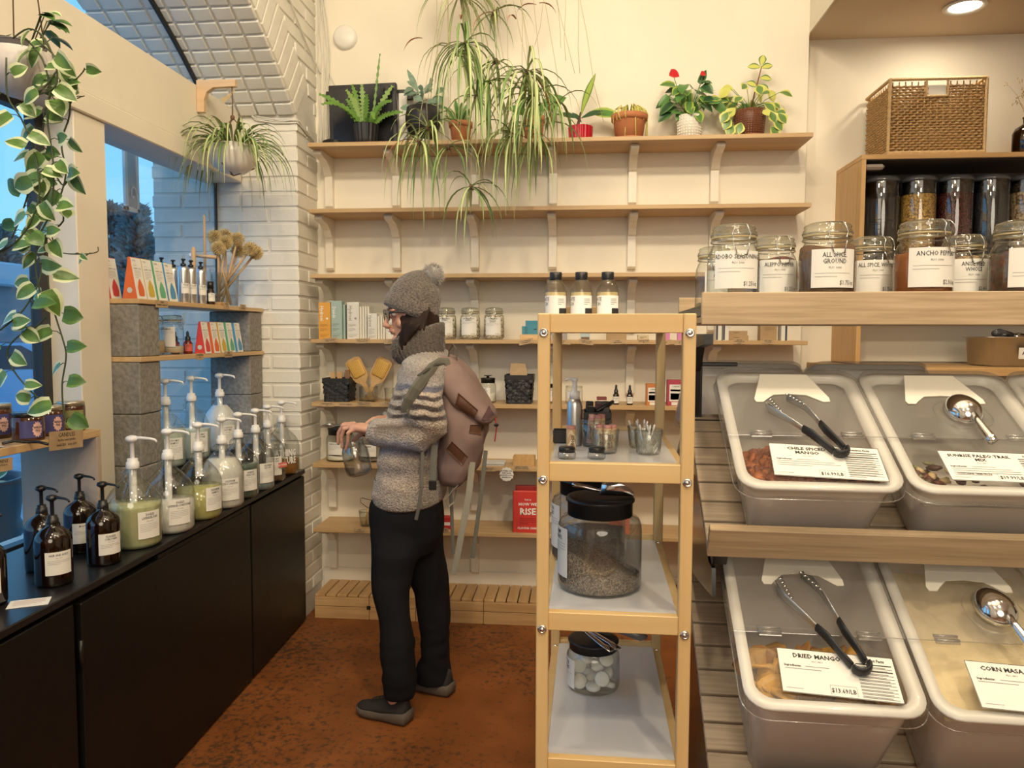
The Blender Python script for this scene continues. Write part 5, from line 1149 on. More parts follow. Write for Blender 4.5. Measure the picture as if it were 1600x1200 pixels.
G().bx((.022, .02, .255), (BX1-BX0, .347, .275), 0, .001).build('inner_shelf', [DRK], t)
G().bx((.021, .01, .90), (.11, .06, .925), 0, .01).build('light_strip', [P('strip_grey', (.35, .30, .26), .5)], t)
o = G().bx((1.15, 3.45, 1.278), (4.3, YR-.005, 1.312), 0, .002).build('worktop', [OAKX], None, (0, 0, 0)); tag(o, 'oak worktop along the right wall under the dispensers', 'worktop')
o2 = G().bx((1.17, 3.52, 0), (4.3, YR-.02, 1.277), 0, .002).build('base_cupboard', [P('cream_cupboard', (.70, .62, .48), .5)], None); tag(o2, 'cream base cupboard below the right worktop', 'cupboard')
ACR = GLASS('acrylic_tube', (.84, .85, .87), .35, .03, edge=.35); SMK = P('smoke_cap', (.06, .062, .07), .15, coat=.5)
CORN = GRAIN('popcorn', (.85, .55, .14), (.62, .33, .05), 115, .35, (.22, .10, .02)); DRED_ = GRAIN('dark_red_beans', (.17, .035, .035), (.09, .02, .02), 150, .25, (.005, .002, .002)); BLKB = GRAIN('black_beans', (.07, .07, .078), (.03, .03, .034), 230, .3, (.003, .003, .003)); CHICK = GRAIN('chickpeas', (.74, .55, .34), (.56, .38, .20), 95, .5, (.16, .09, .04))
for k, (xx, cont, fl, lab) in enumerate(((1.405, None, 0, 'empty clear tube dispenser at the left of the cabinet'), (1.573, CORN, .515, 'tube dispenser of yellow popcorn'), (1.738, DRED_, .525, 'tube dispenser of dark red beans'), (1.898, BLKB, .55, 'tube dispenser of small black beans'), (2.062, CHICK, .56, 'tube dispenser of beige chickpeas at the right edge'), (2.226, CORN, .4, 'tube dispenser of popcorn past the right edge'))):
    if k > 4: continue
    r_ = .078; z0 = BZ0+.276; t = thing('bulk_dispenser', lab, 'dispenser', (xx, 3.845, z0), 0, 'tube dispensers in the oak cabinet')
    G().lathe([(r_*.5, 0), (r_, .05), (r_, .57), (r_*.97, .58)], 36).build('tube', [ACR], t)
    G().lathe([(r_*.98, .575), (r_*1.03, .577), (r_*1.03, .588), (r_*.9, .600), (r_*.2, .604), (.012, .612), (0, .613)], 32).build('lid', [SMK], t)
    G().lathe([(r_*.985, .52), (r_*.985, .575)], 32).build('collar', [GLASS('smoke_collar', (.35, .36, .40), .3, .05)], t)
    if cont: G().lathe([(r_*.4, .012), (r_*.95, .052), (r_*.955, fl), (r_*.5, fl+.006), (0, fl+.004)], 32).build('contents', [cont], t)
    else: G().lathe([(r_*.65, .40), (r_*.66, .40), (r_*.66, .403)], 24).build('inner_ring', [SMK], t)
    G().bx((-.05, -.08, -.004), (.05, .02, .012), 0, .004).build('base', [SMK], t)
# steel pan with scoop on the worktop
px0 = onY(1543, 550, 3.62).x
t = thing('steel_pan', 'deep steel pan with a small label on the right worktop', 'pan', (px0+.16, 3.74, 1.3125))
G().loft([rr(.135, .10, .03, 4, 0), rr(.145, .11, .03, 4, .006), rr(.155, .12, .03, 4, .128), rr(.166, .131, .03, 4, .130), rr(.166, .131, .03, 4, .133), rr(.150, .115, .03, 4, .131), rr(.143, .108, .03, 4, .01)], 0, None, True, (True, True)).build('pan_body', [P('worn_steel', (.72, .68, .62), .42, 1)], t)
g = G(); card(g, .06, .05, .001, 0, T3(0, -.1245, .06)); g.text('AH', .022, T3(0, -.1258, .06) @ RX(PI/2), 1, .03); g.build('label', [PAPER, INK], t)
t = thing('tong_head', 'dark handled steel scoop resting in the steel pan', 'scoop', (px0+.07, 3.68, 1.425)); G().tube([(-.03, -.03, .035), (0, -.01, .04), (.06, 0, .03)], [.014, .018, .012], 12).build('handle', [SMK], t)
G().lathe([(.05, 0), (.045, .025), (.025, .045), (0, .05)], 20, 0, T3(.09, 0, -.01)).build('bowl', [CHROME], t)
# wicker basket on the cabinet
wk = P('wicker_straw', (.50, .31, .13), .6, noise=.3, nscale=60, bump=.4, bscale=120)
wk2 = P('wicker_rim', (.62, .42, .20), .6, noise=.2, nscale=60)
bx = thing('wicker_basket', 'rectangular woven wicker basket on top of the oak cabinet', 'basket', (1.40, 3.775, BZ1))
BWd, BDp, BHt = .425, .30, .345
slab = G(); slab.bx((.012, .012, .004), (BWd-.012, BDp-.012, .012), 0, .001); slab.build('bottom', [wk], bx)
g = G()
def weave(p0, du, L, nrm, n, hgt, skip=None):
    """stakes and woven strands along one side"""
    du, nrm = Vector(du), Vector(nrm); nS = 2*round(L/.030); rowsn = int((hgt-.03)/.0122)
    for j in range(rowsn):
        z = .020+j*.0122; pts = []
        for i in range(nS*2+1):
            f = i/(nS*2); u = f*L; off = .0062*math.cos(PI*(i/2)+j*PI)
            q = Vector(p0)+du*u+nrm*off+Vector((0, 0, z))
            if skip and skip[0] < u < skip[1] and z > skip[2]:
                if len(pts) > 1: g.tube(pts, .0056, 6, 0, None, True, False)
                pts = []; continue
            pts.append(q)
        if len(pts) > 1: g.tube(pts, .0056, 6, 0, None, True, False)
sk = (BWd*.38, BWd*.60, BHt-.075)
weave((.008, .006, 0), (1, 0, 0), BWd-.016, (0, -1, 0), 0, BHt, sk)
weave((.006, .008, 0), (0, 1, 0), BDp-.016, (-1, 0, 0), 0, BHt)
weave((.008, BDp-.006, 0), (1, 0, 0), BWd-.016, (0, 1, 0), 0, BHt, sk)
weave((BWd-.006, .008, 0), (0, 1, 0), BDp-.016, (1, 0, 0), 0, BHt)
stuff(g.build('woven_strands', [wk], bx))
g = G()
for f in range(15):
    u = .014+f*(BWd-.028)/14; top = BHt-.01 if not (sk[0] < u < sk[1]) else BHt-.085
    g.tube([(u, .006, .004), (u, .006, top)], .003, 5); g.tube([(u, BDp-.006, .004), (u, BDp-.006, top)], .003, 5)
for f in range(11):
    u = .014+f*(BDp-.028)/10
    g.tube([(.006, u, .004), (.006, u, BHt-.01)], .003, 5); g.tube([(BWd-.006, u, .004), (BWd-.006, u, BHt-.01)], .003, 5)
stuff(g.build('stakes', [wk], bx))
def wrapped(a, b, r_=.0085):
    a, b = Vector(a), Vector(b); L = (b-a).length; n = int(L/.006); g = G(); pts = []; rs = []
    for i in range(n+1): pts.append(a.lerp(b, i/n)); rs.append(r_*(1.0 if i % 2 else .82))
    g.tube(pts, rs, 8); return g
for a, b in (((0, 0, BHt), (BWd, 0, BHt)), ((0, BDp, BHt), (BWd, BDp, BHt)), ((0, 0, BHt), (0, BDp, BHt)), ((BWd, 0, BHt), (BWd, BDp, BHt)), ((0, 0, .012), (BWd, 0, .012)), ((0, 0, .012), (0, BDp, .012)), ((0, 0, .0), (0, 0, BHt)), ((BWd, 0, 0), (BWd, 0, BHt))): wrapped(a, b).build('wrapped_rim', [wk2], bx)
for u in (sk[0], sk[1]): wrapped((u, 0, BHt-.08), (u, 0, BHt), .006).build('handle_edge', [wk2], bx)
wrapped((sk[0], 0, BHt-.078), (sk[1], 0, BHt-.078), .006).build('handle_edge', [wk2], bx)
o = G().box((0, 0, 0), (.09, .30, .05), 0, .004).build('folded_paper', [PAPER], None, (1.40+BWd*.49, 3.93, BZ1+BHt-.05)); tag(o, 'pale folded paper seen through the basket handle hole', 'paper')
# amber bottle with dried flowers
t = thing('amber_vase', 'amber glass bottle of dried flowers at the right edge', 'bottle', (onY(1597, 240, 3.84).x+.018, 3.84, BZ1))
G().lathe([(0, 0), (.055, 0), (.06, .006), (.06, .105), (.05, .128), (.024, .145), (.018, .150), (.018, .172), (.021, .174), (.021, .18)], 30).build('bottle_body', [AMB], t)
G().lathe([(0, .004), (.056, .006), (.057, .10), (.045, .122), (0, .124)], 24).build('liquid', [AMBL], t)
g = G()
for k in range(22):
    a = R.uniform(0, 6.28); L = R.uniform(.08, .19); sp = R.uniform(.15, .62); pts = [(0, 0, .15), (sp*.02*math.cos(a), sp*.02*math.sin(a), .19), (sp*L*.5*math.cos(a), sp*L*.5*math.sin(a), .19+L*.5), (sp*L*math.cos(a), sp*L*math.sin(a), .19+L*(1-.3*sp))]
    g.tube(pts, [.0012, .0012, .001, .0006], 4)
    for q in range(5): 
        e = Vector(pts[3])+Vector((R.uniform(-.012, .012), R.uniform(-.012, .012), R.uniform(-.02, .012))); g.tube([e, e+Vector((R.uniform(-.01, .01), R.uniform(-.01, .01), R.uniform(-.01, .01)))], [.0022, .0008], 4)
stuff(g.build('dried_flowers', [P('dried_stem', (.42, .28, .14), .8)], t))
# recessed lamp in the soffit
t = thing('recessed_light', 'round recessed ceiling lamp in the tan soffit', 'light', (1.70, 3.74, 2.934))
G().lathe([(.066, -.001), (.090, -.001), (.092, -.006), (.088, -.010), (.068, -.006), (.060, .03)], 36).build('trim_ring', [P('lamp_trim', (.75, .72, .66), .4)], t)
G().lathe([(0, -.003), (.066, -.003)], 32).build('lamp_lens', [P('warm_lamp', (1, .90, .72), .5, emis=9)], t)
lamp('recessed_lamp', (1.70, 3.74, 2.915), 3.2, .12, WARM, (1.70, 3.74, 0))

# ================================================================ BULK FIXTURE
FX, FY, FR_ = .250, 1.50, -.03
OKL = WOOD('grey_oak_laminate', (.55, .41, .26), (.38, .275, .165), .5, 26, (.04, 1, 1), 0, .55, 150)
SLT = WOOD('slat_laminate', (.50, .40, .29), (.36, .28, .20), .55, 26, (.05, 1, 1), 0, .55, 150)
BKS = P('black_frame_steel', (.012, .011, .011), .35)
TH = math.radians(29); WFX = 1.75
fx = thing('bulk_display', 'tiered bulk food display of oak laminate slats on black steel', 'display', (FX, FY, 0), FR_)
def fpt(u, v, z): return Vector((FX, FY, 0))+Matrix.Rotation(FR_, 3, 'Z') @ Vector((u, v, z))
VM = .475                                        # mirror line between the two sides
G().bx((0, .214, 1.476), (WFX, .736, 1.490), 0, .001).build('jar_shelf', [OKL], fx)
for v, q_ in ((.195, 0), (.737, .014)): G().bx((-.002, v, 1.4725+q_), (WFX, v+.018, 1.542+q_), 0, .0015).build('front_board', [OKL], fx)
G().bx((-.002, .216, 1.491), (.012, .735, 1.515), 0, .001).build('end_board', [BKS], fx)
decks = []
for (v0, z0, n, lipL) in ((.045, 1.030, 7, 1), (-.064, .597, 10, 1)):
    for side in (0, 1):
        if side and n == 10: nn = 4
        else: nn = n
        for i in range(nn):
            s = .012+i*.0635; 
            if side == 0: M = T3(0, v0, z0) @ RX(TH) @ T3(0, s+.028, -.010)
            else: M = T3(0, 2*VM-v0, z0) @ RX(-TH) @ T3(0, -(s+.028), -.010)
            q = M.to_translation(); o = G().box((WFX/2, 0, 0), (WFX, .057, .017), 0, .0015).build('slat', [SLT], fx); o.matrix_basis = M
    M = T3(0, v0, z0) @ RX(TH) @ T3(0, -.011, .012)
    o = G().box((WFX/2, 0, .012), (WFX+.004, .018, .072), 0, .0015).build('lip_board', [OKL], fx); o.matrix_basis = M
    for u in (.025, WFX-.03):
        o = G().box((0, n*.0635/2, -.032), (.03, n*.0635+.02, .026), 0, .002).build('inclined_rail', [BKS], fx); o.matrix_basis = T3(u, v0, z0) @ RX(TH)
zt_ = 1.030+7*.0635*math.sin(TH); vt_ = .045+7*.0635*math.cos(TH)
G().bx((.010, vt_-.01, zt_-.03), (WFX, vt_+.015, zt_-.004), 0, .002).build('cross_bar', [BKS], fx)
zt2 = .597+10*.0635*math.sin(TH); G().bx((.010, VM-.01, .875), (WFX, VM+.015, .90), 0, .002).build('cross_bar', [BKS], fx)
G().bx((.030, VM-.012, 1.372), (.12, VM+.008, 1.382), 0, .002).build('cross_bar', [BKS], fx)
for u in (.006, WFX-.03):
    G().bx((u, VM-.015, .0), (u+.028, VM+.015, 1.452), 0, .002).build('post', [BKS], fx)
    G().bx((u, .0, .0), (u+.028, .03, .56), 0, .002).build('post', [BKS], fx)
    g = G(); g.prism([(.215, 1.452), (.42, 1.452), (.475, 1.30), (.465, 1.25), (.45, 1.25), (.43, 1.36), (.36, 1.42), (.215, 1.43)], u, u+.02, 0, None, 'yz'); g.build('gusset', [BKS], fx)
    g = G(); g.prism([(.0, .0), (.0, .56), (.46, .82), (.46, 0)], u+.002, u+.010, 0, None, 'yz'); g.build('side_panel', [P('gloss_black_panel', (.008, .008, .009), .15)], fx)
    g = G(); g.prism([(.04, .985), (.09, .985), (.46, 1.20), (.46, .86), (.44, .86), (.03, .93)], u+.002, u+.010, 0, None, 'yz'); g.build('side_panel', [P('gloss_black_panel', (.008, .008, .009), .15)], fx)
# ---- bins
TUB = GLASS('frosted_tub', (.95, .93, .9), .10, .25, .90, (.95, .93, .90), edge=.95)
RIMW = P('milky_rim', (.80, .78, .74), .28, coat=.4)
LIDC = GLASS('clear_lid', (.95, .95, .94), .16, .03, .035, (.8, .8, .78), edge=.7)
LIDR = GLASS('hazy_lid', (.95, .95, .94), .14, .12, .24, (.75, .73, .70), edge=.75)
HNG = GLASS('clear_hinge', (.95, .95, .94), .8, .12, .18, (.8, .8, .8), edge=.8)
HOLD = P('holder_card', (.80, .77, .68), .4)
def bin_(u, v, z, h, lab, side=0, L=.40, W=.296):
    loc = fpt(u, v, z)
    t = thing('food_bin', lab, 'bin', loc, Euler((TH if not side else TH, 0, FR_ + (PI if side else 0)), 'XYZ'), 'lidded bulk food bins on the display')
    wb, lb = W/2-.032, L/2-.022
    yc = L/2
    def ring(hw, hl, r_, zz): return [(x, y+yc, q) for x, y, q in rr(hw, hl, r_, 5, zz)]
    G().loft([ring(wb-.006, lb-.006, .025, .0), ring(wb, lb, .03, .005), ring(W/2-.010, L/2-.008, .038, h-.008)], 0, None, True, (True, False)).build('tub', [TUB], t)
    G().loft([ring(W/2-.012, L/2-.010, .038, h-.03), ring(W/2-.004, L/2-.002, .040, h-.008), ring(W/2+.004, L/2+.006, .042, h-.004), ring(W/2+.004, L/2+.006, .042, h+.002), ring(W/2-.016, L/2-.014, .032, h+.003), ring(W/2-.020, L/2-.018, .030, h-.012)], 0, None, True, (False, False)).build('rim', [RIMW], t)
    # clear two-part lid with a skirt
    yh = .152; hw = W/2+.006
    def half(y0, y1, fr_):
        o = rr(hw, (y1-y0)/2+ .0, .045, 5); pts = []
        for x, y, _ in o:
            yy = y+(y0+y1)/2; inner = (y < 0) if not fr_ else (y > 0)
            pts.append((math.copysign(hw, x) if inner else x, (y0 if not fr_ else y1) if inner else yy))
        g = G(); n = len(pts)
        g.add([(x, y, h+.008) for x, y in pts], [list(range(n))], 0, False)
        cx, cy = 0, (y0+y1)/2
        sk_ = [i for i in range(n)]
        V = [(x, y, h+.008) for x, y in pts]+[(x*1.012, cy+(y-cy)*1.015 if not ((y == y0 and not fr_) or (y == y1 and fr_)) else y, h-.018) for x, y in pts]
        Fs = []
        for i in range(n):
            j = (i+1) % n; a, b = pts[i], pts[j]
            if (not fr_ and a[1] == y0 and b[1] == y0) or (fr_ and a[1] == y1 and b[1] == y1): continue
            Fs.append([i, j, n+j, n+i])
        g.add(V, Fs, 0, True); return g
    half(yh+.0015, L+.012, False).build('rear_lid', [LIDR], t)
    half(-.014, yh-.0015, True).build('front_lid', [LIDC], t)
    g = G(); g.tube([(x, y, h-.018) for x, y in [(p_[0]*1.0+math.copysign(.001, p_[0]), p_[1]+L/2) for p_ in rr(hw+.002, L/2+.014, .045, 5)]]+[(hw+.003, L/2, h-.018)], .0011, 5, 0, None, True, False); g.build('lid_edge', [HNG], t)
    G().box((0, yh, h+.0085), (2*hw, .002, .002), 0, .0004).build('hinge_line', [HNG], t)
    for s in (-1, 1):
        g = G(); g.box((s*W*.30, yh, h+.0125), (.042, .022, .003), 0, .001); g.tube([(s*W*.30-.021, yh-.004, h+.015), (s*W*.30+.021, yh-.004, h+.015)], .0025, 6); g.tube([(s*W*.30-.021, yh+.006, h+.0145), (s*W*.30+.021, yh+.006, h+.0145)], .0018, 6)
        g.build('hinge', [HNG], t)
    # white holder panel with a scooped lower edge
    if not side:
        pr = [(-.050, L*.955), (.052, L*.955), (.080, L*.72), (.079, L*.685), (.065, L*.682), (.056, L*.70), (.035, L*.745), (.0, L*.755), (-.035, L*.745), (-.052, L*.70), (-.060, L*.675), (-.075, L*.675), (-.078, L*.70)]
        pr = [(x-.005, y) for x, y in pr]
        G().prism(pr, h+.010, h+.012, 0).build('holder_panel', [HOLD], t)
    return t
def binlabel(t, h, title, price, x0=-.085, y0=.022, w_=.205, hh=.100, small=3, ls=.0125, rz=-.06, contains=None):
    M = T3(x0, y0, h+.0105) @ RZ(rz)
    g = G(); g.bx((0, 0, 0), (w_, hh, .0012), 0, .0002, M)
    M2 = M @ T3(0, 0, .0016)
    for a, b in (((0, 0), (w_, .0008)), ((0, hh-.0008), (w_, hh)), ((0, 0), (.0008, hh)), ((w_-.0008, 0), (w_, hh))): g.quad((a[0], a[1], 0), (b[0], a[1], 0), (b[0], b[1], 0), (a[0], b[1], 0), 1, M2)
    y = hh-.014
    for ln in title: g.text(ln, ls, M2 @ T3(w_*.34, y, 0), 1, .03, sx=.95); y -= ls*1.0
    g.text('PLU: 4411', .0045, M2 @ T3(w_*.34, y+.002, 0), 1); y -= .009
    g.text('Ingredients:', .0062, M2 @ T3(w_*.12, y, 0), 1, .03); smalltext(g, w_*.23, w_*.60, y, 1, .005, M2, 2, .0013); y -= .0065
    smalltext(g, w_*.05, w_*.62, y, small, .0062, M2, 2, .0013)
    if contains: g.text(contains, .0058, M2 @ T3(w_*.22, .020, 0), 1, .03)
    smalltext(g, w_*.04, w_*.30, .009, 1, .005, M2, 2, .001)
    g.text(price, .0125, M2 @ T3(w_*.52, .012, 0), 1, .015, sx=.8)
    for a, b in (((w_*.41, .003), (w_*.41+.0006, .022)), ((w_*.63, .003), (w_*.63+.0006, .022)), ((w_*.41, .022), (w_*.63, .0226))): g.quad((a[0], a[1], 0), (b[0], a[1], 0), (b[0], b[1], 0), (a[0], b[1], 0), 2, M2)
    g.text('Nutrition Facts', .0085, M2 @ T3(w_*.82, hh-.010, 0), 1, .03, sx=.75)
    for q in range(11): g.quad((w_*.67, hh-.020-q*.0068, 0), (w_*.97, hh-.020-q*.0068, 0), (w_*.97, hh-.0192-q*.0068+(.0014 if q in (0, 2) else 0), 0), (w_*.67, hh-.0192-q*.0068+(.0014 if q in (0, 2) else 0), 0), 1, M2)
    smalltext(g, w_*.67, w_*.93, hh-.024, 11, .0068, M2, 2, .0018)
    g.build('label', [PAPER, INK, GREYINK], t)
UA, UB, UE = .198, .510, .822
bA = bin_(UA, .045, 1.034, .150, 'bin of chile spiced mango at the left of the upper row')
bB = bin_(UB, .045, 1.034, .150, 'bin of sunrise paleo trail mix, second in the upper row')
bE = bin_(UE, .045, 1.034, .150, 'upper row bin cut by the right edge of the photo')
bC = bin_(UA-.006, -.064, .603, .240, 'bin of dried mango at the left of the lower row')
bD = bin_(UB-.006, -.064, .603, .240, 'bin of corn masa at the right of the lower row')
for k, u in enumerate((.165, .485)): bin_(u, 2*VM-.045, 1.044, .150, ('left empty bin on the far side of the display', 'second empty bin on the far side of the display')[k], 1)
binlabel(bA, .150, ('CHILE SPICED', 'MANGO'), '$16.99/LB')
binlabel(bB, .150, ('SUNRISE PALEO TRAIL', 'MIX'), '$19.99/LB', -.080, .020, .205, .088, 4, .0118, -.03, 'CONTAINS TREE NUTS')
binlabel(bC, .240, ('DRIED MANGO',), '$13.69/LB', -.088, .024, .198, .092, 1)
binlabel(bD, .240, ('CORN MASA, MIX',), '$3.99/LB', -.080, .014, .205, .095, 1)
# contents: pieces resting against the front wall of the tilted tubs
def chunk_mesh(seed, kind):
    q = random.Random(seed); g = G()
    if kind == 'chunk':
        V, Fs = chbox(.032, .018, .012, .004); V = [Vector(v)*q.uniform(.8, 1.2)+Vector((0, 0, .004*math.sin(v[0]*120))) for v in V]; g.add(V, Fs, 0, True)
    elif kind == 'slice':
        n = 12; rings = []
        for j, f in enumerate((.15, .6, 1.0, .97)):
            rings.append([(f*(.045+.006*math.sin(2*a+seed))*math.cos(a), f*(.026+.005*math.sin(3*a+seed))*math.sin(a), .006*math.sin(2*a+seed)*f*f+(.003 if j < 2 else (.002 if j == 2 else -.003))) for a in [2*PI*i/n for i in range(n)]])
        g.loft(rings, 0, None, True, (True, True))
    else:
        n = 8; g.loft([[(f*.010*q.uniform(.8, 1.3)*math.cos(2*PI*i/n), f*.007*q.uniform(.8, 1.3)*math.sin(2*PI*i/n), z_) for i in range(n)] for f, z_ in ((.5, -.003), (1, 0), (.5, .003))], 0)
    return g
def pile(t, kind, mats, n, h, yfun, x0=-.108, x1=.108, name='contents', base=None, seed=1, w=1.0, YM=.20):
    q = random.Random(seed); g = G(); cms = [chunk_mesh(i, kind) for i in range(5)]
    for i in range(n):
        x = q.uniform(x0, x1); y = q.uniform(.052 if kind == 'slice' else .035, YM); z = yfun(x, y)-.012*q.random(); 
        if z < .008: continue
        src = cms[i % 5]; M = T3(x, y, z) @ Euler((q.uniform(-.7, .7)-.3, q.uniform(-.6, .6), q.uniform(0, 6.28))).to_matrix().to_4x4() @ Matrix.Diagonal((w, w, w, 1))
        g.add(src.V, src.F, i % len(mats), True, M)
    if base:
        nn = 10; V = []; zz = lambda x, y: max(.012, yfun(x, y)-.012)
        for i in range(nn+1):
            for j in range(nn+1):
                x = x0+(x1-x0)*i/nn; y = .024+(YM-.01)*j/nn; V.append((x, y, zz(x, y)))
        g.add(V, [[i*(nn+1)+j, (i+1)*(nn+1)+j, (i+1)*(nn+1)+j+1, i*(nn+1)+j+1] for i in range(nn) for j in range(nn)], len(mats), True); mats = list(mats)+[base]
    stuff(g.build(name, mats, t))
CM1 = P('spiced_mango_a', (.50, .13, .025), .55, noise=.5, nscale=50, bump=.5, bscale=120); CM2 = P('spiced_mango_b', (.32, .07, .018), .6, noise=.5, nscale=50, bump=.5, bscale=120); CM3 = P('spiced_mango_c', (.18, .04, .015), .6)
pile(bA, 'chunk', [CM1, CM2, CM1, CM3], 620, .15, lambda x, y: .140-max(0, y-.03)*.36-(.006*math.sin(40*x)), base=CM2, w=.95)
MG1 = P('dried_mango_a', (.68, .36, .05), .4, noise=.45, nscale=35, bump=.4, bscale=80); MG2 = P('dried_mango_b', (.50, .22, .03), .45, noise=.45, nscale=35, bump=.4, bscale=80)
pile(bC, 'slice', [MG1, MG2, MG1], 120, .24, lambda x, y: .222-max(0, y-.03)*.42-.16*max(0, x+.02), base=MG2, seed=3, w=.95, YM=.17)
TM = [P('trail_cranberry', (.14, .03, .02), .5), P('trail_coconut', (.58, .42, .22), .6), P('trail_seed', (.20, .20, .10), .6), P('trail_raisin', (.08, .035, .02), .5)]
g = G(); q = random.Random(9); cms = [chunk_mesh(i, 'bit') for i in range(5)]
for i in range(70):
    x = -.115+abs(q.gauss(0, .045)); y = .040+abs(q.gauss(0, .05)); 
    if i > 62: x = q.uniform(-.02, .1)
    if x > .11 or y > .17: continue
    s_ = q.uniform(.8, 1.5); g.add(cms[i % 5].V, cms[i % 5].F, i % 4, True, T3(x, y, .118-.02*q.random()) @ Euler((q.uniform(-.5, .5), q.uniform(-.5, .5), q.uniform(0, 6))).to_matrix().to_4x4() @ Matrix.Scale(s_, 4))
g.add([(-.122, .004, .110), (.122, .004, .110), (.122, .21, .035), (-.122, .21, .035)], [[0, 1, 2, 3]], 4, False)
stuff(g.build('contents', TM+[P('trail_underlay', (.50, .45, .40), .7, noise=.3, nscale=12)], bB))
MASA = P('corn_masa', (.86, .71, .44), .85, noise=.10, nscale=14, bump=.9, bscale=60, detail=8)
g = G(); nn = 36; V = []
for i in range(nn+1):
    for j in range(nn+1):
        x = -.128+.256*i/nn; y = .012+.37*j/nn; zz = .215-.20*max(0, y-.0)**1.0*(.45) + .008*math.sin(22*x+9*y)*math.sin(17*y)+R.uniform(-.0028, .0028); V.append((x, y, zz))
g.add(V, [[i*(nn+1)+j, (i+1)*(nn+1)+j, (i+1)*(nn+1)+j+1, i*(nn+1)+j+1] for i in range(nn) for j in range(nn)], 0, True)
stuff(g.build('contents', [MASA], bD))
# ---- tongs resting in the holders
TBK = P('tong_grip_black', (.014, .015, .018), .5)
def tongs(t0, h, x, y, rz, s, lab, grp=None):
    M = t0.matrix_basis @ T3(x, y, h+.018) @ RZ(rz)
    t = thing('serving_tongs', lab, 'tongs', (0, 0, 0)); t.matrix_basis = M
    # bow of the grips at local origin, arms run along +y
    L = .225*s; sp = .034*s
    for sd in (-1, 1):
        pts = [(sd*.014*s, .004*s, .004), (sd*.017*s, .03*s, .006), (sd*.019*s, .07*s, .008), (sd*.024*s, .095*s, .008)]
        G().tube(pts, [(.0045*s, .010*s)]*2+[(.005*s, .012*s), (.004*s, .0105*s)], 10, 0, None, True, True, flat=(1, 0, 0)).build('grip', [TBK], t)
        pts = [(sd*.023*s, .09*s, .008), (sd*.030*s, .13*s, .009), (sd*.037*s, .17*s, .008), (sd*.038*s, .20*s, .004), (sd*.030*s, .222*s, .0)]
        a_ = G().tube(pts, [(.0022*s, .008*s), (.0022*s, .0085*s), (.0024*s, .011*s), (.0024*s, .013*s), (.0018*s, .007*s)], 10, 0, None, True, True, flat=(1, 0, 0)).build('arm', [STEEL], t)
        g = G()
        for k in range(6): g.tube([(sd*(.036-.0015*k)*s, (.165+.010*k)*s, .016*s), (sd*(.030-.002*k)*s, (.166+.010*k)*s, .018*s)], .0028*s, 6)
        g.build('scalloped_tip', [STEEL], a_)
    G().tube([(.016*s*math.cos(a), -.002-.014*s*math.sin(a), .006) for a in [PI*i/10 for i in range(11)]], [(.0045*s, .011*s)]*11, 10, 0, None, True, True, flat=(1, 0, 0)).build('grip_bow', [TBK], t)
    return t
tongs(bA, .150, .048, .088, .47, .88, 'black-gripped steel tongs on the chile spiced mango lid')
tongs(bC, .240, .052, .078, .40, .98, 'black-gripped steel tongs on the dried mango lid')
def roundscoop(t0, h, x, y, rz, s, lab):
    M = t0.matrix_basis @ T3(x, y, h+.012) @ RZ(rz)
    t = thing('round_scoop', lab, 'scoop', (0, 0, 0)); t.matrix_basis = M
    g = G(); rings = []
    for f in [PI/2*i/8 for i in range(9)]:
        r_ = math.cos(f)*.034*s; rings.append([(r_*math.cos(a)*.95, r_*math.sin(a)*(1.05+.25*max(0, math.sin(a))), math.sin(f)*.030*s+.002) for a in [2*PI*i/24 for i in range(24)]])
    g.loft(rings, 0, None, True, (True, True)); g.build('bowl', [CHROME], t)
    G().tube([(0, -.026*s, .018*s), (0, -.045*s, .014*s), (0, -.085*s, .010*s), (0, -.098*s, .009*s)], [(.006*s, .005*s), (.0065*s, .005*s), (.009*s, .006*s), (.009*s, .006*s)], 12).build('handle', [CHROME], t)
    G().loft([[(x_, y_-.0, z_) for x_, y_, z_ in rr(.046*s, .044*s, .034*s, 6, z0)] for z0 in (-.0035, .001)], 0, None, True, (False, False)).build('cup_recess', [HNG], t)
roundscoop(bB, .150, .016, .235, .12, 1.12, 'polished round scoop on the trail mix lid')
roundscoop(bD, .240, .022, .225, .25, 1.12, 'polished round scoop on the corn masa lid')
# ---- spice jars on the top shelf
def sp(u, v, Y): p = onY(u, v, Y); return p.x
zj = 1.4908
ADO = GRAIN('adobo', (.52, .42, .16), (.38, .30, .12), 500, .8); ALE = GRAIN('aleppo', (.16, .035, .02), (.09, .02, .015), 300, .7); SPG = P('ground_allspice', (.115, .062, .034), .85, noise=.15, nscale=20); SPW = GRAIN('allspice_whole', (.07, .035, .025), (.04, .02, .014), 180, .6)
ANC = P('ancho_powder', (.27, .085, .018), .85, noise=.3, nscale=18); ANI = GRAIN('anise_seed', (.34, .24, .12), (.20, .13, .06), 330, .8); BAY = GRAIN('dry_green_herb', (.36, .36, .18), (.20, .22, .09), 260, .8); STAR = GRAIN('star_anise', (.12, .05, .03), (.06, .025, .015), 70, .7)
def spice(u, Y, r, h, cont, fill, ln, pr, lab, clip=-80, lw=1.45, la_=0, price_off=0):
    return kilner(lab, (sp(u, 400, Y), Y, zj), r, h, cont, fill, ln, pr, la_, clip, 2, lw*1.08, .40, .50, .0145 if r > .055 else .013, sub='PLU: 1000', name='spice_jar', seg=36)
spice(1146, 1.792, .0575, .206, ADO, .20, ('ADOBO SEASONING',), '$1.25/oz', 'clip jar labelled ADOBO SEASONING at the left end', -83, 1.72)
spice(1211, 1.895, .052, .192, ALE, 1.0, ('ALEPPO PEPPER',), '$1.25/oz', 'clip jar labelled ALEPPO PEPPER behind the adobo jar', -80, 1.7)
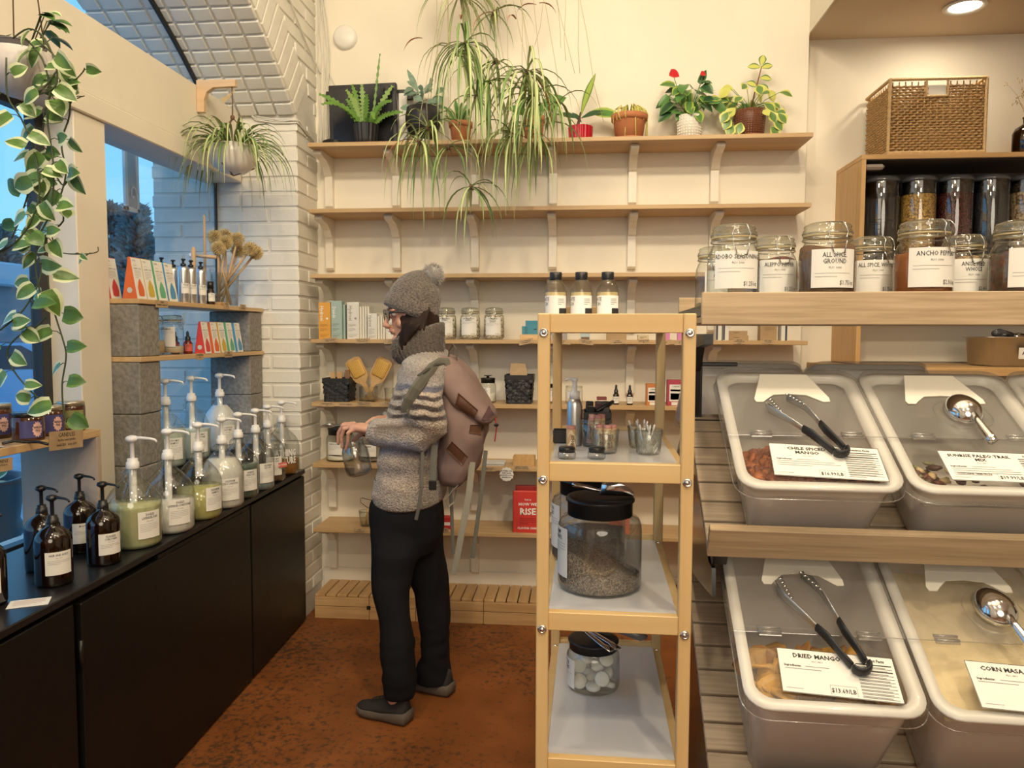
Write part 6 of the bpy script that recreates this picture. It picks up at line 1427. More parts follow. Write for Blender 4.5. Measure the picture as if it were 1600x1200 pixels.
spice(1292, 1.785, .060, .208, SPG, 1.02, ('ALL SPICE,', 'GROUND'), '$1.75/oz', 'clip jar labelled ALL SPICE GROUND, brown powder', -84, 1.55)
spice(1360, 1.895, .052, .189, SPW, .16, ('ALL SPICE, WHOLE',), '$1.75/oz', 'clip jar labelled ALL SPICE WHOLE with little spice left', -55, 1.7)
spice(1443, 1.780, .060, .210, ANC, .92, ('ANCHO PEPPER',), '$2.31/oz', 'clip jar labelled ANCHO PEPPER, orange-brown powder', -55, 1.75, .06)
spice(1506, 1.900, .052, .192, ANI, 1.0, ('ANISE SEED', 'WHOLE'), '$2.40/oz', 'clip jar labelled ANISE SEED WHOLE behind the ancho jar', -85, 1.7)
spice(1542, 1.985, .040, .156, BAY, .9, None, None, 'small jar of dried green herb between the anise jars', -60)
spice(1594, 1.785, .060, .208, STAR, .92, ('ANISE,', 'STAR'), '$2.75/oz', 'clip jar labelled ANISE at the right edge', -95, 1.55)
kilner('jar at the shelf corner hidden behind the adobo jar', (sp(1116, 400, 1.95), 1.95, zj), .045, .175, ADO, .3, ('ALL',), None, 0, -90, 1, 1.3, .5, .4, .012, name='spice_jar')
kilner('jar seen in the gap between two allspice and ancho jars', (sp(1391, 400, 2.06), 2.06, zj), .045, .15, BLKB, .25, ('BASIL',), None, 0, -90, 2, 1.5, .5, .5, .012, name='spice_jar')
# ================================================================ PERSON
def remesh(g, vox, smooth=2, name='m', mats=None, fac=.5):
    me = g.mesh(name, mats or [PAPER]); ob = bpy.data.objects.new('tmp', me); C.objects.link(ob)
    m = ob.modifiers.new('r', 'REMESH'); m.mode = 'VOXEL'; m.voxel_size = vox; m.use_smooth_shade = True
    if smooth: s = ob.modifiers.new('s', 'SMOOTH'); s.iterations = smooth; s.factor = fac
    dg = bpy.context.evaluated_depsgraph_get(); out = bpy.data.meshes.new_from_object(ob.evaluated_get(dg)); out.name = name
    bpy.data.objects.remove(ob); out.materials.clear()
    for mm in (mats or [PAPER]): out.materials.append(mm)
    return out
def W(u, v, Y=2.9): return onY(u, v, Y)
def ering(u0, u1, v, Yc, hy, n=28, p=2.3, tilt=0):
    a = W(u0, v, Yc); b = W(u1, v, Yc); c = (a+b)/2; hx = (b.x-a.x)/2; out = []
    for i in range(n):
        t_ = 2*PI*i/n; cs, sn = math.cos(t_), math.sin(t_)
        out.append((c.x+hx*math.copysign(abs(cs)**(2/p), cs), Yc+hy*math.copysign(abs(sn)**(2/p), sn), c.z+tilt*cs*hx))
    return out
SKIN = P('skin', (.62, .34, .24), .5, sss=.12, noise=.08, nscale=40)
HC = W(645, 489, 2.9); HM_ = Matrix.Translation(HC) @ RZ(math.radians(24)) @ RY(math.radians(-6))
def hp(x, y, z): return HM_ @ Vector((x, y, z))
g = G(); rings = []
for z, xf, xb, w_ in ((.117, -.012, .03, .022), (.108, -.05, .06, .052), (.085, -.078, .086, .068), (.055, -.091, .096, .075), (.025, -.0925, .098, .076), (.008, -.088, .097, .0755), (-.012, -.083, .094, .073), (-.032, -.083, .088, .070), (-.052, -.085, .075, .063), (-.070, -.082, .055, .055), (-.086, -.080, .03, .046), (-.100, -.076, .01, .034), (-.108, -.062, .0, .022)):
    r_ = []
    for i in range(32):
        a = 2*PI*i/32; c, s = math.cos(a), math.sin(a); xm = .005
        x = xm+(xf-xm)*c if c > 0 else xm-(xb-xm)*c
        y = w_*math.copysign(abs(s)**.92, s)*(1-.10*max(0, c)**2*1.2)
        r_.append(tuple(hp(x, y, z)))
    rings.append(r_)
g.loft(rings)
def blob(c, r_, M=None, n=12):
    pr = [(math.cos(a), math.sin(a)) for a in [-PI/2+PI*i/8 for i in range(9)]]
    V = []; Mx = (M or I4)
    g_ = G(); g_.lathe([(max(a, .001), b) for a, b in pr], n); 
    return [tuple(Mx @ Vector((c[0]+v[0]*r_[0], c[1]+v[1]*r_[1], c[2]+v[2]*r_[2]))) for v in g_.V], g_.F
def ab(g, c, r_, M=None): V, Fs = blob(c, r_, M); g.add(V, Fs, 0, True)
g.tube([hp(-.088, 0, .006), hp(-.097, 0, -.010), hp(-.106, 0, -.026), hp(-.110, 0, -.034), hp(-.100, 0, -.042), hp(-.088, 0, -.046)], [.006, .0075, .0095, .0125, .011, .006], 12)
for s in (-1, 1):
    ab(g, (-.100, s*.010, -.040), (.009, .0065, .007), HM_); ab(g, (-.080, s*.032, .017), (.014, .024, .006), HM_); ab(g, (-.060, s*.036, -.034), (.016, .018, .020), HM_)
    ab(g, (.008, s*.076, -.012), (.016, .007, .030), HM_)
ab(g, (-.088, 0, -.0585), (.008, .021, .0055), HM_); ab(g, (-.086, 0, -.0665), (.008, .019, .0060), HM_); ab(g, (-.078, 0, -.092), (.014, .018, .012), HM_)
g.tube([W(652, 515), W(658, 545), W(664, 575)], [.058, .056, .07], 20)
# hidden torso, hips, legs, feet
rings = [ering(a, b, v, 2.9, h_) for v, a, b, h_ in ((556, 650, 690, .07), (575, 640, 695, .15), (620, 628, 690, .165), (700, 612, 688, .15), (770, 604, 686, .15), (815, 600, 684, .12), (835, 610, 670, .10))]
g.loft(rings)
LL = [(800, 592, 655, 2.83, .08), (850, 590, 645, 2.82, .075), (890, 592, 636, 2.80, .065), (925, 595, 631, 2.79, .058), (960, 599, 634, 2.78, .054), (1000, 603, 636, 2.77, .05), (1060, 606, 636, 2.765, .045), (1095, 606, 634, 2.765, .04)]
LR = [(800, 625, 682, 2.96, .08), (850, 634, 682, 2.97, .075), (890, 648, 688, 2.98, .065), (925, 658, 694, 2.99, .058), (960, 664, 695, 3.0, .054), (1000, 665, 693, 3.0, .05), (1050, 668, 694, 3.0, .045), (1063, 668, 694, 3.0, .04)]
for q in (LL, LR): g.loft([ering(a, b, v, yc, h_) for v, a, b, yc, h_ in q])
# arms
AL = [(W(668, 590, 2.76), .052), (W(666, 625, 2.72), .048), (W(672, 668, 2.70), .044), (W(640, 676, 2.72), .040), (W(605, 676, 2.76), .032), (W(584, 673, 2.785), .0265)]
AR_ = [(W(652, 590, 3.04), .052), (W(654, 625, 3.08), .048), (W(660, 664, 3.09), .044), (W(632, 668, 3.05), .038), (W(610, 660, 2.985), .030), (W(600, 657, 2.965), .026)]
for q in (AL, AR_): g.tube([p_ for p_, _ in q], [r_ for _, r_ in q], 16)
# left hand over the rim of the jar: palm down, fingers curled over the far edge
JT = W(553, 690, 2.86)
def ln(a, b, f): return a.lerp(b, f)
g.tube([W(586, 673, 2.785), W(575, 670, 2.79), W(562, 668, 2.80), W(551, 668, 2.805)], [(.019, .027), (.020, .033), (.019, .038), (.014, .036)], 14, flat=(0, 0, 1))
fingers = [((552, 672, 2.772), (544, 677, 2.770), (543.5, 690, 2.778), (540.5, 702, 2.790)),      # little, nearest the camera
           ((551, 667, 2.793), (538, 670, 2.792), (533.5, 683, 2.800), (534.5, 698, 2.808)),
           ((551, 664, 2.815), (536, 665, 2.818), (528.5, 677, 2.825), (528.5, 692, 2.832)),
           ((553, 662, 2.838), (539, 663, 2.845), (530.5, 674, 2.850), (530.5, 687, 2.853))]
for k, f_ in enumerate(fingers):
    pts = [W(*q) for q in f_]; pts = [W(566, 670, pts[0].y+(2.80-pts[0].y)*.4)]+pts
    r0 = (.0080, .0090, .0092, .0090)[k]; full = []
    for a, b in zip(pts, pts[1:]): full += [a, ln(a, b, .5)]
    full.append(pts[-1]); g.tube(full, [r0*(1.12-.045*i) for i in range(len(full))], 10)
    ab(g, tuple(pts[-1]), (r0*.80, r0*.80, r0*.95)); 
    for q in pts[1:3]: ab(g, tuple(q), (r0*1.12,)*3)
g.tube([W(576, 672, 2.82), W(566, 676, 2.845), W(558, 683, 2.858), W(551, 690, 2.862)], [.014, .011, .0095, .0078], 10)
# right hand behind, steadying the jar
g.tube([W(602, 657, 2.965), W(594, 656, 2.955), W(586, 659, 2.94), W(579, 664, 2.93)], [(.018, .026), (.019, .033), (.018, .036), (.013, .034)], 14, flat=(0, 0, 1))
for k in range(4):
    y0 = 2.905+.019*k; pts = [W(586, 661, y0), W(577, 665, y0-.005), W(573, 675, 2.905+.008*k), W(574, 688-3*k, 2.893+.006*k)]
    g.tube([pts[0], ln(pts[0], pts[1], .5), pts[1], ln(pts[1], pts[2], .5), pts[2], ln(pts[2], pts[3], .5), pts[3]], [.0095, .009, .0092, .0085, .0085, .0078, .007], 10)
g.tube([W(592, 656, 2.925), W(584, 655, 2.905), W(577, 659, 2.892), W(570, 664, 2.882)], [.013, .011, .0095, .0078], 10)
body = bpy.data.objects.new('person', remesh(g, .004, 2, 'person_body', [SKIN])); C.objects.link(body)
tag(body, 'person in a grey pompom hat and striped sweater holding a glass jar, backpack on', 'person')
EYEW = P('eye_white', (.42, .38, .36), .25); IRIS = P('iris_brown', (.06, .03, .015), .15)
for s in (-1, 1):
    e_ = G(); V, Fs = blob((-.0765, s*.031, .001), (.0115, .0125, .0095), HM_); e_.add(V, Fs, 0, True); V, Fs = blob((-.0850, s*.031, -.001), (.0035, .0055, .0055), HM_); e_.add(V, Fs, 1, True); e_.build('eye', [EYEW, IRIS], body)
    b_ = G(); b_.tube([hp(-.093+.010*abs(q-.3), s*(.012+.036*q), .021+.004*math.sin(q*PI)) for q in (0, .25, .5, .75, 1)], [.0016, .0024, .0024, .002, .001], 6); b_.build('eyebrow', [P('brow_dark', (.05, .03, .02), .7)], body)
LIPM = P('lips', (.42, .13, .11), .4)
G().tube([hp(-.0895, -.020, -.0625), hp(-.0965, -.008, -.0605), hp(-.0965, .008, -.0605), hp(-.0895, .020, -.0625)], [(.001, .001), (.0028, .002), (.0028, .002), (.001, .001)], 8).build('lips', [LIPM], body)
# glasses
GF = P('glasses_frame', (.012, .014, .02), .2, coat=.5); gl = G()
for s in (-1, 1):
    ringp = [hp(-.104+.006*abs(x/.027)*.5, s*.034+x, .001+y) for x, y, _ in rr(.0265, .0215, .016, 4)]
    gl.tube(ringp+[ringp[0]], .0022, 6, 0, None, True, False)
    gl.tube([hp(-.100, s*.061, .008), hp(-.085, s*.074, .008), hp(-.02, s*.080, .008), hp(.012, s*.079, -.004)], [(.003, .0018)]*4, 6, 0, None, True, True, flat=(0, 0, 1))
gl.tube([hp(-.103, -.009, .004), hp(-.107, 0, .007), hp(-.103, .009, .004)], .002, 6)
go = gl.build('glasses', [GF], body)
for s in (-1, 1):
    G().add([tuple(hp(-.104, s*.034+x, .001+y)) for x, y, _ in rr(.025, .020, .015, 4)], [list(range(20))]).build('lens', [GLASS('spectacle_lens', (.72, .76, .88), .9, .03)], go)
# ---- knitwear material: stripes by height with flecks
def KNIT(name, ramp, z0, z1, fleck=.5, scale=1.0, ribs=False, wob_=.06):
    m, nt, b = newmat(name); tc = node(nt, 'ShaderNodeTexCoord'); sp_ = node(nt, 'ShaderNodeSeparateXYZ'); nt.links.new(tc.outputs['Object'], sp_.inputs[0])
    n = node(nt, 'ShaderNodeTexNoise'); n.inputs['Scale'].default_value = 9*scale; n.inputs['Detail'].default_value = 3; nt.links.new(tc.outputs['Object'], n.inputs[0])
    n2 = node(nt, 'ShaderNodeTexNoise'); n2.inputs['Scale'].default_value = 170*scale; n2.inputs['Detail'].default_value = 2
    mp = node(nt, 'ShaderNodeMapping'); mp.inputs['Scale'].default_value = (1, 1, 1.0); nt.links.new(tc.outputs['Object'], mp.inputs[0]); nt.links.new(mp.outputs[0], n2.inputs[0])
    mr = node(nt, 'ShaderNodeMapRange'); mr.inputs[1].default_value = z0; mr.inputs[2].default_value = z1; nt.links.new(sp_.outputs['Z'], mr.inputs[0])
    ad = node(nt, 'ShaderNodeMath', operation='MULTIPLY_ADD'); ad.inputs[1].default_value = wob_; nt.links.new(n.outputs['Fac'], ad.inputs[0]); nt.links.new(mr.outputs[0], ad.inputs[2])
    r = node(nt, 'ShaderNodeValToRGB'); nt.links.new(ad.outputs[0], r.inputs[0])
    els = r.color_ramp.elements
    while len(els) > 1: els.remove(els[-1])
    els[0].position = ramp[0][0]; els[0].color = tuple(ramp[0][1])+(1,)
    for p_, c_ in ramp[1:]: e = els.new(p_); e.color = tuple(c_)+(1,)
    r2_ = node(nt, 'ShaderNodeValToRGB'); r2_.color_ramp.elements[0].position = .38; r2_.color_ramp.elements[1].position = .62; k = 1-fleck
    r2_.color_ramp.elements[0].color = (k, k, k*1.04, 1); r2_.color_ramp.elements[1].color = (1.22, 1.18, 1.12, 1); nt.links.new(n2.outputs['Fac'], r2_.inputs[0])
    mx = node(nt, 'ShaderNodeMix', data_type='RGBA', blend_type='MULTIPLY'); mx.inputs[0].default_value = 1; nt.links.new(r.outputs[0], mx.inputs[6]); nt.links.new(r2_.outputs[0], mx.inputs[7]); nt.links.new(mx.outputs[2], b.inputs['Base Color'])
    b.inputs['Roughness'].default_value = .95; b.inputs['Sheen Weight'].default_value = .3; b.inputs['Specular IOR Level'].default_value = .1
    wv = node(nt, 'ShaderNodeTexVoronoi'); wv.inputs['Scale'].default_value = 150*scale; nt.links.new(tc.outputs['Object'], wv.inputs['Vector'])
    bp = node(nt, 'ShaderNodeBump', invert=True); bp.inputs['Strength'].default_value = .8; bp.inputs['Distance'].default_value = .004; nt.links.new(wv.outputs['Distance'], bp.inputs['Height']); nt.links.new(bp.outputs[0], b.inputs['Normal'])
    return m
LT, DK, BL_, GY, BR_ = (.44, .375, .32), (.06, .048, .048), (.13, .14, .20), (.24, .21, .20), (.15, .11, .085)
SWM = KNIT('striped_knit', [(0, GY), (.10, LT), (.20, GY), (.27, LT), (.33, BL_), (.38, (.38, .38, .44)), (.44, LT), (.50, BR_), (.53, LT), (.545, LT), (.555, DK), (.575, DK), (.585, LT), (.605, LT), (.615, DK), (.64, DK), (.65, LT), (.675, (.40, .36, .33)), (.685, DK), (.705, DK), (.715, LT), (.735, LT), (.745, BL_), (.77, BL_), (.785, (.36, .34, .34)), (.84, GY), (.92, (.36, .33, .30)), (1, GY)], .86, 1.42, .28, 1.0, False, .085)
g = G(); tor = [(545, 648, 692, .07), (554, 641, 698, .12), (566, 634, 702, .165), (580, 628, 704, .190), (600, 622, 703, .198), (625, 615, 701, .195), (650, 609, 699, .190), (680, 602, 698, .188), (710, 597, 697, .186), (740, 592, 695, .186), (762, 587, 693, .186), (774, 588, 692, .182), (779, 594, 688, .174)]
g.loft([ering(a, b, v, 2.9, h_, tilt=0) for v, a, b, h_ in tor])
sl = [(670, 582, 2.80, .074), (664, 600, 2.745, .076), (660, 622, 2.715, .076), (664, 645, 2.70, .076), (671, 668, 2.70, .072), (655, 677, 2.705, .067), (636, 678, 2.72, .061), (618, 677, 2.742, .055), (604, 676.5, 2.762, .052), (597, 676, 2.77, .047), (586, 675.5, 2.782, .0445)]
g.tube([W(a, b, c) for a, b, c, _ in sl], [r_ for *_, r_ in sl], 20)
sr = [(650, 582, 3.02, .074), (652, 610, 3.06, .074), (655, 645, 3.08, .072), (655, 668, 3.08, .066), (636, 672, 3.05, .058), (622, 666, 3.01, .050), (608, 660, 2.98, .043)]
g.tube([W(a, b, c) for a, b, c, _ in sr], [r_ for *_, r_ in sr], 18)
swm = remesh(g, .008, 3, 'sweater', [SWM])
def wrinkle(me, amp, f, seed=0, lim=None):
    from mathutils import noise as mn
    for v in me.vertices:
        if lim and not lim(v.co): continue
        d = mn.noise(Vector((v.co.x*f[0]+seed, v.co.y*f[1], v.co.z*f[2])))*amp
        v.co += v.normal*d
wrinkle(swm, .011, (9, 9, 22), 3); wrinkle(swm, .004, (30, 30, 30), 8)
sw_ = bpy.data.objects.new('sweater', swm); C.objects.link(sw_); sw_.parent = body
CUF = KNIT('cuff_knit', [(0, (.34, .30, .27)), (1, (.42, .38, .34))], .8, 1.4, .3)
def ribtube(pts, rads, nr, dep, name, mats, par, n=None, flat=None):
    n = nr*2; pts = [Vector(p_) for p_ in pts]; V = []; prev = Vector(flat or (0, 1, 0))
    for i, p_ in enumerate(pts):
        t_ = (pts[min(i+1, len(pts)-1)]-pts[max(0, i-1)]).normalized(); u = (prev-t_*prev.dot(t_)).normalized(); prev = u; v = t_.cross(u)
        ra = rads[i] if isinstance(rads[i], tuple) else (rads[i], rads[i])
        for k in range(n):
            a = 2*PI*k/n; m_ = 1+(dep if k % 2 else 0); V.append(tuple(p_+u*math.cos(a)*ra[0]*m_+v*math.sin(a)*ra[1]*m_))
    Fs = [[i*n+k, i*n+(k+1) % n, (i+1)*n+(k+1) % n, (i+1)*n+k] for i in range(len(pts)-1) for k in range(n)]
    g_ = G(); g_.add(V, Fs, 0, True); return g_.build(name, mats, par)
ribtube([W(612, 677, 2.752), W(604, 677, 2.762), W(594, 676, 2.772), W(585, 675, 2.782), W(583, 675, 2.784), W(585, 675, 2.782)], [.0545, .0525, .0505, .048, .044, .034], 26, .06, 'cuff', [CUF], body)
ribtube([W(622, 666, 3.01), W(612, 662, 2.99), W(604, 659, 2.972), W(602, 658, 2.97), W(605, 659, 2.975)], [.046, .044, .041, .037, .028], 24, .06, 'cuff', [CUF], body)
g = G(); n = 120; rings = []
for v, a, b, h_ in ((742, 591, 696, .1875), (756, 589, 695, .189), (768, 587, 694, .188), (777, 588.5, 692, .184), (780, 591, 690, .178), (776, 595, 687, .170)):
    r_ = ering(a, b, v, 2.9, h_, n); c = Vector((sum(q[0] for q in r_)/n, 2.9, r_[0][2]))
    rings.append([tuple(c+(Vector(q)-c)*(1+(.018 if i % 2 else 0))+Vector((0, 0, -.012*math.sin(PI*(q[0]-r_[n//2][0])/(r_[0][0]-r_[n//2][0]))))) for i, q in enumerate(r_)])
g.loft(rings, 0, None, True, (False, False)); g.build('hem_rib', [KNIT('hem_knit', [(0, (.34, .31, .28)), (1, (.42, .38, .34))], .8, 1.4, .3)], body)
# trousers
TRM = P('black_trousers', (.010, .010, .013), .9, bump=.3, bscale=300, spec=.15)
g = G(); g.loft([ering(a, b, v, 2.9, h_) for v, a, b, h_ in ((768, 592, 689, .168), (785, 584, 691, .178), (810, 582.5, 690.5, .178), (835, 584, 690, .165), (860, 600, 680, .13))])
L2 = [(795, 584, 672, 2.84, .105), (830, 581, 668, 2.83, .11), (860, 581, 660, 2.815, .115), (890, 582, 646, 2.80, .09), (925, 586, 638, 2.79, .08), (960, 591, 641, 2.78, .075), (1000, 595, 644, 2.77, .072), (1035, 597, 645, 2.765, .069), (1048, 600, 646, 2.76, .068), (1062, 598, 648, 2.76, .070), (1085, 600, 646, 2.76, .066)]
R2 = [(795, 608, 691, 2.96, .105), (830, 610, 690, 2.965, .11), (860, 618, 691, 2.97, .11), (890, 637, 696, 2.98, .09), (925, 650, 702, 2.99, .08), (960, 655, 703.5, 3.0, .075), (1000, 657, 701, 3.0, .072), (1024, 660, 701, 3.0, .069), (1034, 654, 703, 3.0, .069), (1050, 649, 709, 3.0, .071), (1063, 650, 709, 3.0, .068)]
for q in (L2, R2): g.loft([ering(a, b, v, yc, h_) for v, a, b, yc, h_ in q])
trm = remesh(g, .009, 3, 'trousers', [TRM]); wrinkle(trm, .013, (4, 4, 7), 5, lambda c: c.z < .86); wrinkle(trm, .006, (14, 14, 26), 1, lambda c: c.z < .30); o = bpy.data.objects.new('trousers', trm); C.objects.link(o); o.parent = body
# shoes
SOLE = P('taupe_sole', (.10, .08, .065), .7, bump=.3, bscale=60); UPR = P('black_mesh_upper', (.018, .016, .016), .8, bump=.4, bscale=200)
def shoe(heel, toe, lab):
    heel, toe = Vector(heel), Vector(toe); d = (toe-heel); L = d.length; a = math.atan2(d.y, d.x)
    t = bpy.data.objects.new('shoe', None); C.objects.link(t); t.parent = body; t.location = heel; t.rotation_euler = (0, 0, a); t['label'] = lab
    st = [(-.03, .028, .0), (-.02, .036, .0), (.03, .040, 0), (.10, .038, 0), (.17, .046, 0), (.215, .044, .0), (.245, .033, .008), (.262, .016, .018)]
    k = L/.26
    def ring(x, hw, z0, z1, zs_): return [(x*k, y, z) for y, z in ((-hw*.86, z0), (-hw, z0+.010), (-hw*1.02, (z0+z1)/2), (-hw*.95, z1), (0, z1+.002), (hw*.95, z1), (hw*1.02, (z0+z1)/2), (hw, z0+.010), (hw*.86, z0))]
    g = G(); g.loft([ring(x, hw, .004+zt2_+(.012 if x < -.02 else 0), (.045 if x < .05 else .036 if x < .2 else .034)+(.004 if x < 0 else 0), 0) for x, hw, zt2_ in st], 0, None, True); g.build('sole', [SOLE], t)
    g = G()
    for q in range(4): g.tube([((-.032+.004*q)*k, -.02, .012+.009*q), (-.015*k, -.0395, .013+.009*q), (.04*k, -.0415, .012+.008*q)], .0022, 5)
    for q in range(5): g.tube([((.07+.022*q)*k, -.0415-.001*q, .012), ((.095+.022*q)*k, -.0415-.0012*q, .030)], .0022, 5)
    g.build('sole_groove', [P('sole_dark', (.05, .04, .035), .7)], t)
    U = [(-.022, .020, .105), (-.012, .033, .108), (.03, .037, .100), (.07, .036, .098), (.10, .036, .085), (.14, .038, .072), (.18, .040, .062), (.215, .038, .056), (.24, .028, .050), (.256, .012, .040)]
    g = G(); g.loft([[(x*k, hw*math.cos(b_)*(1 if math.sin(b_) < .3 else 1-.45*math.sin(b_)), .035+(h_-.035)*max(0, math.sin(b_))) for b_ in [PI*i/12 for i in range(13)]]+[(x*k, -hw*.5, .03), (x*k, hw*.5, .03)] for x, hw, h_ in U], 0); g.build('upper', [UPR], t)
    g = G()
    for q in range(5): g.tube([((.085+.02*q)*k, -.018, .089-.0055*q), ((.09+.02*q)*k, 0, .094-.006*q), ((.095+.02*q)*k, .018, .089-.0055*q)], .0022, 5)
    g.build('laces', [P('lace_black', (.02, .02, .022), .8)], t)
h1_, t1_ = onZ(636, 1121, 0), onZ(566, 1110, 0); shoe((h1_.x, 2.735, 0), (h1_.x-.195, 2.80, 0), 'dark running shoe with a thick taupe sole, nearer the camera')
shoe((W(700, 1075, 3.0).x, 2.975, 0), (W(700, 1075, 3.0).x-.215, 3.045, 0), 'dark running shoe with a thick taupe sole, farther from the camera')
# hair
HAIR = P('dark_brown_hair', (.030, .015, .010), .6, spec=.2, bump=.8, bscale=90, noise=.5, nscale=60, ns=(1, 1, .15))
g = G(); g.loft([ering(a, b, v, 2.905, h_) for v, a, b, h_ in ((470, 634, 680, .074), (482, 632, 683, .080), (494, 631, 685, .084), (505, 630, 686, .088), (515, 627, 683, .089), (526, 621, 670, .086), (540, 618, 662, .078), (552, 620, 650, .060))]); q = random.Random(4)
for i in range(90):
    s = -1 if i % 3 else 1; f = q.random(); u0 = 628+42*f; pts = []; rr0 = q.uniform(.0035, .008)
    for k in range(9):
        ff = k/8; v = 478+72*ff; u = u0-ff*ff*(u0-622)*.55+2.2*math.sin(ff*9+i); yy = 2.905+s*(.086-.018*abs(ff-.5)*2+q.uniform(-.002, .003)-.016*((u0-650)/30)**2)
        if u < 621-4*ff: u = 621-4*ff
        pts.append(W(u, v, yy))
    g.tube(pts, [rr0*.6]+[rr0]*7+[rr0*.3], 6)
for i in range(46):
    u0 = q.uniform(630, 656); ss = 1; pts = []
    for k in range(8):
        ff = k/7; v = 506+(56-.7*(u0-622))*ff; u = u0-(u0-621)*.72*ff+1.8*math.sin(ff*8+i); rad = min(1, max(0, (u-612)/42)); yy = 2.9-(.100*math.sqrt(max(.03, 1-(1-rad)**2)))-q.uniform(.0, .006)
        pts.append(W(u, v, yy))
    g.tube(pts, [.004, .006, .007, .007, .006, .005, .004, .002], 6)
hm_ = remesh(g, .0045, 1, 'hair', [HAIR]); o = bpy.data.objects.new('hair', hm_); C.objects.link(o); o.parent = body
# hat
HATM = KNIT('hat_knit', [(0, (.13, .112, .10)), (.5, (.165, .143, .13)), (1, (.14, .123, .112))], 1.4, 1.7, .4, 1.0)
ax = math.radians(20); HT = Matrix.Translation(W(641.5, 486, 2.9)) @ RY(ax)
n = 96; rings = []
for t_, ra, rb_, rp in ((-.012, .094, .084, 0), (-.010, .103, .090, .02), (.012, .106, .093, .022), (.034, .105, .093, .022), (.040, .102, .090, .01), (.060, .0985, .088, .015), (.085, .091, .083, .02), (.108, .080, .074, .02), (.128, .064, .060, .02), (.146, .043, .041, .02), (.158, .022, .022, .01), (.162, .004, .004, 0)):
    rings.append([tuple(HT @ Vector((ra*math.cos(2*PI*i/n)*(1+rp*math.sin(i*2*PI/6+t_*60)), rb_*math.sin(2*PI*i/n)*(1+rp*math.sin(i*2*PI/6+t_*60)), t_))) for i in range(n)])
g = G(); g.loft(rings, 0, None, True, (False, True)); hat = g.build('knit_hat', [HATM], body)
PM = P('grey_fur', (.33, .31, .30), .9, sheen=.5); g = G(); q = random.Random(2); pc = W(676.5, 429, 2.9); V, Fs = blob(tuple(pc), (.036, .036, .036)); g.add(V, Fs, 0, True)
for i in range(1500):
    z = q.uniform(-1, 1); a = q.uniform(0, 6.283); d = Vector((math.sqrt(1-z*z)*math.cos(a), math.sqrt(1-z*z)*math.sin(a), z)); s1 = d.orthogonal().normalized()*.0012; tip = pc+d*q.uniform(.042, .053)+Vector((q.uniform(-.006, .006), q.uniform(-.006, .006), q.uniform(-.006, .004)))
    g.add([pc+d*.030-s1, pc+d*.030+s1, tip], [[0, 1, 2]])
stuff(g.build('pompom', [PM], hat))
# knitted cowl
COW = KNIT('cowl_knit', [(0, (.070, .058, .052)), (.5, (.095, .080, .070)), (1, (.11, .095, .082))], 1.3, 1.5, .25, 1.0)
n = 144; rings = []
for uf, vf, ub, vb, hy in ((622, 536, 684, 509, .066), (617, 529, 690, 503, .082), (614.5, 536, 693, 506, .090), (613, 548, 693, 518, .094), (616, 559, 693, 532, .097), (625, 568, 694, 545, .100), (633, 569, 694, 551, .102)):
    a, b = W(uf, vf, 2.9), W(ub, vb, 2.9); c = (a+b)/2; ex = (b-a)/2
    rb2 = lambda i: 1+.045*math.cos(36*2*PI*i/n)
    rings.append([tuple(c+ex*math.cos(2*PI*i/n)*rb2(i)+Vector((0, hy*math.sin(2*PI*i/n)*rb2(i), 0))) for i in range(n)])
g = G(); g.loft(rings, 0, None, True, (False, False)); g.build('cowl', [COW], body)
# ---- backpack
PKM = P('mauve_canvas', (.25, .17, .155), .85, noise=.18, nscale=9, bump=.25, bscale=250); PKD = P('plum_canvas', (.10, .05, .055), .85); LEA = P('brown_leather', (.095, .04, .022), .5, bump=.2, bscale=80); WEB = P('olive_webbing', (.13, .125, .105), .8, bump=.3, bscale=300); WEBL = P('pale_olive_webbing', (.26, .245, .20), .8)
pk = thing('backpack', 'mauve canvas backpack with brown leather patches worn on the back', 'backpack', (0, 0, 0))
PR = [(556, 682, 702, .05), (561, 678, 714, .09), (572, 677, 727, .122), (590, 679, 739, .138), (610, 682, 748, .143), (630, 685, 756, .143), (650, 688, 762, .143), (675, 690, 762, .142), (700, 686, 756, .140), (725, 684, 747, .130), (745, 687, 736, .110), (755, 691, 724, .08), (759, 698, 716, .04)]
g = G(); g.loft([ering(a, b, v, 2.9, h_, 36, 2.6) for v, a, b, h_ in PR]); pm = remesh(g, .009, 2, 'pack_body', [PKM]); wrinkle(pm, .014, (10, 10, 9), 2); wrinkle(pm, .006, (26, 26, 14), 9)
o = bpy.data.objects.new('pack_body', pm); C.objects.link(o); o.parent = pk
FLP = [(560, 678, 712, .094), (570, 676, 727, .128), (588, 680, 742, .148), (608, 692, 754, .154), (628, 706, 766, .156), (642, 722, 774, .150), (652, 740, 775, .140), (658, 752, 772, .12)]
g = G(); g.loft([ering(a, b, v, 2.9, h_, 36, 2.6) for v, a, b, h_ in FLP]); fm_ = remesh(g, .009, 2, 'flap', [PKM]); wrinkle(fm_, .008, (14, 14, 10), 4); fl = bpy.data.objects.new('flap', fm_); C.objects.link(fl); fl.parent = pk
from mathutils.bvhtree import BVHTree
def bvh(me): return BVHTree.FromPolygons([v.co.copy() for v in me.vertices], [list(p_.vertices) for p_ in me.polygons])
TP, TF = bvh(pm), bvh(fm_)
def hity(u, v, tree, off):
    d = Vector(ray(u, v)).normalized(); h_ = tree.ray_cast(Vector(CAM), d)
    p_ = h_[0] if h_[0] is not None else tree.find_nearest(W(u, v, 2.80))[0]
    return p_-d*off
